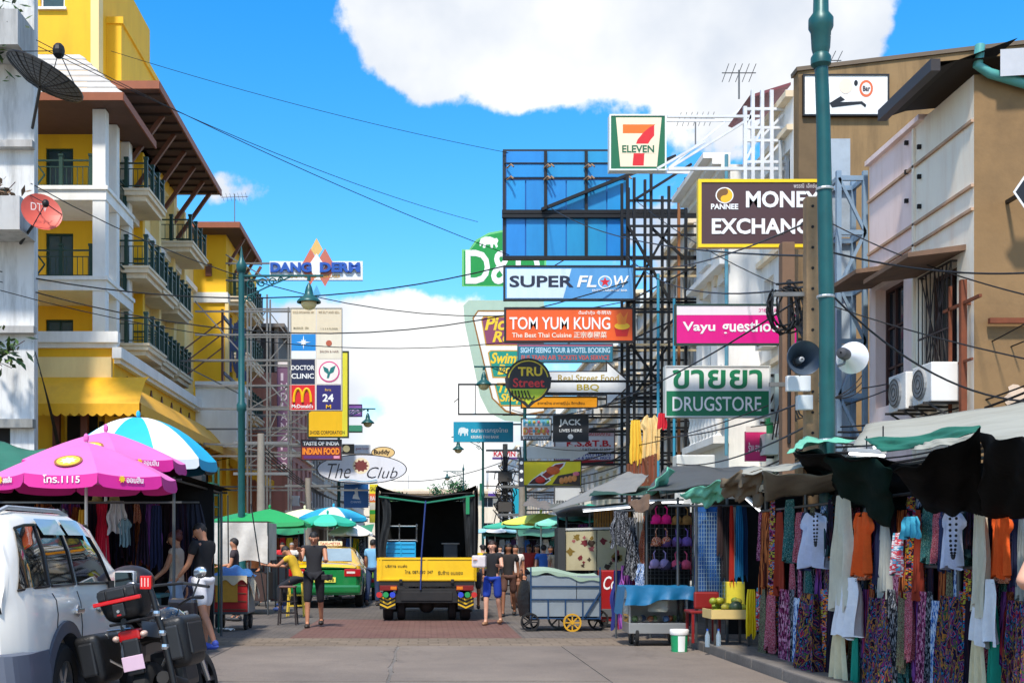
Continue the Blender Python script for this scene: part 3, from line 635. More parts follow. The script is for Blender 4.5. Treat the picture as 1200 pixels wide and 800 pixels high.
for (y, z, lab) in ((21.0, 3.95, 'a'), (22.1, 3.95, 'b'), (24.6, 2.95, 'c')):
    ac = thing('air_conditioner',{'a': 'white air conditioner unit under the barred window of the pink house, nearest of three','b': 'white air conditioner unit in the middle under the pink house windows','c': 'dusty air conditioner unit low behind the green lamp post'}[lab],'air conditioner',(XR - .4,y,z - .3),'air conditioners on the pink house')
    MB().cbox(XR - .6,XR - .12,y - .4,y + .4,z,z + .68,.02).build('case',mat((228,226,220),.45,0,.05),ac)
    MB().lathe([(.0,-.02),(.26,-.02),(.28,.0),(.28,.03)],(XR - .62,y + .06,z + .35),18,'x').build('fan_cover',mat((150,150,148),.5),ac)
    for rr in (.08,.16,.24): MB().lathe([(rr - .008,-.03),(rr + .008,-.03),(rr + .008,-.01),(rr - .008,-.01)],(XR - .62,y + .06,z + .35),18,'x').build('fan_ring',mat((60,60,60),.5),ac)
    for yy in (y - .3,y + .3): MB().bar((XR,yy,z - .02),(XR - .7,yy,z - .02),.04).bar((XR,yy,z - .4),(XR - .6,yy,z - .03),.03).build('bracket',M_GRIL,ac)
mb = MB().bar((XR - .12,PY0 + .15,2.9),(XR - .12,PY0 + .15,6.0),.1).bar((XR - .12,PY0 + .65,2.9),(XR - .12,PY0 + .65,6.0),.05).bar((XR - .12,PY0 - .5,5.6),(XR - .12,PY0 + .9,5.6),.05).bar((XR - .12,PY0 - .2,4.6),(XR - .12,PY0 + .9,4.6),.04).bar((XR - .1,PY0 + .15,5.6),(XR + 3.2,PY0 - .1,5.7),.06).bar((XR + .2,PY0 - .12,5.25),(XR + 1.3,PY0 - .12,5.25),.09)
mb.build('rusty_bracket_frame', mat((120, 62, 34), .8, 0, .3, 6), ph)
MB().grid(lambda u,v: (XR + .55 + .5 * u + .06 * math.sin(9 * v),PY0 - .012,3.7 + .45 * v + .05 * math.sin(7 * u)),6,5).build('patched_plaster',mat((222,196,170),.85),ph)

# tall brown-walled house behind
bh = thing('tall_brown_house','tall house with bare stained brown side wall and sloping parapet','building',(XR + 5,30,0))
M_STAIN = mat((150, 122, 84), .9, 0, .2, .5, .3, 6, grime=.8, gc=(70, 56, 40), streak=True, gs=.5)
MB().prism([(XR,0),(XR + 14,0),(XR + 14,15.0),(XR + .0,13.35)],'y',29.9,30.28).build('gable_wall',M_STAIN,bh)
MB().bar((XR - .05, 30.1, 13.4), (XR + 14, 30.1, 15.06), .5, .1).build('coping', mat((110, 96, 80), .8), bh)
MB().box(XR, XR + .6, 29.87, 29.9, 9.2, 13.2).build('corner_strip', mat((112, 92, 66), .9, 0, .2), bh)
for (x, z, l) in ((XR + 7.6, 14.25, 'thin roof antenna on the brown parapet at the upper right'),):
    an = thing('roof_antenna',l,'antenna',(x,30.1,z));MB().tube([(x,30.1,z),(x,30.1,z + 1.0)],.02).build('mast',M_GRIL,an);mb = MB().tube([(x - .4,30.1,z + .75),(x + .5,30.1,z + 1.25)],.015)
    for i in range(5): mb.tube([(x - .4 + i * .2,29.9,z + .75 + i * .11),(x - .4 + i * .2,30.3,z + .75 + i * .11)],.01)
    mb.build('boom', M_GRIL, an)

# blue-grey steel stair tower in the alley
st = thing('steel_stair_tower','blue grey steel lattice stair tower beside the pink house','tower',(8.9,25.9,0))
M_STEELB = mat((134,158,178),.5,.2,.12,3,grime=.4,gc=(90,96,100));X0,X1,Y0,Y1 = 8.72,9.28,25.3,26.0
for x in (X0, X1):
    for y in (Y0, Y1): MB().bar((x, y, 0), (x, y, 9.4), .1).build('post', M_STEELB, st)
for i in range(8):
    z = 1.2 + i * 1.15; mb = MB()
    for y in (Y0, Y1): mb.bar((X0, y, z), (X1, y, z), .07, .1)
    for x in (X0, X1): mb.bar((x, Y0, z), (x, Y1, z), .07, .1)
    mb.build('beam', M_STEELB, st)
    if i < 7: MB().bar((X0 if i % 2 else X1,Y0 - .02,z),(X1 if i % 2 else X0,Y0 - .02,z + 1.15),.06).build('brace',M_STEELB,st)
for i in range(4): MB().poly((X0 + .06,Y1 + .06,1.3 + 2.3 * i),(X1 - .04,Y1 + .06,1.3 + 2.3 * i),(X1 - .04,Y1 + .06,3.45 + 2.3 * i),(X0 + .06,Y1 + .06,3.45 + 2.3 * i)).build('panel',mat((164,176,186),.6,0,.1,2,grime=.4),st)
# ================================================================ signs
M_BLK = mat((26, 26, 28), .5, .3, .2, 4); M_STEELW = mat((222, 224, 226), .5, .1, .1, 3, grime=.3)
M_STEELG = mat((120, 120, 118), .5, .4, .15, 4, grime=.4, gc=(90, 60, 40))
def paint(c): return mat(c, .45, 0, .05, 2.5, grime=.14, gc=[v * .6 for v in c], streak=True, gs=1.0)
def sign(name,label,x0,y0,x1,y1,s,c,fc=None,th=.14,fw=.045,texts=(),rects=(),polys=(),arm=None,armz=(.15,.85),armc=None,wallX=None,cat='sign',group=None,panel=True,diag=True):
    a = P(x0, y1, s); b = P(x1, y0, s); d = F / s
    r = thing(name, label, cat, ((a.x + b.x) / 2, d, a.z), group)
    if panel: MB().box(a.x, b.x, d, d + th, a.z, b.z).build('panel', paint(c), r)
    if fc:
        MB().box(a.x - fw * .5,a.x + fw * .5,d - .02,d + th + .01,a.z - fw * .5,b.z + fw * .5).box(b.x - fw * .5,b.x + fw * .5,d - .02,d + th + .01,a.z - fw * .5,b.z + fw * .5).box(a.x + fw * .5,b.x - fw * .5,d - .02,d + th + .01,b.z - fw * .5,b.z + fw * .5).box(a.x + fw * .5,b.x - fw * .5,d - .02,d + th + .01,a.z - fw * .5,a.z + fw * .5).build('frame',paint(fc),r)
    for i, (q0, w0, q1, w1, cc, nm) in enumerate(rects):
        p = P(q0,w1,s);q = P(q1,w0,s);MB().box(p.x,q.x,d - .003 - .0012 * i,d - .0003 * i,p.z,q.z).build(nm,paint(cc),r)
    for i, (pts, cc, nm) in enumerate(polys):
        pp = [P(px,py,s) for px,py in pts];MB().prism([(p.x,p.z) for p in pp],'y',d - .004 - .0015 * i,d - .0005).build(nm,paint(cc),r)
    ly = d - .0045 - .0015 * max(len(polys), len(rects))
    for t in texts:
        body, q0, w0, q1, w1, cc = t[:6]; p = P(q0, w1, s); q = P(q1, w0, s)
        text_mb(body,p.x,q.x,p.z,q.z,ly,*(t[6:8] if len(t) > 6 else ())).build('lettering',paint(cc),r,recalc=False)
    if arm:
        X = wallX if wallX is not None else (XR if arm == 'r' else XL);xs = b.x if arm == 'r' else a.x;sg = 1 if arm == 'r' else -1
        m = armc or M_BLK
        for f in armz:
            z = a.z + (b.z - a.z) * f;MB().bar((xs - sg * .3,d + th + .05,z),(X + sg * .05,d + th + .05,z),.07,.07).build('support_arm',m,r)
        if diag and abs(X - xs) > .5: MB().bar((xs,d + th + .05,a.z + (b.z - a.z) * armz[0]),(X + sg * .05,d + th + .05,a.z + (b.z - a.z) * armz[-1] + .4),.05).build('brace',m,r)
    return r
def Z(ox, oy, k): return lambda pts: [(ox + x / k, oy + y / k) for x, y in pts]
def ell(cx,cy,rx,ry,n=28,a0=0,a1=360): return [(cx + rx * math.cos(R(a0 + (a1 - a0) * i / n)),cy + ry * math.sin(R(a0 + (a1 - a0) * i / n))) for i in range(n + (0 if a1 - a0 == 360 else 1))]
def rrect(x0, y0, x1, y1, r): 
    o = []
    for cx,cy,a in ((x1 - r,y0 + r,-90),(x1 - r,y1 - r,0),(x0 + r,y1 - r,90),(x0 + r,y0 + r,180)): o += ell(cx,cy,r,r,5,a,a + 90)
    return o
WHT = (240, 240, 238)
# --- numeral seven sign
z = Z(530, 120, 3.077)
sv = sign('shop_sign','square green and cream convenience store sign with big red and orange seven',715,135,780,199,40,(18,104,66),(228,232,226),th=.3,
     polys=[(z([(590, 55), (755, 55), (738, 232), (606, 232)]), (238, 220, 190), 'cream_field'),
            (z([(615, 80), (732, 80), (700, 112), (615, 112)]), (240, 112, 24), 'numeral_bar'),
            (z([(650,228),(690,228),(692,190),(700,160),(715,135),(728,120),(728,82),(712,90),(690,108),(668,135),(655,170)]),(214,32,38),'numeral_leg'),
            (z([(606, 150), (736, 150), (735, 184), (607, 184)]), (238, 220, 190), 'word_field')],
     texts=[('ELEVEN', 729, 170.5, 766.5, 179, (16, 96, 60), .025)], arm='r', armc=M_STEELW, armz=(.02, .98))
# --- brown money changer sign
mx_ = sign('money_changer_sign','big brown money exchange sign with yellow frame and white capitals',820,212,974,288,53,(78,52,52),(246,206,20),fw=.07,
     texts=[('MONEY',874,224,961,243.5,WHT,.03),('EXCHANGE',834,256,963,274.5,WHT,.03),('พรรณี',930,215,942,220.5,(200,190,186),.01),('เอ็กซ์เชนจ์',945,215,964,220.5,(200,190,186),.01),('PANNEE',833,239,865,245.5,WHT,.03)],
     polys=[(ell(849,229,10.5,9.5),WHT,'emblem_ground'),(ell(849,229,9.2,8.2),(120,84,40),'emblem_dark'),(ell(849,229,9.4,8.4,16,-90,90) + ell(849,233.2,4.6,4.2,10,90,270) + ell(849,224.8,4.2,4.2,10,90,-90),(250,184,30),'emblem_swirl')],
     arm='r', wallX=9.28, armc=M_STEELW, armz=(.05, .98), diag=False)
# --- guesthouse
sign('guesthouse_sign','magenta guesthouse sign with white top band and white lettering',792,357,934,403,48,(222,8,132),(22,60,50),fw=.035,
     rects=[(793,358,933,369,(236,226,230),'top_band')],texts=[('Vayu',800,377,838,391,WHT,.02),('guesthouse',846,375,928,393,WHT,.02),('วายุ เกสต์เฮาส์',889,360.5,927,367,(226,90,160),.01)],arm='r',wallX=9.3)
# --- drugstore
sign('drugstore_sign','white and green drugstore sign with Thai capitals above',780,429,902,488,46,(232,234,230),(200,206,204),th=.25,fw=.03,
     rects=[(781,458,901,487,(14,118,78),'green_band')],texts=[('ขายยา',788,433,893,455.5,(16,122,80),.02),('DRUGSTORE',788,464.5,892,481.5,WHT,.008)],arm='r',wallX=9.3)
tag(MB().box(8.92,9.12,30.6,31.0,4.7,5.9).box(9.12,9.3,30.7,30.8,5.2,5.3).build('sign_side_box',mat((150,170,172),.5)),'grey blue back box beside the drugstore sign','sign box')
sign('small_pink_sign','small magenta sign with white scribbled letters under the drugstore sign',874,505,898,540,44,(206,40,110),None,texts=[('ร้าน อาหาร',877,518,896,529,(240,226,232),.015)],rects=[(874,499,898,506,(220,214,210),'top_cap')],arm='r')
sign('green_shop_sign','plain green upright sign just beside the small magenta sign',898,488,906,530,43,(16,104,66),None,arm='r',diag=False)
# --- blue billboard in black steel
bb = sign('blue_billboard','large blank blue panelled billboard in a black steel frame',591,177,734,302,34,(20,96,178),(22,24,30),th=.2,fw=.1)
d = F / 34
for i in range(3):
    xa, xb = 592 + i * 47.5, 592 + (i + 1) * 47.5
    for j, (ya, yb_) in enumerate(((178, 191), (193, 208), (212, 248), (257, 301))):
        for k in range(2 if j > 1 else 1):
            n = 2 if j > 1 else 1;u0 = xa + 1.6 + (xb - xa - 1.6) * k / n;u1 = xa + (xb - xa) * (k + 1) / n - .6
            p = P(u0,yb_,34);q = P(u1,ya,34);MB().box(p.x,q.x,d - .05,d - .01,p.z,q.z).build('blue_panel',mat((36,132 + 6 * ((i + j + k) % 3),206 - 6 * ((i + k) % 3)),.35,0,.1,1,grime=.2,gc=(20,80,150),streak=True),bb)
mb = MB()
for xx in (639,686.5): p = P(xx,302,34);q = P(xx,177,34);mb.bar((p.x,d - .08,p.z),(q.x,d - .08,q.z),.1)
mb.build('mullion', M_BLK, bb); mb = MB()
for yy in (249.5, 254.5): p = P(588, yy, 34); mb.bar((p.x, d - .12, p.z), (XR + .05, d - .12, p.z), .12)
for yy in (192,210): p = P(591,yy,34);q = P(734,yy,34);mb.bar((p.x,d - .06,p.z),(q.x,d - .06,q.z),.04)
mb.build('cross_beam', M_BLK, bb)
for xx in (594, 637, 641, 684, 688, 731):
    for yy in (198,212): p = P(xx,yy,34);MB().tube([p + Vector((0,-.1,0)),p + Vector((.12,-.3,.06)),p + Vector((.2,-.4,-.05))],.03).build('lamp_holder',mat((150,120,90),.5),bb)
p = P(590, 303, 34); MB().bar((p.x, d - .1, p.z), (XR + .05, d - .1, p.z), .12).build('lower_beam', M_BLK, bb)
MB().bar(P(634,248,34) + Vector((0,-.25,0)),P(790,186,34) + Vector((0,-.25,0)),.16,.1).build('raking_beam',M_BLK,bb)
# --- black scaffolding carrying the signs
sc = thing('sign_scaffold','black steel scaffold carrying the stacked signs against the white houses','scaffold',P(765,645,36) - Vector((0,0,H)))
dd = F / 36
for xx, ya, yb_ in ((737, 200, 612), (745, 205, 612), (765, 195, 612), (786, 215, 612), (806, 205, 560)):
    for off in (0, 1.1):
        p = P(xx,ya,36);MB().bar((p.x,dd + off + .3,0 if off == 0 else 3),(p.x,dd + off + .3,p.z),.09).build('upright',M_BLK if rnd.random() < .75 else mat((150,96,50),.6),sc)
for yy in (232, 262, 312, 352, 402, 432, 466, 500):
    p = P(736,yy,36);q = P(816,yy,36);MB().bar((p.x,dd + .3,p.z),(XR + .05,dd + .3,p.z),.07).bar((p.x,dd + 1.4,p.z),(XR + .05,dd + 1.4,p.z),.07).build('ledger',M_BLK if yy not in (312,402) else mat((196,178,140),.6),sc)
for i,(xa,ya,xb,yb_) in enumerate(((737,352,787,262),(737,262,787,352),(765,402,810,352),(740,402,790,470),(740,470,786,402),(745,232,812,190),(765,262,806,300),(765,500,806,440))):
    MB().bar(P(xa,ya,36) + Vector((0,.2 if i % 2 else .4,0)),P(xb,yb_,36) + Vector((0,.2 if i % 2 else .4,0)),.08).build('brace',M_BLK,sc)
MB().tube([P(772,560,36) + Vector((0,.1,0)),P(772,320,36) + Vector((0,.1,0))],.05,8).build('blue_pipe',mat((60,150,180),.4),sc)
MB().tube([P(790, 540, 37), P(790, 350, 37)], .045, 8).build('blue_pipe', mat((60, 150, 180), .4), sc)
# --- rooftop lattice (white)
la = thing('roof_lattice','white painted steel lattice above the brown money changer sign','lattice',P(900,192,45))
for xx in (873,882,893,904,922): MB().bar(P(xx,214,45),P(xx,106 if xx > 880 else 125,45),.09).build('upright',M_STEELW,la)
for yy in (128, 150, 165, 190): MB().bar(P(872, yy, 45), P(923, yy, 45), .07).build('rung', M_STEELW, la)
for (xa,ya,xb,yb_) in ((893,190,922,160),(893,160,922,130),(873,190,893,150),(882,128,872,165),(785,197,880,138),(770,198,826,166)): MB().bar(P(xa,ya,45),P(xb,yb_,45),.06).build('diagonal',M_STEELW,la)
MB().bar(P(782, 136.5, 45), P(890, 136.5, 45), .06).build('long_arm', M_STEELW, la)
MB().bar(P(783, 198, 45), P(922, 198, 45), .08).build('long_arm', M_STEELW, la)
MB().prism([((885 - 500) / 45,H + (645 - 112) / 45),((928 - 500) / 45,H + (645 - 98) / 45),((928 - 500) / 45,H + (645 - 95) / 45),((880 - 500) / 45,H + (645 - 110) / 45)],'y',31.2,33.5).build('roof_edge',mat((120,60,66),.6),la)
rt = thing('tiled_roof','grey tiled pitched roof just right of the green seven sign','roof',(8.6,38.5,11.8))
for i in range(8):
    t = i / 8;MB().add([(8.9 - .0,37.3 + 2.6 * t,11.95 + 1.15 * t),(11.5,37.3 + 2.6 * t,11.95 + 1.15 * t),(11.5,37.3 + 2.6 * (t + .125),12.1 + 1.15 * (t + .125)),(8.9,37.3 + 2.6 * (t + .125),12.1 + 1.15 * (t + .125))],[(0,1,2,3)]).build('roof_tile_row',mat((130,140,150),.7,0,.2,6),rt)
# --- super flow, orange, blue tour signs
sign('blue_white_sign','wide light blue to white sign with dark SUPER and white FLOW lettering',591,312,743,351,36,(84,152,208),(24,26,32),fw=.06,
     polys=[(z([(197,600),(430,600),(400,705),(197,705)]),(206,226,238),'pale_field'),(ell(709,330.5,8.2,7.6),(236,240,244),'ring'),(ell(709,330.5,6.8,6.4),(110,170,214),'ring_core'),
            ([(709 + (6.4 if i % 2 == 0 else 2.6) * math.sin(R(36 * i)),330.5 - (6.2 if i % 2 == 0 else 2.5) * math.cos(R(36 * i))) for i in range(10)],(206,24,40),'star')],
     texts=[('SUPER',597,323,672,336.5,(28,34,58),.025),('FL',676,323,699,336.5,WHT,.02,.2),('W',719,323,737,336.5,WHT,.02,.2),('ENTERTAINMENT BAR',694,339,735,341.5,WHT,.01)],arm='r',armz=(.05,.95))
sign('orange_sign','wide orange restaurant sign with white TOM YUM KUNG lettering',592,361,742,400,37,(232,92,26),(30,26,24),fw=.06,
     polys=[(z([(582,812 - 680 + 0),(640,812 - 680),(628,860 - 680),(594,860 - 680)]) and [(719.5,382),(738,382),(735,394),(722,394)],(196,30,24),'bowl'),(ell(729,382,9,4),(250,190,40),'soup'),([(724,380),(722,370),(727,366),(731,372),(736,365),(733,380)],(240,130,30),'prawn')],
     texts=[('TOM YUM KUNG',597,371.5,715,386,WHT,.012),('The Best Thai Cuisine 正宗泰國菜',600,388.5,711,396,(252,226,206),.012),('ต้มยำกุ้ง 冬阴功',678,364,716,369.5,(250,240,230),.01)],arm='r',armz=(.1,.92))
sign('tour_sign','teal sightseeing tour and hotel booking sign with crowded lettering',607,403,718,424,33,(44,122,150),(60,90,100),fw=.03,
     rects=[(607,402.5,718,405.5,(206,120,150),'pink_strip')],texts=[('SIGHT SEEING TOUR & HOTEL BOOKING',610,407,715,413.5,(190,226,246),.03),('BUS TRAIN AIR TICKETS VISA SERVICE',611,416,714,421.5,(206,96,90),.02)],arm='r')
# --- arrow sign + round pin
ar = sign('arrow_sign','white arrow sign pointing right with yellow street food lettering',644,418,740,476,35.4,WHT,None,panel=False,
     polys=[([(638,434.5),(710,434.5),(710,422),(741,449.5),(710,477.5),(710,463.5),(638,463.5)],(34,30,32),'outline'),([(638,435.8),(711.5,435.8),(711.5,425.5),(739,449.5),(711.5,474.5),(711.5,462.3),(638,462.3)],(236,240,244),'arrow')],
     texts=[('Real Street Food',654,439,725,446.5,(176,150,40),.012),('BBQ',676,450,702,458.5,(190,170,30),.015)],arm='r',armz=(.2,.45))
tr = sign('round_pin_sign','round black pin sign with yellow TRU above red handwritten Street',592,420,646,477,36,(30,28,28),None,panel=False,
     polys=[(ell(619,446,26.5,26.5,36),(30,28,28),'disc'),([(606,467),(632,467),(619,478.5)],(30,28,28),'pin_point'),(ell(619,446,24,24,36),(214,190,40),'ring'),(ell(619,446,22.6,22.6,36),(34,30,30),'face'),
            (ell(619,446,22.4,22.4,20,25,155),(176,200,40),'green_field'),([(612,466),(626,466),(619,474)],(190,200,40),'pin_tip'),([(591.5,442.5),(646.5,441.5),(645,455),(593,455)],(36,32,34),'black_band')],
     texts=[('TRU',607,430,635.5,440.5,(236,200,40),.03),('Street',601,443,638,453.5,(222,44,44),.015)],arm='r',armz=(.3,.55),diag=False)
mb = MB(); dd2 = F / 36 - .034
for k in range(6):
    mb.tube([Vector(((600 + 3.6 * k + t * (3 + k) - 500) / 36,dd2,H + (645 - 457.5 - 9.5 * math.sin(t * 2.4)) / 36)) for t in [q / 5 for q in range(6)]],.022,5)
mb.build('leaf_veins', mat((40, 44, 30), .6), tr)
sign('orange_strip_sign','long yellow orange sign strip with dark Thai letters under the arrow sign',611,464.5,700,477.5,34.6,(240,160,24),(40,32,28),fw=.03,texts=[('อาหารไทย อาหารญี่ปุ่น อิตาเลียน',630,470,685,475,(70,50,24),.01)],arm='r')
hp = sign('mosaic_letter_sign','small white sign with pastel mosaic letters and dark strip below',611,490,646,515,34,(236,236,236),(60,60,66),fw=.03,rects=[(611,510.5,646,515,(70,74,88),'strip')],
     texts=[('HIPPIE',613,490,644,499,(110,190,220),.06),('DE BAR',613,500.5,644,509.5,(230,140,90),.06),('BAR & RESTAURANT',613,511.3,644,514.2,(236,236,240),.01)],arm='r',armz=(.4,))
for k in range(12):
    p = P(615 + (k % 6) * 5.4,494.5 if k < 6 else 505,34);MB().ball((p.x,F / 34 - .03,p.z),.05,.015,.06,8,4).build('mosaic_spot',mat([(96,180,216),(140,206,120),(240,200,90),(226,120,150)][k % 4],.5),hp)
sign('black_square_sign','small black sign with white JACK lettering',648.5,485,689.5,517,34.3,(24,26,30),(60,62,66),fw=.02,texts=[('JACK',655,491,681,500,WHT,.025),('LIVES HERE',655.5,502.5,682,506,WHT,.015)],polys=[(ell(668.5,511.5,3.2,3),(220,220,220),'emblem')],arm='r',armz=(.4,.9))
# --- behind: blue bank sign, big curly sign, green sign
el = [(-20,8),(-20,0),(-17,-9),(-8,-13),(3,-13),(12,-9),(17,-10),(20,-4),(17,3),(19,10),(15,13),(13,6),(9,4),(8,13),(4,13),(3,5),(-6,5),(-8,13),(-13,13),(-13,3),(-16,4),(-17,9)]
sign('bank_sign','turquoise hanging bank sign with white bird emblem and Thai lettering',531.5,494,601.5,517.5,25,(20,152,186),None,th=.2,
     polys=[([(543 + a * .3,505.5 + b * .38) for a,b in el],(226,240,244),'emblem')],texts=[('ธนาคารกรุงไทย',552,501,595,508,WHT,.012),('KRUNG THAI BANK',552,510,585,513.5,WHT,.02)],arm='r',armz=(.9,),diag=False)
z5 = Z(530, 340, 3.077)
bs = sign('curved_outline_sign','big cream sign with curling pale green border and yellow script on plaques',545,352,652,498,26,WHT,None,panel=False,
     polys=[(z5([(40,55),(60,36),(330,36),(335,90),(100,90),(90,110),(150,380),(190,425),(260,440),(260,475),(190,470),(130,440),(100,380),(45,120)]),(176,200,180),'border'),
            (z5([(72,100),(92,72),(330,72),(330,440),(250,455),(190,438),(142,390)]),(150,104,40),'rim'),
            (z5([(78,102),(94,78),(330,78),(330,434),(250,448),(194,432),(147,388)]),(240,238,230),'field'),
            (z5([(104,105),(112,94),(330,94),(330,200),(120,200)]),(200,150,40),'plaque_rim'),(z5([(108,107),(115,98),(330,98),(330,196),(124,196)]),(140,70,100),'plaque'),
            (z5([(128,225),(138,216),(330,216),(330,316),(145,316)]),(200,150,40),'plaque_rim'),(z5([(132,226),(141,220),(330,220),(330,311),(149,311)]),(30,150,130),'plaque'),
            (z5([(152,342),(162,334),(330,334),(330,418),(172,418)]),(200,150,40),'plaque_rim'),(z5([(156,343),(165,338),(330,338),(330,413),(176,413)]),(30,150,130),'plaque')],
     texts=[('Picnic',568,371,616,387,(244,206,50),.03,.25),('Real',577,388,612,401,(244,206,50),.03,.25),('Swimwear',575,413,634,426,(244,206,50),.03,.25),('Beach',583,427,620,439,(244,206,50),.03,.25),('Thai',583,450,610,460,(244,206,50),.03,.25),('Shopping',586,461,634,473,(244,206,50),.03,.25)],arm='r',armz=(.6,.9))
gs = sign('green_arch_sign','green arched sign with white elephant and tall D& lettering',541,270,640,336,24,WHT,None,panel=False,
     polys=[(z([(34,665),(34,530),(60,530),(85,495),(130,470),(190,458),(250,470),(300,500),(320,530),(340,530),(340,665)]),(110,196,120),'outline'),(z([(42,660),(42,536),(64,536),(92,500),(135,477),(190,466),(245,477),(292,505),(314,536),(332,536),(332,660)]),(16,146,62),'field'),
            ([(573 + a * .55,284 + b * .5) for a,b in el],(240,244,240),'elephant')],texts=[('D&D',545.5,293,633,333,WHT,.02)],arm='r',armz=(.3,.9))
# --- empty frame sign, smaller signs below
ef = sign('empty_sign_frame','empty thin black rectangular sign frame with clear pane above the turquoise bank sign',537.5,450,598,485,29,(205,225,235),(24,26,28),fw=.05,panel=False,arm='r',armz=(.0,1.0),diag=False)
MB().bar(P(557,485,29),P(557,450,29),.03).bar(P(537,467,29),P(532,471,29),.03).build('stay',M_BLK,ef)
sign('laundry_shop_sign','white shop sign with red and blue lettering lines behind the black scaffold',650,502,720,545,30.5,(226,228,232),(120,90,90),fw=.04,rects=[(651,538.5,719,544.5,(170,30,44),'red_strip'),(651,503,719,511,(214,190,190),'top_strip')],
     texts=[('K.S.&T.B.',664,515.5,716,523,(206,26,40),.03),('LEATHER SHOP',680,525,716,528,(40,40,50),.01),('รับซื้อ จำหน่ายส่ง',652,530,716,534,(40,60,160),.01),('WHOLESALER & RETAIL PRICE',648,535,716,538,(40,60,160),.02),('ร้านซักรีดโรงงาน',672,504,715,510,(190,40,50),.01)],arm='r')
sign('white_arrow_board','blank white board with pointed right end under the black square sign',609,523,689,537,33,WHT,None,panel=False,polys=[([(609,523),(668,523),(668,520),(690,530),(668,541),(668,537),(609,537)],(216,222,226),'board')],arm='r',armz=(.5,),diag=False)
fy = sign('food_photo_sign','bright yellow sign with photos of red grilled dishes',613,540,681,568.5,34.2,(236,214,20),(40,40,30),th=.25,fw=.03,
     polys=[([(623,544 + 18),(636,552),(646,562),(638,568),(618,568)],(240,238,230),'photo_edge'),([(624,562),(636,554),(644,562),(637,567),(619,567)],(60,20,16),'photo'),([(633,556),(650,543),(663,541),(661,546),(648,558),(640,562)],(240,238,230),'photo_edge'),([(635,556),(651,544),(661,542.5),(659,546),(647,557),(641,560.5)],(150,36,20),'photo'),
            ([(647, 567), (654, 557), (680, 552), (680, 568)], (60, 44, 36), 'photo')], arm='r', armz=(.9,))
for (x,y,rx,ry,c) in ((633,562,6,4,(206,40,24)),(648,551,8,5,(214,90,30)),(663,562,3,4,(224,140,70)),(668,561,3,4,(224,140,70)),(673,560,3,4,(224,140,70)),(658,563,3,4,(224,140,70)),(675,555,4,2.6,(226,110,130))):
    p = P(x,y,34.2);MB().ball((p.x,F / 34.2 - .045,p.z),rx / 34.2,.015,ry / 34.2,12,6).build('dish',mat(c,.4,0,.3,12),fy)
sd = sign('spotlit_side_board','narrow dark upright board with three white roundels beside the yellow food sign',608,536,614,570,34.8,(44,46,58),None,texts=(),polys=[(ell(611,y,2,2,12),WHT,'roundel') for y in (542,552,562)])
MB().bar(P(611,536,34.8) + Vector((0,.2,0)),P(611,522,34.8) + Vector((0,.6,0)),.05).build('hanger',M_BLK,sd)
sign('tattoo_sign','pale sign with dark tattoo studio lettering below the yellow food sign',650,570,682,596,31.5,(206,210,212),(90,90,92),fw=.03,texts=[('FERRIONE',652,586,680,590.5,(40,40,44),.02),('TATTOO',652,592,672,595,(60,60,64),.01)],arm='r',armz=(.5,),diag=False)
sign('red_letter_sign','far white sign with red letters behind the tangled cable pole',577,527,606,538,17.5,(238,230,230),None,rects=[(577,535.5,606,538,(90,60,130),'strip')],texts=[('KAWIN',578.5,528.5,604,534.5,(196,22,40),.03)],arm='r')
sign('turquoise_banner','narrow turquoise vertical banner far down the street beside the cable pole',601,572,608,602,22,(30,170,200),None,th=.06,arm='r',diag=False)
sign('far_pharmacy_sign','tiny green upright sign far down the street right of the truck',562,566,567,586,16,(20,110,80),None,arm='r',diag=False)
sign('far_purple_sign','tiny white and purple sign far down the street near the cable pole',572,575,582,581,17,(230,226,236),None,rects=[(572,578,582,581,(80,50,150),'strip')],arm='r',diag=False)
# --- rooftop board on the brown wall
rb = sign('weathered_billboard','weathered white billboard with black scrawl and orange ring on the brown wall',942,88,1041,135,47,(240,240,236),(30,30,32),th=.1,fw=.04,
     polys=[(ell(1015,104,8,10),(226,110,60),'ring'),(ell(1015,104,5.6,7),(238,234,228),'ring_core'),(ell(991,101,8,9),(240,220,200),'faded_spot'),(ell(1003,97.5,2.2,3.4),(20,20,22),'dot'),([(972,121),(985,113),(990,117),(984,120),(1010,119),(1015,123),(1014,126),(1009,122),(975,126)],(24,24,28),'scrawl')],
     texts=[('Bar', 1011, 101, 1019.5, 107, (60, 50, 60), .02)])
MB().box((942 - 500) / 47 + .3,(1041 - 500) / 47 - .3,F / 47 + .1,29.92,P(0,120,47).z,P(0,105,47).z).build('wall_mount',M_BLK,rb)
# ================================================================ signs on the left side
dg = sign('clinic_roof_sign','white sign with blue raised DANG DERM letters over copper diamonds',316,306,425,328,26,(232,238,242),None,th=.2,
     polys=[([(352,313),(364,291),(376,313),(364,334)],(206,112,84),'diamond'),([(368,313),(381,291),(393,313),(381,336)],(196,110,90),'diamond'),([(364,292),(371,279),(378,292),(371,302)],(226,186,110),'diamond'),([(366,345),(371,334),(376,345),(371,352)],(90,170,214),'diamond'),([(361,312),(371,297),(381,312),(371,328)],(240,240,240),'diamond')],
     texts=[('DANG',317,308,365,319.5,(24,84,178),.05),('DERM',375,308,422,319.5,(24,84,178),.05),('BEAUTY CLINIC · SKIN LASER',338,321.5,399,325.5,(206,160,50),.02)],arm='l',wallX=-9.05,armc=M_STEELG,armz=(.05,.95))
for t in [c for c in dg.children if c.name.startswith('lettering')][:2]: t.location.y -= .03;t.modifiers.new('depth','SOLIDIFY').thickness = .08
z6 = Z(330, 380, 4.444)
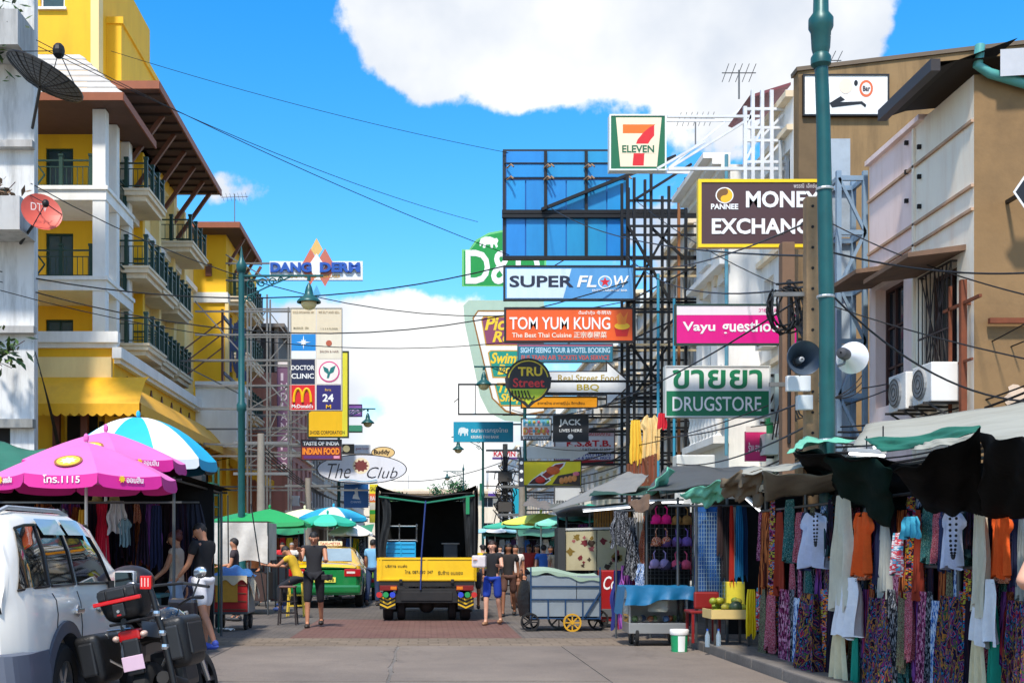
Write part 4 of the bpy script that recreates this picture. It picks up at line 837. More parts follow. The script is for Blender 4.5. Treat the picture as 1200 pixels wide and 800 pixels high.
et = sign('eight_panel_sign','tall board of eight square shop panels, blue star above and red golden arch below',341,361,400.5,480.5,30,(216,208,196),(170,165,155),th=.2,fw=.03,
     rects=[(341.5,362,370,390,(226,212,182),'panel_face'),(371.5,362,400,390,(222,208,180),'panel_face'),(341.5,391.5,370,411,(18,132,206),'panel_face'),(341.5,411,370,420,(230,238,242),'panel_face'),(371.5,391.5,400,420,(228,220,200),'panel_face'),(340.5,421,369,450,(20,30,66),'panel_face'),(371.5,421,400,450,(236,228,220),'panel_face'),(339.5,451,369,480,(206,24,26),'panel_face'),(371,451,399.5,480,(40,28,106),'panel_face')],
     texts=[('DOCTOR',341.5,428,368.5,433.5,WHT,.02),('CLINIC',341.5,437.5,368,443.5,WHT,.02),("McDonald's",342,473.5,367,478,WHT,.02),('24',378,461.5,391,470.5,WHT,.03),('M',382,474,388,478.5,(252,190,20),.01),('hrs',381,455,388,458,(230,180,60),.01),('GOLD EXCHANGE 24H',343,364.5,368,367,(170,150,120),.01),('WE BUY AND SELL',373,364.5,398,367,(170,150,120),.01),('MASSAGE · SPA',344,383,362,385.5,(150,140,110),.01),('1 2 3 4 FLOOR',376,384,396,386,(150,140,110),.01),('SALON & HAIR',375,410.5,397,413,(150,120,110),.01)],arm='l',wallX=-9.05,armc=M_STEELG,armz=(.02,.25,.5,.75,.98))
d30 = F / 30 - .034
mb = MB()
for cx in (349.5,359.5): mb.tube([Vector(((cx + 5.0 * math.sin(t) - 500) / 30,d30,H + (645 - 472 + 16.5 * math.cos(t * .985) ** .8) / 30)) for t in [-1.57 + i * 3.14 / 14 for i in range(15)]],.05,6)
mb.build('golden_arches', paint((252, 190, 20)), et)
def logo(parent, pts, c, s, off, nm='emblem'): 
    pp = [P(x,y,s) for x,y in pts];MB().prism([(p.x,p.z) for p in pp],'y',F / s - off - .006,F / s - off).build(nm,paint(c),parent)
logo(et,[(355.7 + (8.5 if i % 4 == 0 else 2.2 if i % 2 else 4.0) * math.sin(R(22.5 * i)),401 - (8.5 if i % 4 == 0 else 2.2 if i % 2 else 4.0) * math.cos(R(22.5 * i))) for i in range(16)],(238,246,250),30,.016)
logo(et,ell(385.8,435.5,12.3,12.3,32),(214,60,130),30,.016);logo(et,ell(385.8,435.5,10.8,10.8,32),(238,230,224),30,.023)
logo(et,[(378.5,429),(384.5,432),(385.8,436),(387.5,431),(393.5,428),(391,436),(387,438),(385.5,443),(383,443),(384,438),(380,435)],(16,112,110),30,.03)
logo(et, ell(385.5, 402, 3.6, 3.4, 14), (180, 90, 60), 30, .016)
sign('yellow_panel_sign','tall plain yellow advertising panel behind the eight panel sign',361,412,408,512,27.5,(240,190,16),(40,50,30),fw=.06,rects=[(401,413,407,511,(226,220,60),'bright_edge')],texts=[('SHOES CORPORATION',363,504.5,404,508.5,(60,50,20),.01)],arm='l',armc=M_STEELG,armz=(.1,.9))
sign('indian_food_sign','dark red TASTE OF INDIA restaurant sign with orange INDIAN FOOD letters',353,515,400,538.5,29.5,(120,22,30),(40,20,24),fw=.03,rects=[(354,516,399.5,523,(26,22,28),'top_band'),(356,533.5,390,537,(90,40,110),'purple_strip'),(391,533.8,398,536.8,(226,150,180),'pink_spot')],
     texts=[('TASTE OF INDIA',355,517,397.5,521.5,WHT,.03),('INDIAN FOOD',354.5,524.5,398,532.5,(250,140,20),.045)],arm='l',armc=M_STEELG,armz=(.2,.8))
vs_ = sign('vertical_purple_sign','narrow purple vertical sign with stacked pale letters on the terracotta house',325,430,339,545,22,(120,84,112),(90,60,84),fw=.04,rects=[(325.5,421,338.5,430,(226,216,214),'top_panel')],
     texts=[(ch,329,437 + i * 11.6,336.5 if ch != 'I' else 332,446 + i * 11.6,(206,190,200),.01) for i,ch in enumerate('INDIAN FOO')],arm='l',armc=M_STEELG,armz=(.2,.5,.8))
sign('violet_sign','small violet sign with white letters above the hanging lamp',405.5,474,424,487.5,24,(140,90,170),(70,40,90),fw=.04,texts=[('นวดไทย',407.5,478,422,484.5,(236,220,240),.02)],arm='l',armc=M_STEELG)
sign('green_shade_board','green sloping shade board below the small violet sign',405,498,424,505,23,(60,140,110),None,th=.8,arm='l',armc=M_STEELG,diag=False)
cs = sign('oval_script_sign','large white oval sign with looping black script and brown crest',371,532,477,567,27,WHT,None,panel=False,
     polys=[(ell(424,549.5,53,17.5,48),(30,26,40),'rim'),(ell(424,549.5,51.8,16.4,48),(228,230,238),'face'),(ell(423,545.5,10,9.5,20),(240,224,190),'crest_ground'),([(423 + (8 + 1.2 * (-1) ** i) * math.cos(R(18 * i)),545.5 + (6.5 + (-1) ** i) * math.sin(R(18 * i))) for i in range(20)],(120,54,50),'crest')],
     texts=[('The',384,543,411,560,(30,26,40),-.01,.35),('Club',430,547,466,560,(30,26,40),-.01,.35)],arm='l',armc=M_STEELG,armz=(.5,),diag=False)
mb = MB();mb.tube([Vector(((397 + t * 45 - 500) / 27,F / 27 - .06,H + (645 - 563 + 1.2 * math.sin(t * 7)) / 27)) for t in [i / 10 for i in range(11)]],.02,5);mb.build('blue_flourish',mat((80,160,196),.5),cs)
sign('blue_banner_sign','blue upright banner with white tower emblem below the oval sign',403,567,431.5,594.5,26.5,(20,96,170),None,polys=[([(413,584),(414,580),(416,578),(415,573),(419,571),(419.5,577),(420,581),(422,585)],(236,240,244),'emblem')],texts=[('CHANG',411,586.5,423,589,(190,214,236),.01)],arm='l',armc=M_STEELG,armz=(.9,),diag=False)
sign('cream_oval_sign','small cream oval sign with brown letters behind the large oval sign',435,523,463.5,540,22,WHT,None,panel=False,polys=[(ell(449,530,14,7,28),(60,40,24),'rim'),(ell(449,530,13,6.1,28),(240,206,140),'face')],texts=[('Buddy',438,526.5,457,533.5,(40,26,20),.04)],arm='l',armc=M_STEELG,armz=(.5,),diag=False)
sign('black_crest_sign','small black sign with cream crest behind the oval sign',401,520,415,531,24,(28,28,28),None,polys=[(ell(406,525.5,4,4),(196,186,140),'crest')],arm='l',armc=M_STEELG,diag=False)
sign('small_white_sign','small plain white sign between the black crest sign and the cream oval',415,521,434,531,23.5,(236,236,236),None,texts=[('guest house',417,523.5,432,527.5,(180,110,120),.01)],arm='l',armc=M_STEELG,diag=False)
sign('stacked_price_sign','stack of yellow orange and green small panels left of the truck',433,567,443,612,27,(230,216,40),None,rects=[(433,578,443,588,(230,110,50),'panel_face'),(433,588.5,443,597,(226,220,200),'panel_face'),(433,597.5,443,602,(60,180,60),'panel_face')],texts=[('SALE',434,570,442,575,(70,60,20),.02),('BAR',434,581,442,586,WHT,.02)],arm='l',armc=M_STEELG,diag=False)
# --- grey steel lattice behind the clinic signs
gl = thing('grey_lattice','grey steel lattice frame left of the eight panel sign','lattice',P(315,645,28) - Vector((0,0,H)))
for xx in (290, 313, 338):
    for off in (0,1.0): p = P(xx,360 if xx != 313 else 345,28);MB().bar((p.x,F / 28 + off,0),(p.x,F / 28 + off,p.z),.07).build('upright',M_STEELG,gl)
for yy in (362,395,428,452,480,510,545): MB().bar(P(288,yy,28),P(341,yy,28),.06).build('rung',M_STEELG,gl)
for (xa,ya,xb,yb_) in ((290,395,313,362),(313,362,338,395),(290,362,313,395),(290,452,338,395),(290,480,338,452),(313,510,338,452),(290,545,338,510),(288,528,366,480)): MB().bar(P(xa,ya,28) + Vector((0,.05,0)),P(xb,yb_,28) + Vector((0,.05,0)),.045).build('diagonal',M_STEELG,gl)

# dark folded sign at the right edge, more clutter on the white houses
ds = sign('dark_edge_sign','dark sign with white rim cut off by the right edge',1188,206,1216,244,71,(30,30,34),None,polys=[([(1187,225),(1200,206),(1216,206),(1216,244),(1200,244)],(226,226,226),'rim'),([(1190,225),(1201,209),(1216,209),(1216,241),(1201,241)],(28,28,32),'face')],panel=False)
MB().bar(P(1200,225,71) + Vector((0,.05,0)),Vector((P(1200,0,71).x,PY0 + .1,P(0,225,71).z)),.06).build('support_arm',M_BLK,ds)
for i,(y,z0,z1,c) in enumerate(((31.0,3.2,12.0,(180,184,184)),(33.0,4,12.3,(90,150,170)),(37.5,3.2,11,(200,200,196)),(41.8,3,12,(120,124,124)),(46.6,3,11,(190,186,176)),(52.2,3,12,(150,154,154)))):
    tag(MB().tube([(XR - .12 - (.9 if y == 33.0 else 0),y,z0),(XR - .12 - (.9 if y == 33.0 else 0),y,z1)],.05,8).build('drain_pipe',mat(c,.5,0,.15,4,grime=.4)),('pale drain pipe on the tall white house','blue green drain pipe at the corner of the ornate house','white drain pipe beside the ornate house','dark grey drain pipe behind the scaffold','cream drain pipe beyond the scaffold','far grey drain pipe behind the stacked signs')[i],'pipe')
# ================================================================ lamp posts
M_LAMP = mat((18, 84, 84), .4, .1, .2, 5, grime=.3, gc=(20, 40, 40)); M_LAMPG = mat((224, 206, 150), .3)
def lamp_head(parent, p, k=1.0):
    MB().lathe([(.02,.55 * k),(.05 * k,.5 * k),(.09 * k,.42 * k),(.12 * k,.3 * k),(.13 * k,.2 * k),(.3 * k,.06 * k),(.36 * k,.0),(.36 * k,-.04 * k),(.3 * k,-.03 * k)],p,18).build('lamp_shade',M_LAMP,parent,smooth=50)
    MB().ball(p + Vector((0,0,-.06 * k)),.24 * k,.24 * k,.2 * k,14,8).build('globe',M_LAMPG,parent,smooth=180)
def lamp_post(label, x, s, ytop, arm=1, hx=None, hy=None, r=.09):
    b = P(x, 645, s); b.z = 0; t = thing('street_lamp', label, 'street lamp', b); top = P(x, ytop, s).z
    prof = [(r * 2.3,0.1),(r * 2.3,.3),(r * 1.9,.35),(r * 1.7,.9),(r * 1.25,1.0),(r * 1.2,1.15),(r,1.25),(r * .98,top * .55),(r * 1.35,top * .55 + .05),(r * 1.35,top * .55 + .18),(r * .9,top * .55 + .25),(r * .8,top - .5),(r * 1.3,top - .45),(r * 1.5,top - .3),(r * .8,top - .2),(r * .5,top - .1),(.01,top + .15)]
    MB().lathe(prof, b, 14).build('post', M_LAMP, t, smooth=40)
    if hx is not None:
        hp_ = P(hx, hy, s); za = hp_.z + .62
        MB().tube([(b.x, b.y, za), (hp_.x + .35 * arm, b.y, za)], .03).build('arm', M_LAMP, t)
        mb = MB()                                                      # iron scrollwork under the arm
        for (c0,rr,zz) in ((.25,.16,-.22),(.5,.13,-.18),(.22,.12,-.55),(.75,.1,-.14),(.95,.07,-.1)):
            mb.tube([(b.x + arm * (c0 + rr * (1 - q / 14) * math.cos(q * .75)),b.y,za + zz + rr * (1 - q / 14) * math.sin(q * .75)) for q in range(13)],.018,5)
        mb.tube([(b.x,b.y,za - .75),(b.x + arm * .15,b.y,za - .5),(b.x + arm * .6,b.y,za - .28),(b.x + arm * 1.2,b.y,za - .02)],.02,5);mb.build('scrollwork',M_LAMP,t)
        MB().tube([(hp_.x, b.y, za), (hp_.x, b.y, za - .12)], .05).build('hanger', M_LAMP, t)
        lamp_head(t, hp_, .82)
    return t
lamp_post('tall dark green lamp post with hanging lamp in front of the yellow hotel',283,48,296,1,362,353)
# near right post, runs out of the top of the picture
b = P(970,645,105);b.z = 0.12;lp = thing('street_lamp','thick dark green lamp post beside the loudspeakers','street lamp',b)
top = P(962, -40, 105)
mb = MB().tube([b,b + Vector((0,0,1)),Vector((b.x - .01,b.y,4)),Vector((b.x - .05,b.y,6.2)),Vector((b.x - .075,b.y,6.85))],[.12,.09,.086,.076,.072],16);mb.build('post',M_LAMP,lp,smooth=50)
MB().lathe([(.072,0),(.11,.04),(.11,.12),(.085,.16),(.1,.22),(.11,.4),(.135,.45),(.135,.55),(.085,.62),(.07,1.3)],(b.x - .077,b.y,6.75),16).build('capital',M_LAMP,lp,smooth=40)
for z in (2.6,4.2,5.4): MB().lathe([(.096,-.015),(.1,0),(.096,.015)],(b.x - .01 * z * .6,b.y,z),14).build('strap',mat((180,184,184),.4,.6),lp)
lamp_head(lp,Vector((b.x - .9,b.y,8.4)),.9);MB().tube([(b.x - .08,b.y,8.05),(b.x - .08,b.y,9.0),(b.x - .9,b.y,9.0),(b.x - .9,b.y,8.85)],.03).build('arm',M_LAMP,lp)
lamp_post('slim lamp post left of the large oval sign with lamp hanging right',397,26,440,1,431,495,.07)
lamp_post('lamp post right of the truck with lamp reaching left under the turquoise bank sign',566,23,505,-1,537,526,.07)
lamp_post('lamp post with lamp reaching left in front of the big curly sign', 615, 33, 425, -1, 567, 450, .07)
lamp_post('tiny far lamp post left of the street end with lamp on the left', 543, 13, 545, -1, 524, 560, .07)

# ================================================================ utility poles
M_POLE = mat((150,122,88),.85,0,.25,4,.3,20,grime=.4,gc=(90,70,50),streak=True);M_CONC = mat((150,142,130),.85,0,.12,3,grime=.4)
b = P(950,645,96);b.z = .12;up = thing('utility_pole','wooden utility pole with grey loudspeakers and coiled cables','utility pole',b)
t_ = P(949,232,96);MB().cbox(b.x - .075,b.x + .075,b.y - .075,b.y + .075,.12,t_.z,.015).build('post',M_POLE,up)
for i in range(16): MB().disc((b.x,b.y - .078,1.8 + i * .25),.018,.01,'y',8).build('bolt_hole',M_DARK,up)
for z,l in ((3.4,.5),(4.5,.45)): MB().bar((b.x - l,b.y + .02,z),(b.x + .2,b.y + .02,z),.05).build('cross_arm',M_STEELG,up)
b2 = P(922,645,62);b2.z = .12;u2 = thing('utility_pole','second weathered pole behind the loudspeaker, dark with cables','utility pole',b2)
MB().cbox(b2.x - .12,b2.x + .12,b2.y - .12,b2.y + .12,.12,P(0,285,62).z,.02).build('post',mat((120,92,70),.85,0,.2),u2)
mb = MB().tube([P(922, 520, 62) + Vector((0, -.15, 0)), P(922, 330, 62) + Vector((0, -.15, 0))], .035)
for k in range(10): mb.tube([P(905 + 4 * k,515 - 3 * k,61),P(910 + 3 * k,485,61),P(918 + k,460 - 8 * (k % 4),61)],.018,4)
mb.build('cable_run', M_BLK, u2)
def cable_pole(label, x, s, ytop, tang=True):
    b = P(x, 645, s); b.z = .0; u = thing('utility_pole', label, 'utility pole', b); zt = P(x, ytop, s).z
    MB().tube([(b.x, b.y, 0), (b.x, b.y, zt)], [.17, .12], 8).build('post', M_CONC, u, smooth=60)
    for z in (zt - .3,zt - 1.3): MB().bar((b.x - .9,b.y,z),(b.x + .9,b.y,z),.09).build('cross_arm',M_STEELG,u)
    if tang:
        mb = MB(); rr = random.Random(int(x))
        for k in range(26):
            z = rr.uniform(zt * .38,zt - .9);q = rr.uniform(.25,.75);a = rr.uniform(0,6.3);tilt = rr.uniform(-.4,.4)
            mb.tube([(b.x + q * math.cos(a + j * .7) * .8,b.y - .15 + .25 * math.sin(a + j * .7),z + q * .8 * math.sin(j * .7) + tilt * math.cos(j * .7)) for j in range(9)],.024,4)
        for k in range(9): mb.tube([(b.x + rr.uniform(-.25,.25),b.y - .2,zt - .6),(b.x + rr.uniform(-.4,.4),b.y - .25,zt * .6),(b.x + rr.uniform(-.3,.3),b.y - .2,2)],.03,4)
        o = mb.build('cable_tangle', M_BLK, u)
        for z in (zt * .5,zt * .72): MB().box(b.x - .35,b.x + .3,b.y - .45,b.y - .18,z,z + .45).build('junction_box',mat((70,66,62),.6),u)
    return u
cable_pole('concrete pole buried in tangled cables right of the truck', 592, 25, 520)
cable_pole('concrete pole with few cables near the far yellow awning', 306, 36, 508, False)
cable_pole('concrete pole behind the man walking, near the green tents', 361, 30, 560, False)
cable_pole('far concrete pole just left of the far green umbrellas on the right side', 612, 33, 560, False)

# ================================================================ loudspeakers, boxes, coil
def horn(label, c, r, ang, m, back=False):
    t = thing('loudspeaker', label, 'loudspeaker', c, rotz=ang, local=True)
    MB().lathe([(r,0),(r * 1.02,.02),(r * .94,.03),(r * .55,.16),(r * .3,.26),(r * .22,.3)],(0,0,0),28,'y').build('horn',m,t,smooth=60)
    MB().lathe([(.01,-.0 + .1),(r * .16,.11),(r * .2,.2),(r * .2,.3)],(0,0,0),16,'y').build('throat',mat((150,154,160),.4),t,smooth=60)
    MB().lathe([(.01,.45),(r * .3,.44),(r * .36,.4),(r * .36,.28),(r * .22,.27)],(0,0,0),18,'y').build('driver',mat((60,60,64),.5),t,smooth=40)
    MB().tube([(0, .3, -r * .3), (0, .33, -r * .6), (.06, .36, -r * .75)], .015).build('bracket', M_STEELG, t)
    return t
horn('round grey horn loudspeaker facing the camera on the wooden pole',P(943,419,101),.2,0,mat((70,84,100),.4,.2,.15,4))
h2 = horn('white horn loudspeaker turned away to the right behind the lamp post',P(997,422,107),.17,R(145),mat((222,222,226),.35,.1,.1,4));h2.location += Vector((-.03,-.15,0))
tag(MB().cbox(P(922,0,97).x,P(950,0,97).x,14.42,14.5,P(0,458,97).z,P(0,440,97).z,.01).build('meter_box',mat((216,220,222),.5)),'white electric meter box below the grey loudspeaker','meter box')
tag(MB().cbox(P(934,0,97).x,P(952,0,97).x,14.4,14.5,P(0,480,97).z,P(0,463,97).z,.01).build('small_junction_box',mat((206,212,214),.5)),'small pale junction box low on the wooden pole','junction box')
mb = MB(); rr = random.Random(5)
for k in range(9):
    ox, oy = rr.uniform(-6, 8), rr.uniform(-8, 8); pts = []
    for j in range(17):
        a = j / 16 * 2 * math.pi * .85 + 2.4;pts.append(P(920 + ox + (12 + k) * math.cos(a),357 + oy - (26 + rr.uniform(-2,2)) * math.sin(a),93) + Vector((0,rr.uniform(-.06,.06),0)))
    mb.tube(pts, .013, 5)
for k in range(6): mb.tube([P(926 + 3 * k,360,93),P(930 + 2.2 * k,380,93),P(944,398 + 3 * k,95)],.013,4)
mb.tube([P(910, 333, 93), P(949, 330, 96)], .015)
tag(mb.build('cable_coil', M_BLK), 'black loops of spare cable hanging left of the wooden pole', 'cable coil')

# ================================================================ overhead wires
def wire(pts,r=.014,sag=0,label='thin black overhead wire crossing the street',group='overhead wires',c=None):
    P0, P1 = Vector(pts[0]), Vector(pts[1]); q = []
    for i in range(17):
        t = i / 16; p = P0.lerp(P1, t); p.z -= sag * 4 * t * (1 - t); q.append(p)
    return tag(MB().tube(q, r, 5).build('overhead_wire', c or M_BLK), label, 'wire', group)
for (q0,q1,r_,sg,lab) in (((0,318,40),(590,312,36),.022,.9,'sagging black wire from the white building to the blue and white sign'),((0,330,40),(736,330,36),.02,1.6,'long deep sagging wire from the white building to the black scaffold'),((36,215,40),(740,352,36),.016,1.8,'wire sloping down from above the red dish to the black scaffold'),((0,340,42),(640,395,34),.014,.9,'lowest long wire from the white building to the orange sign')): wire((P(*q0),P(*q1)),r_,sg,lab)
wire((P(10,30,40),P(600,300,34)),.013,.3,'thin wire from above the black dish down to the blue billboard');wire((P(15,40,40),P(560,260,24)),.013,.5,'thin wire from the black dish down to the green arched sign');wire((P(130,60,38),P(600,180,34)),.009,.2,'thinnest wire from the yellow tower to the top of the blue billboard')
W3 = ['from the right edge to the blue stair tower','across the brown gable wall to the wooden pole','from the right edge past the air conditioners','from the right edge down to the drugstore sign','from the right edge up to the scaffold top','from the right edge to the wooden pole below the loudspeakers','from the wooden pole to the foot of the blue billboard','from the wooden pole to the middle of the blue billboard','from the wooden pole down to the mosaic letter sign','from the wooden pole top to the scaffold','from the low junction box to the shop canopies','from the low junction box to the scaffold foot','under the drugstore sign to the mosaic letter sign']
for i,(a,b_,s0,s1,sg) in enumerate((((1200,345),(975,262),75,55,.12),((1200,320),(960,292),90,98,.1),((1200,400),(1010,455),70,57,.1),((1200,380),(880,500),72,46,.3),((1200,420),(745,235),80,36,.6),((1200,470),(960,330),100,100,.3),((950,335),(735,300),96,36,.5),((950,300),(640,240),96,34,.4),((945,345),(600,480),95,34,.7),((948,260),(740,310),96,36,.3),((944,500),(780,540),96,46,.25),((944,470),(740,505),96,37,.3),((900,475),(620,520),60,34,.5))):
    wire((P(*a, s0), P(*b_, s1)), .013, sg, 'black wire ' + W3[i])
for k in range(9): wire((P(1230,440 + 7 * k,72),P(985 - 3 * k,500 + 6 * k,62)),.016 + .006 * (k % 3),.18 + .05 * (k % 4),'one of a thick bundle of black cables sagging above the right stalls','cable bundle above the stalls')
for k in range(5): wire((P(970,510 + 3 * k,62),P(780,575 - 5 * k,44)),.02,.25 + .1 * k,'cable sagging along the shop canopies below the drugstore sign','cables below the drugstore sign')
for k in range(3): wire((P(1010,440 + 8 * k,60),P(960,470 - 4 * k,100)),.01,.1,'short slack wire between lamp post and pink house','slack wires by the lamp post')
for k in range(4): wire((P(38 + k * 3,400 + 12 * k,40),P(66 + 2 * k,520 + 4 * k,37)),.014,-.15,'dark wire hanging down the corner of the yellow podium','wires on the yellow podium')
for k in range(4): wire((P(306,520 + 5 * k,36),P(440,590 - 3 * k,20)),.02,.8,'slack cable running down the left side of the street','cables along the left side')
for k in range(5): wire((P(592,535 + 8 * k,25),P(740,520 + 10 * k,36)),.02,.5,'slack cable between the tangled pole and the sign scaffold','cables at the tangled pole')
wire((P(592, 540, 25), P(440, 560, 19)), .02, .5, 'thin far wire from the tangled pole over the truck')

# ================================================================ dishes, antennas
def dish(label, c, r, dr, m, mesh=False, foot=None):
    t = thing('satellite_dish',label,'satellite dish',c);q = Vector(dr).to_track_quat('Z','Y').to_matrix().to_4x4();T = Matrix.Translation(c) @ q;mb = MB()
    dep = .28 * r
    def pt(a, f): return T @ Vector((r * f * math.cos(a), r * f * math.sin(a), dep * (f * f - 1)))
    n = 24
    if mesh:
        for i in range(n): mb.tube([pt(2 * math.pi * i / n,f / 6) for f in range(7)],.012 if i % 3 else .025,4)
        for f in [k / 9 for k in range(1,10)]: mb.tube([pt(2 * math.pi * i / 28,f) for i in range(29)],.008 if f < .99 else .03,4)
        mb.build('mesh_ribs', m, t)
        MB().grid(lambda u,v: pt(2 * math.pi * u,v * .99 + .005),28,6).build('mesh_screen',mat((92,96,100),.6,.3,.3,6),t,smooth=80)
    else:
        MB().grid(lambda u, v: pt(2 * math.pi * u, v + .005), 28, 6).build('reflector', m, t, smooth=80)
    f = T @ Vector((0, 0, r * .75)); MB().ball(f, .14 * r + .02, None, .2 * r, 10, 6).build('feed', M_BLK, t)
    mb = MB()
    for a in (0, 2.1, 4.2): mb.tube([pt(a, .98), f], .014, 4)
    mb.build('feed_strut', M_BLK, t)
    back = T @ Vector((0,0,-dep));MB().tube([back,foot or back + Vector((0,.3,-1.0))],.045,8).build('mast',M_BLK,t);return t
dish('large black mesh satellite dish on the white building',P(53,90,42.5),1.1,(.42,.1,.9),M_BLK,True,P(38,150,40.2))
rd = dish('red satellite dish on the white building below the black one',P(49,248,42.5),.56,(.5,-.8,.3),mat((206,92,76),.5,0,.1,4),False,P(24,285,40))
text_mb('DTV',-.25,.2,-.08,.13,0).xf(Matrix.Translation(P(47,244,42.7)) @ Matrix.Rotation(R(32),4,'Z')).build('lettering',WHT and paint((240,220,214)),rd)
def antenna(label, x, y, s, h, n=7):
    b = P(x,y,s);t = thing('roof_antenna',label,'antenna',b);MB().tube([b,b + Vector((0,0,h))],.025).build('mast',M_STEELG,t);mb = MB()
    e = Vector((1, .3, .12)).normalized()
    mb.tube([b + Vector((0, 0, h * .9)) - e * .2 * n / 2, b + Vector((0, 0, h * .9)) + e * .2 * n / 2], .015)
    for i in range(n): c = b + Vector((0,0,h * .9)) + e * .2 * (i - n / 2 + .5);mb.tube([c + Vector((0,-.35,.1)),c + Vector((0,.35,-.1))],.01,4)
    mb.build('boom', M_STEELG, t)
antenna('thin roof antenna on the far wing of the yellow hotel', 275, 264, 23, 1.6)
antenna('thin roof antenna above the white lattice',866,116,45,.75,5);antenna('thin roof antenna beside the green seven sign',815,172,36,1.0)
antenna('thin tall antenna behind the lamp post on the brown wall', 970, 96, 46, .6, 4)

# ================================================================ plants on the white building
def leaf_cluster(t, c, n, spread, size, cols, rr):
    for gi, cc in enumerate(cols):
        mb = MB()
        for k in range(n // len(cols)):
            a = Vector(c) + Vector((rr.gauss(0,spread[0]),rr.gauss(0,spread[1]),rr.gauss(0,spread[2])));d = Vector((rr.uniform(-1,1),rr.uniform(-1,1),rr.uniform(-1,.6))).normalized();e = d.orthogonal().normalized() * size * .22;l = size * rr.uniform(.6,1.4)
            mb.add([a, a + d * l * .5 + e, a + d * l, a + d * l * .5 - e], [(0, 1, 2, 3)])
        mb.build('foliage', mat(cc, .55, 0, .25, 5), t, recalc=False)
for (x,y,s,l,sp) in ((2,30,41,'spiky green plant hanging at the top left corner',(.3,.2,.75)),(6,412,41,'thin green sprig on the white building wall',(.3,.15,.25)),(4,232,41,'dry brown potted plant beside the red dish',(.25,.15,.2))):
    c = P(x, y, s) + Vector((0, -.15, 0)); t = thing('wall_plant', l, 'plant', c); rr = random.Random(int(y))
    cc = [(54,84,34),(84,112,44),(36,60,30)] if y != 232 else [(110,84,60),(90,70,50),(120,100,80)]
    leaf_cluster(t, c, 150 if y < 100 else 70, sp, .3, cc, rr); mb = MB()
    for k in range(8): mb.tube([c + Vector((-.4,.35,-.2)),c + Vector((rr.gauss(0,sp[0]),0,rr.gauss(0,sp[2])))],.012,4)
    mb.build('stem', M_BRN, t)
# far street trees
def tree(label, x, y, s, h, rx, rz):
    b = P(x,645,s);b.z = 0;t = thing('street_tree',label,'tree',b);rr = random.Random(int(x * 7));top = P(x,y,s).z
    MB().tube([b,b + Vector((.1,0,top * .5)),b + Vector((0,0,top))],[.16,.11,.04],7).build('trunk',M_BRN,t)
    mb = MB()
    for k in range(7): a = rr.uniform(0,6.28);mb.tube([b + Vector((0,0,top * .6)),b + Vector((rx * .7 * math.cos(a),rx * .7 * math.sin(a),top + rr.uniform(-.5,.5) * rz))],[.06,.02],5)
    mb.build('limb', M_BRN, t)
    for k in range(6):
        c = b + Vector((rr.gauss(0,rx * .45),rr.gauss(0,rx * .45),top + rr.gauss(0,rz * .4)));leaf_cluster(t,c,160,(rx * .3,rx * .3,rz * .28),.38,[(40,92,50),(64,120,62),(28,66,40)],rr)
tree('small round green tree far down the street above the truck', 527, 573, 10, 0, 1.5, 1.5)
tree('small dark tree far beyond the truck on the left', 462, 588, 11, 0, 1.6, 1.2)
# ================================================================ vehicles
def ip(tab, x):
    if x <= tab[0][0]: return tab[0][1]
    for (a, b), (c, d) in zip(tab, tab[1:]):
        if x <= c:
            t = (x - a) / (c - a); return b + (d - b) * t
    return tab[-1][1]
M_TYRE = mat((24,24,25),.85,0,.2,8);M_RIM = mat((160,162,166),.3,.8,.1,6);M_CHROME = mat((210,212,214),.15,.9,.05)
M_RED = mat((176,14,18),.2,0,.1,5,coat=.6);M_BLKP = mat((18,18,20),.45,0,.15,6,coat=.2);M_TINT = mat((14,16,18),.03,0,.3,2,spec=.8,coat=1)
M_AMB = mat((220, 120, 20), .25, 0, .1)
def wheel(parent, c, r, w_, spokes=5, rim=M_RIM):
    c = Vector(c)
    t = MB().lathe([(r * .6,-w_ / 2),(r * .9,-w_ / 2),(r * .99,-w_ * .36),(r,-w_ * .15),(r,w_ * .15),(r * .99,w_ * .36),(r * .9,w_ / 2),(r * .6,w_ / 2)],c,26,'x').build('wheel',M_TYRE,parent,smooth=40)
    mb = MB().lathe([(r * .64,-w_ * .45),(r * .6,-w_ * .4),(r * .6,w_ * .4),(r * .64,w_ * .45)],c,24,'x').disc(c,r * .16,w_ * .9,'x',14)
    for i in range(spokes):
        a = 2 * math.pi * i / spokes;mb.bar(c + Vector((w_ * .34,0,0)) + Vector((0,math.cos(a),math.sin(a))) * r * .1,c + Vector((w_ * .34,0,0)) + Vector((0,math.cos(a),math.sin(a))) * r * .62,.03,r * .16)
        mb.bar(c - Vector((w_ * .34,0,0)) + Vector((0,math.cos(a),math.sin(a))) * r * .1,c - Vector((w_ * .34,0,0)) + Vector((0,math.cos(a),math.sin(a))) * r * .62,.03,r * .16)
    mb.build('rim', rim, t, smooth=30)
    MB().disc(c, r * .58, w_ * .3, 'x', 20).build('brake_disc', M_DARK, t)
    return t
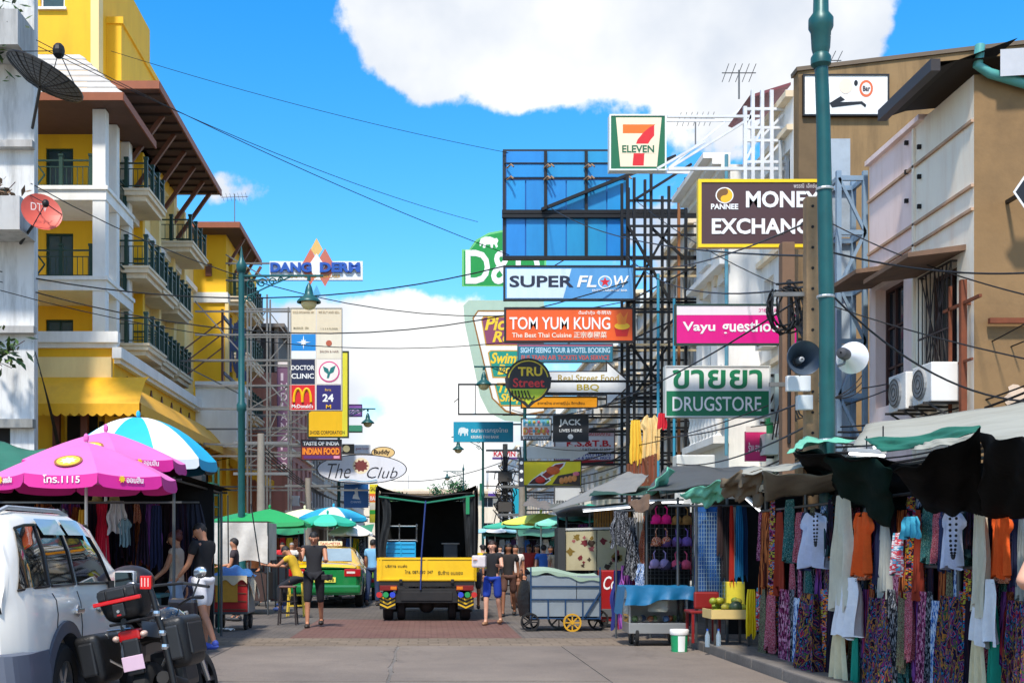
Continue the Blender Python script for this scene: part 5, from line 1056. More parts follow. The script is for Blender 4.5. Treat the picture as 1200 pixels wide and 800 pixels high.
class Car:
    def __init__(s, L_, hw, zs, zr, wr, wheels, ra, zb=.32, zw=.34):
        s.L, s.hw, s.zs, s.zr, s.wr, s.wheels, s.ra, s.zb0, s.zw = L_, hw, zs, zr, wr, wheels, ra, zb, zw
    def zb(s, y):
        for w_ in s.wheels:
            if abs(y - w_) < s.ra: return max(s.zb0, s.zw + math.sqrt(s.ra ** 2 - (y - w_) ** 2) * 1.0)
        return s.zb0
    def w(s, y): 
        e = min(y, s.L - y); return s.hw * (1 - .16 * max(0, 1 - e / .35) ** 2)
    def sec(s, y):
        w_, zb, zs, zr, wr = s.w(y), s.zb(y), ip(s.zs, y), ip(s.zr, y), ip(s.wr, y); zr = max(zr, zs + .02)
        zb = min(zb, zs - .12); h = zs - zb
        return [(w_ * .97,zb),(w_ * .995,zb + h * .25),(w_,zb + h * .55),(w_ * .985,zb + h * .85),(w_ * .95,zs),((w_ * .95 + wr) / 2 + .02,(zs + zr) / 2),(wr + .015,zr - .055),(wr - .06,zr - .008),(wr * .5,zr + .012),(0,zr + .02)]
    def body(s):
        ys = sorted(set([0,.02,.06,.12,.2] + [i * .07 for i in range(int(s.L / .07) + 1)] + [s.L - .12,s.L - .05,s.L]));mb = MB();n = len(s.sec(0));rows = []
        for y in ys:
            p = s.sec(y);rows.append([Vector((x,y,z)) for x,z in p] + [Vector((-x,y,z)) for x,z in p[-2::-1]])
        m = len(rows[0]); o = 0
        for r_ in rows: mb.v += r_
        for i in range(len(rows) - 1):
            for k in range(m - 1): a = i * m + k; mb.f.append((a, a + 1, a + m + 1, a + m))
        mb.f.append(tuple(range(m))); mb.f.append(tuple((len(rows) - 1) * m + k for k in range(m))[::-1])
        # floor
        for i in range(len(rows) - 1): a = i * m; mb.f.append((a, a + m, a + 2 * m - 1, a + m - 1))
        return mb
    def side(s, y, t, sg=1, off=.008):
        p = s.sec(y);a,b,c = Vector((p[4][0],0,p[4][1])),Vector((p[5][0],0,p[5][1])),Vector((p[6][0],0,p[6][1]))
        q = a.lerp(b, t * 2) if t < .5 else b.lerp(c, t * 2 - 1); return Vector((sg * (q.x + off), y, q.z))
    def pane(s, y00, y01, y10, y11, t0, t1, sg=1, off=.008):   # bottom y0..y1, top y0..y1
        return MB().grid(lambda u,v: s.side((y00 + (y01 - y00) * u) * (1 - v) + (y10 + (y11 - y10) * u) * v,t0 + (t1 - t0) * v,sg,off),8,6)
# ---------------- white SUV
suv = thing('parked_suv','white SUV with tinted windows parked at the lower left','car',(-3.6,8.0,0),local=True)
C1 = Car(4.5,.89,[(0,.98),(.1,1.06),(2.9,1.05),(3.3,1.02),(4.35,.86),(4.5,.6)],[(0,1.0),(.05,1.22),(.16,1.5),(.3,1.62),(.6,1.66),(1.9,1.675),(2.3,1.61),(3.1,1.08),(4.35,.88),(4.5,.62)],[(0,.74),(.2,.68),(2.2,.66),(3.1,.76),(4.5,.7)],(.98,3.62),.43)
M_PEARL = mat((238, 233, 222), .35, 0, .03, 1.5, coat=.6, grime=.08, gc=(150, 140, 128))
C1.body().build('body', M_PEARL, suv, smooth=38)
for sg in (1, -1):
    for (a,b,c,d,nm) in ((.16,.72,.34,.76,'quarter_window'),(.79,1.36,.82,1.34,'rear_door_window'),(1.45,2.42,1.43,2.1,'front_door_window')):
        pn = C1.pane(a, b, c, d, .1, .9, sg).build(nm, M_TINT, suv, smooth=60)
        if sg == 1:
            e = MB()
            e.tube([C1.side(a,.09,sg,.012),C1.side(b,.09,sg,.012)],.011,5).tube([C1.side(b,.09,sg,.012),C1.side((b + d) / 2,.5,sg,.012),C1.side(d,.91,sg,.012)],.011,5).tube([C1.side(c,.91,sg,.012),C1.side((c + d) / 2,.91,sg,.012),C1.side(d,.91,sg,.012)],.011,5)
            e.build('seal', M_BLKP, pn)
    for (a, b) in ((.8, 1.34), (1.42, 2.1)):
        MB().grid(lambda u,v: C1.side(a + (b - a) * u,1.0 - .24 * v,sg,.012 + .035 * v),6,3).build('rain_visor',mat((150,156,160),.15,0,.1,3,coat=.5) if sg == 1 else M_BLKP,suv,smooth=60)
    for y in (1.28, 1.92):
        h = MB().cbox(sg * .865 if sg > 0 else -.92,sg * .92 if sg > 0 else -.865,y - .1,y + .1,.885,.925,.012).build('door_handle',M_CHROME,suv)
        MB().disc((sg * .888,y,.905),.045,.02,'x',12).build('handle_cup',mat((170,172,174),.25,.3),h)
    for y in (.78,1.4,2.6): MB().tube([(sg * (C1.sec(y)[k][0] + .001),y,C1.sec(y)[k][1]) for k in range(5)],.006,4).build('door_gap',M_BLKP,suv)
    for wy in C1.wheels:
        mb = MB(); rr_ = .43
        for i in range(18):
            a0, a1 = math.pi * (i / 18) - .1, math.pi * ((i + 1) / 18) - .1 + (.2 / 18)
            q = [(sg * x,wy + r_ * math.cos(a),.34 + r_ * math.sin(a)) for a in (a0,a1) for r_,x in ((rr_ - .015,.8),(rr_ - .015,.915),(rr_ + .075,.905),(rr_ + .08,.86))]
            mb.add(q, [(0, 1, 5, 4), (1, 2, 6, 5), (2, 3, 7, 6)])
        mb.build('fender_flare', mat((74, 80, 92), .4, 0, .12, 5), suv, smooth=50)
        wheel(suv, (sg * .78, wy, .34), .34, .22, 6)
    mr_ = MB().cbox(sg * 1.0 - .09,sg * 1.0 + .09,2.26,2.38,1.04,1.2,.03).build('door_mirror',mat((196,198,198),.25,.1,coat=.6),suv,smooth=40)
    MB().box(sg * 1.0 - .075,sg * 1.0 + .075,2.252,2.258,1.06,1.185).build('mirror_glass',M_TINT,mr_);MB().bar((sg * .85,2.34,1.08),(sg * .95,2.34,1.09),.06).build('mirror_foot',M_BLKP,mr_)
    MB().tube([(sg * .6,.35,1.645),(sg * .61,.5,1.68),(sg * .61,1.7,1.69),(sg * .6,1.95,1.66)],.016,6).build('roof_rail',mat((200,202,204),.3,.4),suv)
    MB().cbox(sg * .66 - .05, sg * .66 + .06, -.03, .12, .78, 1.2, .02).build('tail_lamp', M_RED, suv)
mb = MB()
for (y0, y1) in ((-.07, .56),):
    K = 16; rows = []
    for i in range(K + 1):
        t = i / K; y = y0 + (y1 - y0) * t; rows.append((y, (.80 + .105 * min(1, (t * 3)) ** .5)))
    for (ya, wa), (yb_, wb) in zip(rows, rows[1:]):
        for sg in (1,-1): mb.add([(sg * wa,ya,.26),(sg * wb,yb_,.26),(sg * (wb + .01),yb_,.5),(sg * (wa + .01),ya,.5),(sg * (wb - .01),yb_,.665),(sg * (wa - .01),ya,.665),(sg * (wb - .06),yb_,.68),(sg * (wa - .06),ya,.68)],[(0,1,2,3),(3,2,4,5),(5,4,6,7)])
    mb.add([(-.8,-.07,.26),(.8,-.07,.26),(.81,-.07,.5),(-.81,-.07,.5),(.79,-.07,.665),(-.79,-.07,.665),(.74,.1,.68),(-.74,.1,.68)],[(0,1,2,3),(3,2,4,5),(5,4,6,7)])
mb.build('rear_bumper', mat((96, 102, 116), .35, .1, .1, 5), suv, smooth=40)
MB().grid(lambda u,v: ((-.6 + 1.2 * u) * (1 - .08 * v),ip([(1.0,0),(1.22,.05),(1.5,.16),(1.62,.3)],1.12 + .4 * v) - .022,1.12 + .4 * v),8,10).build('rear_window',M_TINT,suv,smooth=60)
MB().cbox(-.26, .26, -.03, .0, .78, .9, .005).build('number_plate', mat((226, 226, 222), .5), suv)
MB().grid(lambda u,v: (-.66 + 1.32 * u,2.33 + .74 * (1 - v),1.1 + .48 * v + .018),8,5).build('windscreen',M_TINT,suv,smooth=60)
for sg in (1,-1): MB().cbox(sg * .62 - .18,sg * .62 + .18,4.36,4.5,.62,.78,.03).build('headlight',mat((220,224,228),.1,0,0,coat=1),suv)
# ---------------- yellow and green taxi
taxi = thing('taxi','green and yellow taxi seen from behind left of the truck','taxi',(-2.42,28.4,0),local=True)
C2 = Car(4.5,.88,[(0,.95),(.1,1.02),(.7,1.0),(3.2,.96),(4.4,.74),(4.5,.6)],[(0,.96),(.1,1.04),(.65,1.08),(1.3,1.43),(2.0,1.47),(2.6,1.43),(3.3,1.0),(4.4,.76),(4.5,.6)],[(0,.7),(.6,.7),(1.3,.58),(2.6,.58),(3.3,.72),(4.5,.7)],(.95,3.6),.37,zw=.31)
bo = C2.body().build('body', mat((18, 128, 62), .25, .1, .04, 2, coat=1), taxi, smooth=38)
bo.data.materials.append(mat((244, 188, 16), .25, .1, .04, 2, coat=1))
for p in bo.data.polygons:
    if p.center.z > .93: p.material_index = 1
for sg in (1, -1):
    for (a,b,c,d) in ((1.0,1.7,1.35,1.72),(1.8,2.9,1.8,2.5)): C2.pane(a,b,c,d,.12,.88,sg).build('side_window',M_TINT,taxi,smooth=60)
    for wy in C2.wheels: wheel(taxi, (sg * .77, wy, .31), .31, .2)
    tl = MB().cbox(sg * .66 - .2,sg * .66 + .19,-.02,.1,.76,.94,.02).build('tail_light',M_RED,taxi);MB().cbox(sg * .62 - .1,sg * .62 + .1,-.028,-.018,.83,.88,.003).build('reverse_lamp',mat((226,210,200),.2),tl)
    MB().cbox(sg * .97 - .08,sg * .97 + .08,2.75,2.83,.98,1.1,.02).build('door_mirror',mat((18,128,62),.25),taxi)
MB().grid(lambda u,v: ((-.6 + 1.2 * u) * (1 - .1 * v),.68 + .55 * v,1.1 + .31 * v + .022),8,5).build('rear_window',mat((150,166,170),.05,0,.2,2,coat=1),taxi,smooth=60)
MB().cbox(-.26, .26, -.03, .0, .62, .74, .005).build('number_plate', mat((240, 226, 90), .5), taxi)
text_mb('TX 1458', -.22, .22, .64, .72, -.031).build('lettering', M_BLKP, taxi)
MB().cbox(-.85, .85, -.06, .12, .36, .56, .05).build('rear_bumper', mat((16, 118, 58), .3, .1, coat=.8), taxi)
sgn = MB().cbox(-.3,.3,1.6,1.75,1.49,1.61,.02).build('roof_sign',mat((236,226,190),.4),taxi);text_mb('TAXI-METER',-.26,.26,1.515,1.585,1.598).build('lettering',M_RED,sgn)
MB().cbox(-.5, -.2, -.028, -.02, .8, .86, .004).build('badge', M_CHROME, taxi)
# ---------------- small truck
tk = thing('cargo_truck','small cargo truck with yellow tailgate and open black tarpaulin hood','truck',(0.0,23.2,0),local=True)
M_TKY = mat((246,194,14),.45,0,.08,3,grime=.25,gc=(140,96,20));M_TARP = mat((22,25,26),.75,0,.3,2,.5,6,grime=.3,gc=(60,64,64));M_CHAS = mat((26,26,27),.7,0,.3,5,grime=.3,gc=(70,60,50))
hw = .93
tg = MB().cbox(-hw, hw, -.04, 0, .78, 1.24, .01).build('tailgate', M_TKY, tk)
mb = MB()
for z in (.8, 1.2): mb.box(-hw + .01, hw - .01, -.055, -.04, z, z + .035)
for x in (-hw + .03, -.02, hw - .06): mb.box(x, x + .035, -.055, -.041, .835, 1.2)
mb.build('tailgate_rib', M_TKY, tg)
text_mb('โทร. 087-5309047',-.42,.12,.93,1.0,-.045).build('lettering',M_BLKP,tg);text_mb('รับจ้าง ขนของ',.22,.7,.91,.99,-.045).build('lettering',M_BLKP,tg);text_mb('บริการ ขนส่ง',-.8,-.38,1.05,1.11,-.045).build('lettering',M_BLKP,tg)
for x in (-.5, .5): MB().cbox(x - .03, x + .03, -.07, -.03, .74, .82, .008).build('hinge', M_CHAS, tg)
for sg in (1, -1):
    MB().cbox(sg * hw - .025, sg * hw + .025, .01, 3.2, .78, 1.24, .01).build('side_board', M_TKY, tk)
    mb = MB()
    for y in (.05,.85,1.65,2.45,3.15): mb.box(sg * hw + (.025 if sg > 0 else -.04),sg * hw + (.04 if sg > 0 else -.025),y,y + .05,.78,1.23)
    mb.build('side_rib', M_TKY, tk)
MB().box(-hw, hw, 0, 3.2, .7, .78).box(-hw, hw, -.03, .0, .68, .775).build('bed_floor', M_CHAS, tk)
MB().box(-.35, -.27, .0, 5, .5, .68).box(.27, .35, 0, 5, .5, .68).build('chassis_rail', M_CHAS, tk)
# tarpaulin hood on hoops
for y in (.02, 1.1, 2.2, 3.15):
    mb = MB().tube([(-hw,y,1.24),(-hw,y,2.5),(-.5,y,2.47),(0,y,2.40),(.5,y,2.47),(hw,y,2.5),(hw,y,1.24)],.022,6);mb.build('hood_hoop',M_CHAS,tk)
def tarp_top(u, v):
    x = -1 + 2 * u; y = 3.2 * v; sag = .05 * math.sin(v * 9.4) ** 2 * (1 - abs(x))
    corner = .1 * abs(x) ** 3 * (1 - v) ** 3
    return (x * (hw + .03 + .02 * math.sin(v * 13)),y - .06 * abs(x) ** 4 * (1 - v) ** 6,2.44 + .1 * abs(x) ** 1.5 + corner - sag)
mb = MB().grid(tarp_top, 20, 20)
for sg in (1,-1): mb.grid(lambda u,v: (sg * (hw + .05 + .025 * math.sin(u * 17 + v * 3)),3.2 * u - .06 * (1 - u) ** 8 * (1 - v),2.54 + .1 * (1 - u) ** 3 * (1 - v) - 1.36 * v + .02 * math.sin(u * 11)),20,8)
mb.grid(lambda u,v: (-hw + 2 * hw * u,3.2,2.46 - 1.7 * v),4,4);mb.build('tarpaulin',M_TARP,tk,smooth=60)
MB().grid(lambda u,v: (-hw + .03 + .16 * u + .05 * math.sin(v * 5),.01 + .03 * math.sin(u * 8 + v * 3),2.45 - 1.2 * v),6,12).build('rolled_flap',M_TARP,tk,smooth=60)
MB().grid(lambda u,v: (hw - .03 - .2 * u * (1 - .3 * v),.02 + .03 * math.sin(u * 8 + v * 3),2.46 - 1.2 * v),6,12).build('rolled_flap',M_TARP,tk,smooth=60)
MB().tube([(-.93,-.01,2.42),(-.4,-.01,2.35),(0,-.02,2.3),(.4,-.01,2.36),(.93,-.01,2.44)],.018).build('rope',mat((24,120,90),.6),tk)
MB().tube([(-.12,-.06,.62),(-.1,-.07,1.3),(-.02,-.03,2.34)],.016).build('rope',mat((40,60,120),.6),tk)
MB().grid(lambda u,v: (.76 + .07 * u,-.03,2.42 - .34 * v),2,4).build('tape_end',mat((24,130,80),.6),tk)
# rear underside
MB().cbox(-.6,.6,-.02,.1,.36,.64,.01).cbox(-.5,.5,-.04,-.02,.4,.58,.01).build('rear_crossmember',M_CHAS,tk)
for sg in (1, -1):
    tl = MB().cbox(sg * .74 - .17,sg * .74 + .17,-.07,.02,.6,.7,.01).build('tail_light',mat((120,20,18),.3),tk);MB().cbox(sg * .64 - .06,sg * .64 + .06,-.078,-.068,.62,.68,.004).build('lamp_lens',M_AMB,tl)
    for k, c in enumerate(((40, 70, 200), (30, 150, 80), (200, 40, 40))):
        MB().disc((sg * (.66 + .13 * k),-.06,.52),.055,.05,'y',14).build('marker_lamp',mat(c,.2,0,.1,coat=.6),tk)
    fl = MB().box(sg * .76 - .155, sg * .76 + .155, .0, .02, .24, .47).build('mud_flap', M_BLKP, tk)
    for k in range(3):
        mb = MB(); z = .25 + .075 * k
        for q in (1,-1): mb.prism([(sg * .76,z),(sg * .76 + q * .15,z + .07),(sg * .76 + q * .15,z + .105),(sg * .76,z + .035)],'y',-.004,-.0005)
        mb.build('chevron', mat((220, 176, 30), .5), fl)
    wheel(tk,(sg * .76,.48,.31),.31,.2,6,M_CHAS);wheel(tk,(sg * .5,.5,.31),.3,.16,6,M_CHAS);wheel(tk,(sg * .74,3.9,.31),.31,.2,6)
MB().tube([(-.9, .48, .31), (.9, .48, .31)], .07, 8).ball((0, .48, .3), .16).build('axle', M_CHAS, tk)
mb = MB().prism([(3.3,.45),(5.0,.45),(5.05,.9),(4.9,1.2),(4.55,1.85),(3.4,1.9),(3.3,1.7)],'x',-.8,.8);mb.build('cab',mat((232,230,226),.3,.1,coat=.8),tk)
for sg in (1,-1): MB().prism([(3.6,1.2),(4.75,1.2),(4.5,1.72),(3.6,1.75)],'x',sg * .801,sg * .806).build('cab_window',M_TINT,tk)
MB().box(-.7, .7, 3.28, 3.295, 1.3, 1.75).build('cab_rear_window', M_TINT, tk)
for sg in (1,-1): MB().cbox(sg * 1.0 - .08,sg * 1.0 + .08,4.6,4.66,1.2,1.45,.02).bar((sg * .8,4.65,1.35),(sg * .95,4.65,1.35),.03).build('door_mirror',M_BLKP,tk)
# load
def crate(label, c, sx, sy, sz, cc):
    t = thing('plastic_crate', label, 'crate', c)
    x0, x1, y0, y1, z0, z1 = c[0] - sx / 2, c[0] + sx / 2, c[1] - sy / 2, c[1] + sy / 2, c[2], c[2] + sz
    m = mat(cc, .4, 0, .1, 4); MB().cbox(x0, x1, y0, y1, z0, z1, .015).build('body', m, t)
    for k in range(4): MB().cbox(x0 + .02,x1 - .02,y0 - .012,y0 + .004,z0 + .04 + k * sz / 4,z0 + .06 + k * sz / 4,.004).build('rib',m,t)
    for x in (x0 - .005,c[0],x1 - .02): MB().cbox(x,x + .025,y0 - .014,y0 + .004,z0 + .01,z1 - .01,.004).build('rib',m,t)
    return t
crate('bright blue plastic crate in the back of the truck, bottom one',(-.52,23.75,.781),.62,.42,.42,(20,150,200));crate('bright blue plastic crate in the back of the truck, top one',(-.52,23.75,1.202),.6,.4,.34,(28,160,208))
rk = thing('tube_rack','chrome tubular rack lying on the blue crates in the truck','rack',(-.52,23.7,1.54));mb = MB()
for x in (-.86,-.54,-.2): mb.tube([(x,23.6,1.545),(x,23.6,1.88)],.016).ball((x,23.6,1.88),.028,n=8,m=5).ball((x,23.6,1.56),.028,n=8,m=5)
for z in (1.58, 1.86): mb.tube([(-.86, 23.6, z), (-.2, 23.6, z)], .015)
mb.build('tubes', M_CHROME, rk); mb = MB()
for x in (-.86, -.2): mb.tube([(x, 23.6, 1.58), (x, 23.95, 1.58), (x, 23.95, 1.86), (x, 23.6, 1.86)], .014)
mb.build('side_loops', M_CHROME, rk)
bx_ = thing('small_cabinet','small grey cabinet standing in the truck bed','cabinet',(.5,24.2,.781));MB().cbox(.34,.62,24.0,24.4,.79,1.5,.01).build('case',mat((56,58,62),.5),bx_);MB().cbox(.3,.66,23.98,24.42,1.5,1.53,.008).build('top',mat((150,140,130),.5),bx_)
# ---------------- tuk-tuk
tt = thing('tuk_tuk','tuk-tuk with rounded dark red canopy between the taxi and the truck','tuk-tuk',(-2.0,33.0,0),local=True)
MB().cbox(-.62,.62,0,1.5,.35,.8,.06).build('body',mat((30,120,60),.35,0,.1,4,coat=.5),tt);MB().cbox(-.58,.58,-.03,.0,.62,.78,.01).build('rear_panel',mat((150,200,60),.4),tt)
MB().grid(lambda u,v: (-.68 + 1.36 * u,-.15 + 2.3 * v,1.68 + .22 * math.sin(math.pi * u) + .05 * math.sin(math.pi * v)),14,8).build('canopy',mat((58,32,34),.7,0,.2,4),tt,smooth=60)
for x in (-.62, .62):
    for y in (.0, 1.2, 2.1): MB().tube([(x, y, .6), (x, y, 1.7)], .02).build('canopy_post', M_CHROME, tt)
    wheel(tt, (x * .85, .35, .24), .24, .12)
    MB().cbox(x * .8 - .07, x * .8 + .07, -.05, -.02, .5, .6, .01).build('tail_light', M_RED, tt)
wheel(tt,(0,2.3,.24),.24,.12);MB().cbox(-.5,.5,.2,.7,.8,1.15,.06).build('seat_back',mat((90,30,34),.6),tt);MB().cbox(-.4,.4,1.6,2.5,.4,1.0,.1).build('front_cowl',mat((30,120,60),.35,coat=.5),tt)
for x in (-.3,0,.3): MB().disc((x,-.04,.7),.05,.04,'y',12).build('round_lamp',mat([(60,90,210),(230,230,220),(210,60,150)][int(x * 3.4 + 1)],.3),tt)
# ---------------- motorcycle (leaning on its stand), seen from behind
mc = thing('motorcycle','black touring motorcycle with three hard cases and red stripe','motorcycle',(-2.06,9.2,0),local=True)
mc.rotation_euler = (0, R(-12), R(-9)); mc.scale = (.86, .86, .86)
M_CASE = mat((24,25,27),.45,0,.2,5,.15,60);M_CASE2 = mat((36,38,41),.4,0,.15,5);M_GREY = mat((128,132,136),.35,.3,.1,5)
def casebox(name, x0, x1, y0, y1, z0, z1, taper, stripe=None):
    bm = bmesh.new(); bmesh.ops.create_cube(bm, size=1)
    for q in bm.verts:
        k = 1 - taper * (.5 - q.co.z) * .5;q.co = Vector(((x0 + x1) / 2 + q.co.x * (x1 - x0) * k,(y0 + y1) / 2 + q.co.y * (y1 - y0) * k,(z0 + z1) / 2 + q.co.z * (z1 - z0)))
    bmesh.ops.bevel(bm,geom=bm.edges[:],offset=min(x1 - x0,z1 - z0) * .3,segments=4,affect='EDGES',profile=.55);bm.verts.index_update()
    mb = MB().add([q.co.copy() for q in bm.verts],[tuple(q.index for q in f.verts) for f in bm.faces]);bm.free();return mb.build(name,M_CASE,mc,smooth=40)
tc_ = casebox('top_case', -.225, .225, -.36, .04, 1.0, 1.31, .5)
MB().cbox(-.222,.222,-.369,-.33,1.165,1.2,.008).build('red_stripe',mat((206,16,22),.25,0,.05,coat=.8),tc_)
MB().cbox(-.08,.08,-.367,-.34,1.205,1.285,.01).cbox(-.055,.055,-.362,-.32,1.04,1.16,.01).build('lid_panel',M_CASE2,tc_);MB().disc((0,-.365,1.09),.014,.02,'y',12).build('lock',M_CHROME,tc_)
MB().cbox(-.17,-.1,-.357,-.3,1.205,1.29,.01).cbox(.1,.17,-.357,-.3,1.205,1.29,.01).build('lid_ridge',M_CASE2,tc_);MB().cbox(-.02,.02,-.368,-.36,1.05,1.065,.002).build('badge',M_RED,tc_)
for sg in (1, -1):
    sc_ = casebox('side_case',sg * .4 - .13,sg * .4 + .13,-.3,.24,.5,.95,.35);MB().cbox(sg * .4 - .07,sg * .4 + .07,-.302,-.25,.58,.88,.02).build('ridge',M_CASE2,sc_);MB().cbox(sg * .52 - .02,sg * .52 + .015,-.2,.16,.6,.88,.015).build('cover',M_CASE2,sc_)
    MB().tube([(sg * .12,.1,.93),(sg * .28,-.05,.95),(sg * .3,-.1,.7),(sg * .15,0,.55)],.013).build('case_rail',M_CHROME,mc)
    MB().tube([(sg * .05,.95,1.08),(sg * .22,.86,1.12),(sg * .38,.7,1.1)],.013).build('handlebar',M_BLKP,mc);MB().tube([(sg * .3,.78,1.11),(sg * .4,.68,1.095)],.02,8).build('grip',M_BLKP,mc)
    MB().tube([(sg * .25,.82,1.12),(sg * .34,.86,1.28)],.009).build('mirror_stem',M_BLKP,mc);mi = MB().ball((sg * .36,.87,1.34),.075,.02,.06,14,8).build('mirror',M_BLKP,mc,smooth=60);MB().ball((sg * .36,.857,1.34),.066,.012,.052,14,8).build('mirror_glass',M_CHROME,mi,smooth=60)
    MB().grid(lambda u,v: (sg * (.1 + .12 * u),-.16 + .5 * u + .0 * v,.98 - .14 * v - .1 * u),6,3).build('tail_fairing',M_GREY,mc,smooth=60)
    ind = MB().ball((sg * .13,-.22,.86),.035,.05,.03,10,6).build('indicator',mat((206,176,160),.2,0,.05,coat=.8),mc,smooth=60)
    MB().tube([(sg * .1, .95, 1.0), (sg * .1, 1.2, .3)], .028, 8).build('fork', M_CHROME, mc)
MB().cbox(-.1,.1,-.25,-.15,.82,.92,.02).build('tail_light',M_RED,mc);MB().cbox(-.06,.06,-.245,-.2,.76,.8,.01).build('lower_light',M_RED,mc)
pl = MB().cbox(-.1,.1,-.275,-.262,.56,.69,.006).build('number_plate',mat((214,184,204),.5,0,.04),mc);MB().cbox(-.08,.08,-.26,-.2,.52,.84,.02).build('plate_holder',M_CASE2,mc)
MB().grid(lambda u,v: (-.09 + .18 * u,-.26 + .5 * v,.8 + .3 * v - .35 * v * v + .02 * math.sin(math.pi * u)),6,8).build('rear_fender',M_BLKP,mc,smooth=60)
wheel(mc, (0, .02, .3), .3, .15, 5, M_BLKP); wheel(mc, (0, 1.33, .3), .3, .11, 5, M_BLKP)
MB().cbox(-.15,.15,.0,.55,.78,.9,.05).build('seat',mat((20,20,21),.6),mc,smooth=40);MB().ball((0,.72,.92),.17,.26,.16,14,8).build('fuel_tank',mat((30,32,36),.2,.2,.1,coat=1),mc,smooth=80)
MB().cbox(-.16,.16,.45,.85,.3,.68,.06).build('engine',mat((60,60,62),.4,.5,.2,8),mc);MB().tube([(.14,.5,.35),(.2,.2,.36),(.22,-.22,.45)],[.03,.05,.06],10).build('exhaust',M_CHAS,mc,smooth=50)
MB().tube([(0,.0,.92),(0,-.1,.99),(0,-.3,1.0)],.03).cbox(-.14,.14,-.3,.06,.975,1.0,.008).build('case_rack',M_BLKP,mc)
MB().tube([(-.1, .5, .3), (-.3, .45, .02)], .014).build('side_stand', M_CHAS, mc)
pm = thing('marker_pole','black jointed pole with red tag standing beside the motorcycle top case','pole',P(215,858,157))
MB().tube([P(215,858,157),P(200,782,157),P(195,760,157),P(191,740,157),P(185,722,157),P(179,697,157),P(173,682,157)],[.024,.026,.026,.024,.024,.022,.02],10).build('pole',M_BLKP,pm,smooth=50)
for (x,y) in ((183.5,718),(190.5,741),(193.5,757)): MB().lathe([(.03,-.02),(.033,0),(.03,.02)],P(x,y,157),12).build('collar',M_CHROME,pm)
p = P(171.5,682,157);MB().cbox(p.x - .042,p.x + .042,p.y - .03,p.y + .02,p.z - .05,p.z + .05,.006).build('red_tag',mat((216,20,22),.3,0,.1),pm)
for k in range(3): MB().box(p.x - .032 + .024 * k,p.x - .024 + .024 * k,p.y - .033,p.y - .0305,p.z - .03,p.z + .035).build('tag_line',mat((240,190,180),.4),pm)
# second bike mostly hidden: dark windscreen box with shield badge
s2 = thing('scooter','dark scooter behind the motorcycle with a shield badge on its box','scooter',(P(160,685,128).x,F / 128,0),local=True)
s2.rotation_euler = (0, 0, R(-15))
MB().ball((0,-.1,1.1),.22,.18,.14,20,12).build('top_box',mat((30,24,28),.4,0,.2,4),s2,smooth=60)
MB().prism([(-.06,1.18),(.06,1.18),(.065,1.12),(0,1.04),(-.065,1.12)],'y',-.29,-.265).xf(Matrix.Translation((-.02,0,0))).build('shield_badge',mat((226,206,190),.4),s2);MB().disc((-.02,-.294,1.12),.028,.01,'y',14).build('badge_ring',mat((190,90,80),.4),s2)
MB().cbox(-.14,.14,-.1,.5,.72,.82,.04).build('seat',M_BLKP,s2);MB().cbox(-.16,.16,-.2,.45,.35,.72,.08).build('body',mat((30,28,32),.3,0,.1,coat=.6),s2);MB().cbox(-.15,.15,.88,.98,.35,.9,.04).build('leg_shield',mat((34,32,36),.3,coat=.6),s2)
MB().cbox(-.06,.06,-.12,.0,.8,1.0,.01).build('box_mount',M_BLKP,s2);MB().box(-.14,.14,.3,.95,.3,.36).build('footboard',M_BLKP,s2)
MB().tube([(-.32,.85,1.02),(0,.95,1.05),(.32,.85,1.02)],.015).build('handlebar',M_BLKP,s2);wheel(s2,(0,.0,.24),.24,.11);wheel(s2,(0,1.15,.24),.24,.1)
# ================================================================ people
def skin_obj(name, m, parent, verts, edges, root=0, sub=2):
    bm = bmesh.new(); sk = bm.verts.layers.skin.verify(); vs = []
    for i, (co, r_) in enumerate(verts):
        v = bm.verts.new(co); v[sk].radius = r_ if isinstance(r_, tuple) else (r_, r_); vs.append(v)
        if i == root: v[sk].use_root = True
    for a, b in edges: bm.edges.new((vs[a], vs[b]))
    me = bpy.data.meshes.new(name); bm.to_mesh(me); bm.free(); me.materials.append(m)
    o = bpy.data.objects.new(name, me); col.objects.link(o); o.parent = parent
    sm = o.modifiers.new('skin', 'SKIN'); sm.use_smooth_shade = True; sm.branch_smoothing = .4
    ss = o.modifiers.new('subsurf', 'SUBSURF'); ss.levels = sub - 1; ss.render_levels = sub
    return o
def frame(zd):
    zd = zd.normalized();y = Vector((0,1,0)) if abs(zd.y) < .95 else Vector((0,0,1));x = y.cross(zd).normalized();y = zd.cross(x)
    return Matrix((x, y, zd)).transposed().to_4x4()
HAND = None
def hand_mesh():
    global HAND
    if HAND: return HAND
    mb = MB().ball((0, 0, -.05), .036, .016, .05, 10, 6)
    for k, (x, l) in enumerate(((-.027, .066), (-.009, .078), (.009, .074), (.026, .058))):
        mb.tube([(x,0,-.08),(x * 1.15,.006,-.09 - l * .45),(x * 1.2,.024,-.09 - l * .85),(x * 1.2,.034,-.09 - l)],[.0095,.009,.008,.005],6)
    mb.tube([(.028, .0, -.03), (.05, .012, -.06), (.052, .024, -.088)], [.011, .0105, .007], 6)
    HAND = mb.mesh('hand', 60); return HAND
SKIN = {'tan': (186, 128, 96), 'fair': (214, 160, 132), 'brown': (140, 92, 66)}
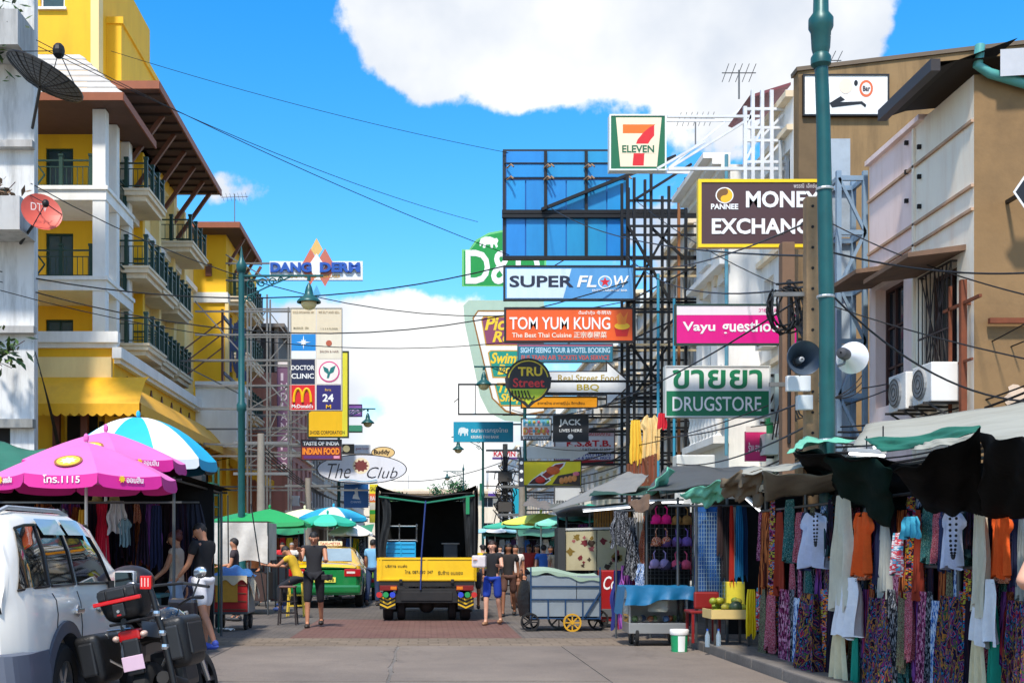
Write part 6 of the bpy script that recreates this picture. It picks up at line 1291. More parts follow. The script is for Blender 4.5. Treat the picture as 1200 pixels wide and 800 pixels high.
def person(label,x,s,h=1.7,rot=0,legs=((14,6),(-16,22)),arms=((10,8,25),(-12,8,20)),skin='tan',hair=(24,18,16),top=(30,30,34),sleeve=.45,bottom=(40,44,60),blen=1.0,shoe=(40,40,44),hairstyle='short',lean=0,headp=0,heady=0,z0=0.0,sit=False,fat=1.0,skirt=None,topm=None,loc=None,sub=2,detail=True,wide=1.0):
    pos = loc or Vector(((x - VX) / s,F / s,z0));t = thing('person',label,'person',pos,rotz=R(rot),local=True)
    k = h / 1.7; sm = mat(SKIN[skin], .55, 0, .08, 8); hipz = .93 * k
    def leg(sx, a, b):
        hip = Vector((sx * .095 * k * wide,0,hipz));kn = hip + Vector((sx * .012,math.sin(R(a)) * .43 * k,-math.cos(R(a)) * .43 * k));c = a - b
        an = kn + Vector((0, math.sin(R(c)) * .42 * k, -math.cos(R(c)) * .42 * k)); return [hip, kn, an]
    LG = [leg(1, *legs[0]), leg(-1, *legs[1])]
    dz = min(l[2].z for l in LG) - .08 * k
    for l in LG:
        for q in l: q.z -= dz
    hipz -= dz
    pel = Vector((0, 0, hipz + .04 * k)); ld = Vector((0, math.sin(R(lean)), math.cos(R(lean))))
    mid = pel + ld * .2 * k;ch = pel + ld * .37 * k;nb = pel + ld * .47 * k;nt = nb + (ld + Vector((0,.12,0))) * .055 * k
    hd = Vector((math.sin(R(heady)) * .3, math.sin(R(lean + headp)), math.cos(R(lean + headp)))).normalized()
    hc = nt + hd * .085 * k + Vector((0, .012, 0)); ht = nt + hd * .155 * k + Vector((0, .01, 0))
    def arm(sx, a, o, b, inw=None):
        sh = ch + ld * .08 * k + Vector((sx * .175 * k * fat,0,0));d = Vector((sx * math.sin(R(o)),math.sin(R(a)) * math.cos(R(o)),-math.cos(R(a)) * math.cos(R(o))))
        el = sh + d * .28 * k;c = a + b;d2 = Vector((sx * (math.sin(R(o * .4)) * .6 if inw is None else -inw),math.sin(R(c)),-math.cos(R(c)))).normalized();return [sh,el,el + d2 * .24 * k,d2]
    AR = [arm(1, *arms[0]), arm(-1, *arms[1])]
    def P_(v): return tuple(v)
    V = [(pel,(.135 * k * fat,.1 * k * fat)),(mid,(.12 * k * fat,.085 * k * fat)),(ch,(.145 * k * fat,.095 * k * fat)),(nb,(.07 * k,.06 * k)),(nt,.05 * k),(hc,(.093 * k,.108 * k)),(ht,(.074 * k,.088 * k))];E = [(0,1),(1,2),(2,3),(3,4),(4,5),(5,6)]
    for sd, A in zip((1, -1), AR):
        n = len(V);V += [(A[0],.05 * k),(A[1],.038 * k),(A[2],.026 * k)];E += [(2,n),(n,n + 1),(n + 1,n + 2)]
    for l in LG:
        n = len(V);V += [(l[0],.082 * k * fat),(l[1],.055 * k),(l[1].lerp(l[2],.35) + Vector((0,-.012,0)),.05 * k),(l[2],.034 * k),(l[2] + Vector((0,.1 * k,-.045 * k)),.03 * k)];E += [(0,n),(n,n + 1),(n + 1,n + 2),(n + 2,n + 3),(n + 3,n + 4)]
    bd = skin_obj('body', sm, t, V, E, 0, sub)
    tm = topm or mat(top, .85, 0, .12, 6, .2, 30)
    V = [(pel - ld * (.12 if not skirt else .02) * k,(.158 * k * fat,.125 * k * fat)),(mid,(.138 * k * fat,.102 * k * fat)),(ch,(.17 * k * fat,.122 * k * fat)),(nb + ld * .005,(.098 * k,.085 * k))];E = [(0,1),(1,2),(2,3)]
    for A in AR:
        n = len(V); V.append((A[0], .076 * k)); E.append((2, n))
        if sleeve > 0: V.append((A[0].lerp(A[1], min(1, sleeve * 1.15)), .064 * k)); E.append((n, n + 1))
        if sleeve > 1: V.append((A[1].lerp(A[2], sleeve - 1), .044 * k)); E.append((n + 1, n + 2))
    skin_obj('shirt', tm, t, V, E, 0, sub)
    bm_ = mat(bottom, .85, 0, .14, 6, .2, 30)
    if skirt:
        MB().lathe([(.13 * k,0),(.17 * k,-.15 * k),(.2 * k,-skirt * k)],pel + Vector((0,0,.05 * k)),16).build('skirt',bm_,t,smooth=60)
    else:
        V = [(pel + Vector((0, 0, .05 * k)), (.146 * k * fat, .11 * k * fat))]; E = []
        for l in LG:
            n = len(V); V.append((l[0], .1 * k * fat)); E.append((0, n))
            if blen <= .5: V.append((l[0].lerp(l[1], blen * 2), .088 * k)); E.append((n, n + 1))
            else: V += [(l[1],.072 * k),(l[1].lerp(l[2],(blen - .5) * 2 * .95),.06 * k)];E += [(n,n + 1),(n + 1,n + 2)]
        skin_obj('trousers' if blen > .6 else 'shorts', bm_, t, V, E, 0, sub)
    for l in LG:
        a = l[2];MB().ball((a.x,a.y + .06 * k,a.z - .045 * k),.05 * k,.13 * k,.045 * k,12,6).ball((a.x,a.y - .01,a.z - .01 * k),.045 * k,.05 * k,.05 * k,10,6).build('shoe',mat(shoe,.6,0,.15,8),t,smooth=60)
    # head details
    q = frame(hd) @ Matrix.Rotation(R(heady),4,'Z');T = Matrix.Translation(hc + hd * .015 * k) @ q @ Matrix.Rotation(R(180) if False else 0,4,'Z') @ Matrix.Scale(k,4)
    hm = mat(hair, .6, 0, .25, 12, .4, 60)
    mb = MB(); r1 = random.Random(int(x * 3 + s))
    def hr(u, v):
        a = u * 6.2832;f = math.sin(a);pm = 1.22 - .12 * math.cos(a * 2) if f > .35 else 1.3 + (.35 - f) * .85;p = v * pm + .001;q = 1 + .05 * math.sin(a * 9 + v * 5) + .03 * math.sin(a * 17 - v * 9)
        return (.08 * q * math.sin(p) * math.cos(a),.095 * q * math.sin(p) * f - .008,.1 * math.cos(p) + .012)
    mb.grid(hr, 24, 8)
    if hairstyle == 'bun': mb.ball((0,-.09,.07),.05,.05,.05,10,6).ball((0,-.06,.02),.085,.07,.08,10,6)
    if hairstyle == 'long': mb.grid(lambda u,v: (.098 * math.cos(math.pi * (.88 + 1.24 * u)) * (1 + .12 * v),-.005 + .1 * math.sin(math.pi * (.88 + 1.24 * u)),.07 - .3 * v + .01 * math.sin(u * 30)),12,6)
    if hairstyle == 'cap': mb.ball((0,.0,.06),.092,.105,.065,14,6).disc((0,.1,.065),.075,.012,'z',14)
    mb.xf(T).build('hair' if hairstyle != 'cap' else 'cap', hm, t, smooth=70)
    if detail:
        mb = MB()
        for sx in (1, -1): mb.ball((sx * .031, .088, .0), .01, .006, .005, 8, 5)
        mb.xf(T).build('eyes', mat((40, 30, 28), .3), t)
        MB().tube([(0,.09,.0),(0,.11,-.028),(0,.094,-.036)],[.007,.013,.009],6).xf(T).build('nose',sm,t,smooth=60)
        MB().ball((0, .088, -.058), .022, .008, .006, 8, 4).xf(T).build('mouth', mat((150, 80, 74), .5), t)
        for sx in (1,-1): MB().ball((sx * .084,-.005,-.012),.01,.02,.028,8,5).xf(T).build('ear',sm,t)
    for sx, A in zip((1, -1), AR):
        o = bpy.data.objects.new('hand', hand_mesh()); col.objects.link(o); o.parent = t
        if not o.data.materials: o.data.materials.append(sm)
        o.material_slots[0].link = 'OBJECT'; o.material_slots[0].material = sm
        d2 = A[3];o.matrix_local = Matrix.Translation(A[2]) @ frame(-d2) @ Matrix.Scale(k * 1.05,4) @ Matrix.Scale(sx,4,(1,0,0))
    return t, hc, AR
person('man in black T-shirt and white shorts looking down beside the motorcycle',238,86,1.76,62,((6,4),(-12,14)),((10,4,14),(14,8,30)),'tan',(26,22,22),(20,20,24),.5,(222,220,222),.42,(70,90,180),headp=28,heady=10)
tg_ = person('woman in beige top with reddish bun walking left behind the motorcycle',207,84,1.66,85,((16,10),(-14,20)),((-14,6,10),(20,8,30)),'tan',(92,36,28),(196,176,156),.25,(150,170,196),.4,(60,50,44),'bun',headp=12)
person('person in pale lilac shirt half hidden behind the woman with the bun',219,80,1.5,70,((8,6),(-8,10)),((40,10,40),(10,8,20)),'brown',(40,30,28),(190,184,214),.5,(60,60,80),1.0,headp=10)
mn,hcm,arm_ = person('man in black tank top and long black shorts walking towards the camera',368,65.6,1.72,180,((12,8),(-10,16)),((34,6,95),(30,8,60)),'tan',(22,18,18),(34,34,38),.14,(26,26,32),.58,(50,44,40),headp=16,fat=1.05)
MB().cbox(-.1,.1,-.04,.04,-.05,.05,.015).xf(Matrix.Translation(arm_[1][1] + Vector((-.02,.02,-.28)))).build('belt_bag',mat((30,28,30),.6),mn)
person('seated person in yellow and black top bent over beside the stools',350,58,1.62,72,((78,82),(66,70)),((46,6,50),(50,6,44)),'tan',(20,16,16),(212,172,40),.4,(30,32,40),1.0,(40,60,110),lean=24,headp=22,z0=.16)
person('person in light blue shirt and jeans standing at the left side of the truck',437,47,1.66,-20,((4,4),(-8,8)),((14,6,20),(6,6,20)),'tan',(24,20,18),(120,176,214),.5,(44,62,96),1.0,(60,54,50))
wm,hcw,armw = person('woman in black top and blue shorts carrying things, walking right of the truck',577,63.5,1.56,160,((10,6),(-8,14)),((30,6,85),(24,14,70)),'fair',(44,24,18),(24,24,28),.35,(24,60,160),.46,(150,110,80),'long',fat=.95)
MB().cbox(-.13,.13,-.05,.06,-.1,.12,.03).xf(Matrix.Translation(armw[0][2] + Vector((-.05,.05,.0)))).build('carried_parcel',mat((216,206,206),.6,0,.2,12),wm)
crowd = [(556,46,'yellow shirted walker just behind the right edge of the truck',(226,186,30),(70,66,70),'short',180),(566,38,'walker in olive shirt far behind the truck edge',(120,120,60),(50,50,60),'cap',20),(596,50,'walker in black vest with orange sleeves behind the woman with the parcel',(40,36,36),(90,60,50),'long',170),(604,44,'bare-armed walker in white top at the right side of the street',(226,214,206),(120,80,60),'short',185),(612,36,'walker in pink top far down the right side',(210,140,150),(60,50,60),'long',10),(620,41,'walker in red top near the thin concrete pole',(180,50,40),(40,40,50),'short',170),(629,39,'walker in brown shirt left of the grey trolley',(120,80,56),(40,46,70),'long',190),(637,42,'walker in bright blue shirt left of the painted panels',(60,110,190),(50,50,60),'short',0),(645,38,'walker in dark blue top beside the painted panels',(40,50,96),(70,60,56),'short',175),(652,43,'walker in beige top right behind the grey trolley',(206,180,150),(50,44,50),'long',180),(586,30,'far walker in grey shirt in the middle of the street',(140,140,146),(50,50,56),'short',180),(573,27,'far walker in mustard shirt in the middle of the street',(200,160,60),(40,40,44),'short',0),(609,28,'far walker in green shirt on the right side',(60,110,70),(50,60,80),'short',180)]
for i, (x, s, lab, tp, bt, hs, rot) in enumerate(crowd):
    person(lab,x,s * 1.12,1.55 + .03 * (i * 7 % 7),rot,((12 + i % 5 * 3,6),(-12,16)),((10 + i % 4 * 8,6,20 + 9 * (i % 5)),(-8,8,20)),('tan','fair','brown')[i % 3],(30,22,20),tp,.45,bt,(.45,1.0)[i % 2],(50,46,44),hs,sub=1,detail=False)
left_far = [(300,47,'vendor in orange top behind the white tarpaulin stall',(220,120,60),160,-.0),(331,40,'vendor in red shirt under the green tent',(200,40,50),190,0),(342,38,'vendor with grey hair under the green tent',(220,214,206),180,0),(275,60,'vendor in dark shirt in the left stall row',(60,50,54),90,0)]
for i, (x, s, lab, tp, rot, z0) in enumerate(left_far):
    person(lab,x,s,1.62,rot,((4,4),(-4,6)),((20,8,60),(10,8,40)),'tan',(30,24,22) if i != 2 else (150,146,140),tp,.45,(50,50,60),1.0,sub=1,detail=False)
person('person with bare elbow at the right edge, in black top and patterned skirt',1254,226,1.68,15,((4,2),(-4,4)),((-6,8,30),(-20,42,100,1.2)),'fair',(50,34,26),(24,22,24),.3,(150,140,130),.5,(60,50,46),'long',skirt=.55)
person('vendor in dark clothes standing inside the left clothes stall',160,70,1.6,170,((4,4),(-4,6)),((20,8,60),(10,8,40)),'brown',(24,18,18),(44,30,36),.45,(30,30,36),1.0,sub=1,detail=False)
# ================================================================ cloth goods
FAB = {
 'ethnic': fabric('ethnic','bands',[(30,20,40),(150,40,90),(30,130,170),(230,120,40),(40,30,60),(180,170,60),(120,30,60),(20,20,24)],14),
 'rainbow': fabric('rainbow','streaks',[(40,30,90),(170,50,40),(30,110,150),(20,20,26),(110,40,100),(40,90,56),(170,110,50),(30,26,60),(24,20,30),(110,30,50)],30),
 'magenta': fabric('magenta','blocks',[(110,30,70),(170,90,130),(60,20,44),(200,150,170),(80,30,60)],48),
 'pinkdot': fabric('pinkdot', 'spots', [(150, 40, 70), (214, 140, 150), (60, 24, 30), (190, 70, 90)], 40),
 'mono': fabric('mono','blocks',[(20,22,26),(150,152,158),(40,42,50),(90,94,100),(24,26,30)],42),
 'teal': fabric('teal', 'spots', [(16, 60, 64), (70, 130, 126), (20, 34, 38), (110, 150, 140)], 38),
 'bluewhite': fabric('bluewhite','blocks',[(60,110,180),(210,220,232),(40,70,130),(180,200,220)],40),
 'rust': fabric('rust', 'stripes', [(120, 44, 24), (60, 24, 20), (190, 110, 60), (90, 30, 24)], 12),
 'olive': fabric('olive', 'spots', [(90, 96, 70), (140, 140, 110), (50, 56, 44), (120, 90, 80)], 40),
 'night': fabric('night','stripes',[(20,20,24),(44,36,60),(24,22,28),(60,30,40),(16,16,20)],12),
 'rasta': fabric('rasta','stripes',[(200,40,30),(230,200,30),(30,120,50),(24,24,26),(210,170,30)],9),
 'tiedye': fabric('tiedye','bands',[(220,80,90),(236,226,224),(220,70,80),(80,170,200),(230,230,230)],8),
 'floral': fabric('floral', 'spots', [(180, 60, 40), (220, 170, 140), (120, 40, 40), (200, 120, 60)], 30),
 'purple': fabric('purple', 'stripes', [(90, 40, 110), (140, 80, 150), (50, 24, 70), (170, 50, 60)], 10),
}
def cloth(c): return mat(c, .9, 0, .16, 7, .25, 40)
GM = {}
def garment_mesh(kind, var):
    key = (kind, var)
    if key in GM: return GM[key]
    r1 = random.Random(hash(kind) % 97 + var * 31 if False else sum(map(ord,kind)) + var * 31);a,b,c = r1.uniform(0,6),r1.uniform(8,12),r1.uniform(0,6);mb = MB()
    prof = {'scarf': lambda v: .34 + .16 * min(1,v * 3) + .03 * math.sin(v * 9 + a),'shawl': lambda v: .3 + .2 * math.sin(min(1,v * 2.2) * 1.4) + .05 * math.sin(v * 12 + a),'dress': lambda v: (.2 + .06 * math.cos(v * 14) if v < .3 else .22 + .28 * (v - .3) / .7),'skirt': lambda v: .22 + .28 * v ** .8,'shirt': lambda v: (.3 + .18 * min(1,v / .14) if v < .26 else .34 + .05 * (v - .26) + .1 * max(0,.34 - v)),'pants': lambda v: .24 + .1 * min(1,v * 4),'blouse': lambda v: .34 + .08 * min(1,v * 5) + .07 * v}[kind]
    amp = {'scarf': .1,'shawl': .13,'dress': .1,'skirt': .12,'shirt': .09,'pants': .05,'blouse': .09}[kind]
    def fn(u, v):
        h_ = prof(v); x = (u - .5) * 2 * h_ + .02 * math.sin(v * 7 + c)
        y = amp * (.3 + .7 * v) * (math.sin(u * b * 2.2 + a + .6 * v) + .5 * math.sin(u * b * 4.1 + c - v * 1.3)) - .05 * math.cos((u - .5) * math.pi)
        zz = -v - (.045 * math.sin(u * 9 + a) + .03 * math.sin(u * 17 + c)) * (v > .97)
        if kind == 'shirt' and v < .05: zz -= .12 * max(0, 1 - abs(u - .5) * 5) ** .7
        if kind == 'shirt' and v < .3: zz -= .16 * max(0, abs(u - .5) * 2 - .55)
        return (x, y, zz)
    if kind == 'pants':
        for sx in (-1,1): mb.grid(lambda u,v: ((.13 * sx * (1 + .3 * v) + (u - .5) * .26,.05 * math.sin(u * 6.28 + a) * (1 if v > .2 else .3) - .03,-v)),7,12)
        mb.grid(lambda u, v: (fn(u, v * .25)[0], fn(u, v * .25)[1] - .01, -v * .25), 12, 4)
    else: mb.grid(fn, 34 if kind in ('skirt', 'shawl', 'shirt', 'blouse') else 26, 14)
    GM[key] = mb.mesh('garment_' + kind, 70); return GM[key]
def garment(name,label,cat,loc,w_,h_,m,kind='scarf',rotz=0,group=None,var=None,hanger=None,tilt=0):
    v = var if var is not None else rnd.randrange(4)
    me0 = garment_mesh(kind, v); o = bpy.data.objects.new(name, me0); col.objects.link(o)
    if not me0.materials: me0.materials.append(None)
    o.material_slots[0].link = 'OBJECT'; o.material_slots[0].material = m
    o.location = loc; o.rotation_euler = (0, tilt, rotz); o.scale = (w_, max(.25, w_), h_)
    tag(o, label, cat, group)
    if hanger:
        hm = bpy.data.meshes.get('hanger_shape')
        if not hm:
            hm = MB().tube([(-.4,0,-.06),(0,0,.0),(.4,0,-.06),(-.4,0,-.06)],.012,5).tube([(0,0,0),(0,0,.05),(.03,0,.075),(.0,0,.09)],.01,5).mesh('hanger_shape');hm.materials.append(M_BLKP)
        hgr = bpy.data.objects.new('hanger', hm); col.objects.link(hgr); hgr.parent = o
    return o

# ---------------------------------------------------------------- long clothes stall on the right kerb
XRK = 4.15
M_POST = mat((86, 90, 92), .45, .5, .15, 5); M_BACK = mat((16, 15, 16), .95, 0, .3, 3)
cst = thing('clothes_stall','long clothes stall with steel rails along the right kerb','stall',(4.4,11,.12))
for y in (7.2, 9.4, 11.4, 13.2, 14.75):
    for x in (XRK + .04, 5.3): MB().tube([(x, y, .12), (x, y, 2.15)], .02, 8).build('post', M_POST, cst)
for x,z in ((XRK,1.86),(XRK + .04,1.24),(5.3,2.1),(XRK + .04,2.12)): MB().tube([(x,7.0,z),(x,14.9,z)],.015,6).build('rail',M_POST,cst)
for y in (7.2,9.4,11.4,13.2,14.75): MB().tube([(XRK + .04,y,2.1),(5.3,y,2.1)],.015,6).build('cross_rail',M_POST,cst)
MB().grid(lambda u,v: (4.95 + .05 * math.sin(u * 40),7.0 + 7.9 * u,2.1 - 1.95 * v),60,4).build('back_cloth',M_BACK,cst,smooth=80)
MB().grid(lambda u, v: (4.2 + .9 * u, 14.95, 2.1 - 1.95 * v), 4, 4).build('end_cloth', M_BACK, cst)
# inner row of dark garments, closes the gaps
DK = [('black striped',FAB['night']),('teal speckled',FAB['teal']),('black and white',FAB['mono']),('plain charcoal',cloth((26,24,32))),('plain maroon',cloth((44,20,30))),('plain navy',cloth((24,30,56)))]
G_IN = 'dark garments packed inside the clothes stall'
for row, z, h_ in ((0, 1.84, .62), (1, 1.22, .9)):
    y = 7.1
    while y < 14.7:
        dy = .13 * (y / 10);nm_,fm_ = rnd.choice(DK);garment('hanging_garment','%s garment packed deep in the clothes stall, %s row' % (nm_,('upper','lower')[row]),'garment',(XRK + .22 + rnd.uniform(0,.1),y,z),.34,h_ * rnd.uniform(.85,1.05),fm_,'scarf',R(-90) + rnd.uniform(-.5,.5),G_IN);y += dy * 1.5
def rack(x, y0, y1, wpx, key, label, kind='scarf', cat='garment', group=None, off=0, hanger=False, var=None):
    s = (x - VX) / (XRK - off); Y = F / s; z0, z1 = H + (VY - y0) / s, H + (VY - y1) / s
    wm_ = Y * Y * wpx / ((XRK - off) * F) / {'scarf': .95,'shawl': .9,'dress': .9,'skirt': .9,'shirt': .9,'pants': .66,'blouse': .9}[kind]
    m = FAB[key] if isinstance(key, str) else cloth(key)
    return garment({'scarf': 'hanging_scarf','shawl': 'long_shawl','dress': 'hanging_dress','skirt': 'hanging_skirt','shirt': 'hanging_shirt','pants': 'hanging_trousers','blouse': 'hanging_blouse'}[kind],label,cat,(XRK - off,Y,z0),wm_,z0 - z1,m,kind,R(-90) + rnd.uniform(-.12,.12),group,var,hanger)
for blk, dx in (('farther', 0), ('nearer', 162)):
    f = 1.0 if dx == 0 else 1.06
    def rx(x, y0, y1, wpx, key, label, kind='scarf', cat='garment', off=0, hanger=False, grp=None):
        xx = x + dx
        if xx > 1215: return
        rack(xx,y0 if dx == 0 else 645 + (y0 - 645) * f,645 + (y1 - 645) * (1.0 if dx == 0 else 1.1),wpx * f,key,label + ' in the %s half of the clothes stall' % blk,kind,cat,grp,off,hanger)
    rx(898,600,690,9,'rust','rust striped scarf');rx(906,585,690,9,'ethnic','multicoloured banded scarf, upper row');rx(914,600,692,8,(150,50,26),'plain rust brown scarf')
    rx(926,585,655,12,'teal','grey teal patterned scarf');rx(938,600,655,10,'pinkdot','dusky pink patterned scarf, upper row');rx(945,600,665,12,(44,56,96),'dark blue shirt','shirt',hanger=True)
    rx(955,600,662,24,(206,212,232),'pale blue white shirt with black beads','shirt','shirt',.06,True);rx(970,596,650,10,(20,56,60),'dark teal top','shirt');rx(974,585,640,6,'night','black striped scarf, upper row')
    rx(988,580,708,18,(214,208,186),'long cream gauze shawl','shawl','shawl',.1);rx(1012,600,672,26,(236,92,24),'bright orange top','shirt','top',.05,True);rx(1012,655,678,22,'floral','brown printed scarf',off=.02)
    rx(1030,600,680,10,(28,34,70),'navy dress','dress','dress');rx(1037,610,695,10,(170,172,164),'pale grey scarf')
    rx(904,690,760,10,'pinkdot','dusky pink patterned scarf, lower row');rx(895,690,770,8,'olive','olive speckled scarf');rx(921,690,815,14,'magenta','magenta mosaic scarf');rx(935,700,815,9,'bluewhite','blue and white tile pattern scarf');rx(928,690,780,7,'mono','black and white scarf, lower row')
    rx(950,695,815,30,'rainbow','rainbow patchwork skirt','skirt','skirt',.06);rx(966,690,800,10,'ethnic','multicoloured banded scarf, lower row');rx(974,700,800,8,'night','black striped scarf, lower row')
    rx(995,676,745,26,(240,241,244),'loose white blouse','blouse','blouse',.1,True);rx(985,735,825,19,(226,212,172),'long cream embroidered skirt','skirt','skirt',.08);rx(1003,705,800,9,(24,150,124),'sea green scarf',off=.04)
    rx(1016,690,770,10,'purple','purple and red striped scarf');rx(1030,700,812,26,'rainbow','second rainbow patchwork skirt beside the green scarf','skirt','skirt',.04);rx(1022,690,760,8,'rust','rust striped scarf, lower row');rx(1044,690,800,10,'mono','grey patterned scarf, last in the row,')
keys = ['magenta','night','ethnic','teal','rust','mono','purple','olive','pinkdot','rainbow','bluewhite']
for i in range(62):                       # fill the rows with narrow patterned scarves
    low = i % 2;x = 892 + (i * 5.15) + rnd.uniform(-2,2);s = (x - VX) / XRK;k = keys[(i * 7 + low * 3) % 11];zt = 1.24 if low else 1.86
    rack(x,VY - (zt - H) * s,VY - (zt - (rnd.uniform(.8,1.02) if low else rnd.uniform(.5,.62)) - H) * s,7 * s / 120,k,'%s patterned narrow scarf crowded in the %s row of the clothes stall' % ({'night': 'black','ethnic': 'banded','mono': 'black and white','pinkdot': 'pink','rainbow': 'many coloured','bluewhite': 'blue and white'}.get(k,k),('upper','lower')[low]),'scarf','garment','narrow scarves crowded in the clothes stall',-.05)
rack(1052,624,672,12,'tiedye','red white and blue tie-dye cloth between the two halves of the clothes stall','scarf',off=.12)
rack(1068, 605, 630, 18, (60, 160, 190), 'small turquoise cloth under the dark awning', 'scarf', off=.12)
bd = MB()
for xx, d0 in ((958, 0), (1120, 0)):
    s = (xx - VX) / (XRK - .14);p = P(xx,598,s);b_ = thing('bead_necklace','black bead necklace hung over the %s pale blue white shirt' % ('farther' if xx < 1000 else 'nearer'),'necklace',p);mb = MB()
    for k in range(22): a = k / 21 * math.pi;mb.ball(p + Vector((-.02,.055 * math.cos(a),-.06 - .3 * math.sin(a))),.012,n=6,m=4)
    mb.build('beads', M_BLKP, b_)

# ---------------------------------------------------------------- tarpaulins
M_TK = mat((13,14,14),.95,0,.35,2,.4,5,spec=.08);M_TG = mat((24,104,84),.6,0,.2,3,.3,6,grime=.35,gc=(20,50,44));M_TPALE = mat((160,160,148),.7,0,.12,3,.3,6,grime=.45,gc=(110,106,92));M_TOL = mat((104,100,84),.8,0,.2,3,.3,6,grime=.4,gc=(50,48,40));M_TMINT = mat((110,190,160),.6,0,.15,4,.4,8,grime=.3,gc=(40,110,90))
def tarp(label, c, m, sag=.06, wr=.02, nu=18, nv=14, seed=0, name='tarpaulin', cat='tarpaulin'):
    c = [P(*q) for q in c]; r1 = random.Random(seed); ph = [r1.uniform(0, 6) for _ in range(6)]
    nrm = (c[1] - c[0]).cross(c[3] - c[0]).normalized()
    def fn(u, v):
        p = c[0].lerp(c[1],u).lerp(c[3].lerp(c[2],u),v);p = p - Vector((0,0,sag * 4 * u * (1 - u) * (.4 + .6 * v) ))
        return p + nrm * wr * (math.sin(u * 13 + ph[0] + v * 3) + .7 * math.sin(v * 11 + ph[1] - u * 4) + .5 * math.sin((u + v) * 21 + ph[2])) + Vector((0,0,wr * .8 * math.sin(u * 9 + ph[3]) * v))
    mb = MB().grid(fn,nu,nv);o = mb.build(name,m,None,smooth=80,recalc=False);sm = o.modifiers.new('thickness','SOLIDIFY');sm.thickness = .006
    return tag(o, label, cat)
# (front-left, front-right, back-right, back-left)
tarp('black tarpaulin awning left of the peak near the right edge',[(1045,551,178),(1150,506,196),(1150,602,160),(1085,598,145)],M_TK,.02,.02,seed=1)
tarp('black tarpaulin awning at the right edge of the picture',[(1149,506,197),(1240,522,242),(1228,604,178),(1149,602,161)],M_TK,.03,.02,seed=21)
tarp('added black sheet standing in for the shade behind the clothes stall awnings',[(975,545,116),(1230,540,172),(1230,606,172),(975,590,116)],M_TK,.02,.02,seed=22)  # extra sheet, its black stands for the shaded interior behind the awnings
tarp('pale canvas strip behind the nearest black awning',[(1068,527,158),(1140,517,172),(1150,506,172),(1085,516,158)],M_TPALE,.01,.008,seed=3)
tarp('green tarpaulin strip along the pale canvas top',[(1035,530,145),(1145,506,164),(1148,497,160),(1010,513,138)],M_TG,.02,.012,seed=4)
tarp('wide pale canvas roof over the clothes stall',[(1000,519,126),(1230,516,182),(1225,466,92),(1015,497,82)],M_TPALE,.02,.01,seed=5)
tarp('dark green tarpaulin awning drooping over the farther clothes',[(935,522,122),(1046,545,150),(1044,618,136),(985,580,110)],mat((7,30,25),.95,0,.3,3,.4,5,spec=.08),.04,.03,seed=6)
tarp('black tarpaulin awning behind the drooping green one',[(930,528,124),(1050,540,150),(1000,575,110),(960,575,100)],M_TK,.03,.02,seed=12)
tarp('pale green peaked tarpaulin tip by the lamp post',[(923,532,120),(946,518,122),(1002,516,118),(940,511,96)],M_TMINT,.0,.012,seed=7)
tarp('olive canvas side panel with green corner above the farther clothes',[(893,552,112),(985,556,124),(985,574,110),(897,584,98)],M_TOL,.02,.012,seed=8)
tarp('pale top of the olive canvas awning',[(870,556,108),(948,546,116),(940,541,84),(868,548,80)],M_TPALE,.01,.012,seed=9)
tarp('crumpled mint green tarpaulin over the blue mesh stall',[(797,578,88),(850,560,92),(848,584,90),(820,592,88)],M_TMINT,.02,.03,seed=10)
tarp('crumpled grey brown canvas beside the mint tarpaulin',[(845,560,94),(893,550,100),(896,585,98),(852,582,92)],mat((110,96,76),.9,0,.3,4,.5,10),.03,.05,seed=11)
tarp('grey shade roof over the lingerie stall',[(758,575,80),(905,562,94),(905,545,66),(780,546,60)],mat((70,74,74),.7,0,.25,3,.3,6),.02,.015,seed=13)
tarp('hanging mint tarpaulin flap left of the lingerie stall',[(757,577,80),(784,548,78),(790,552,76),(765,580,76)],M_TMINT,.02,.02,seed=14)
tarp('dark green long shade roof behind the lingerie stall',[(690,580,64),(860,574,74),(850,562,56),(700,572,50)],mat((20,66,52),.7,0,.2),.02,.01,seed=15)
tarp('grey slanting shade sheet above the painted panels',[(640,598,58),(745,575,66),(760,555,58),(735,552,50)],mat((128,128,124),.7,0,.15,3),.02,.012,seed=16)
tarp('brown ragged cloth awning above the mannequins',[(736,590,76),(772,572,76),(776,590,78),(745,600,77)],mat((96,76,62),.9,0,.25,5),.02,.02,seed=17)
tarp('turquoise tarpaulin over the stall left of the painted panels',[(655,608,56),(700,612,60),(698,590,52),(668,590,50)],mat((30,160,130),.6,0,.12,4),.02,.012,seed=18)
tarp('grey ragged sheet hanging under the yellow food sign',[(612,590,48),(658,598,52),(656,590,46),(622,582,44)],mat((110,104,98),.85,0,.25,5),.05,.02,seed=19)
tarp('green tarpaulin roof at the left edge behind the pink umbrella',[(-30,556,92),(70,552,88),(60,528,62),(-30,512,62)],mat((22,110,88),.6,0,.2,3,.3,6),.03,.02,seed=20)
def tube_light(label, a, b):
    a,b = P(*a),P(*b);t = thing('tube_light',label,'light',(a + b) / 2,'fluorescent tubes');MB().bar(a + Vector((0,0,.035)),b + Vector((0,0,.035)),.05,.03).build('housing',mat((214,214,210),.5),t)
    MB().tube([a,b],.014,8).build('tube',mat((250,250,250),.4,0,0,emit=1.6),t);MB().tube([a.lerp(b,.5) + Vector((0,0,.04)),a.lerp(b,.5) + Vector((0,.0,.16))],.006).build('hanging_wire',M_BLK,t)
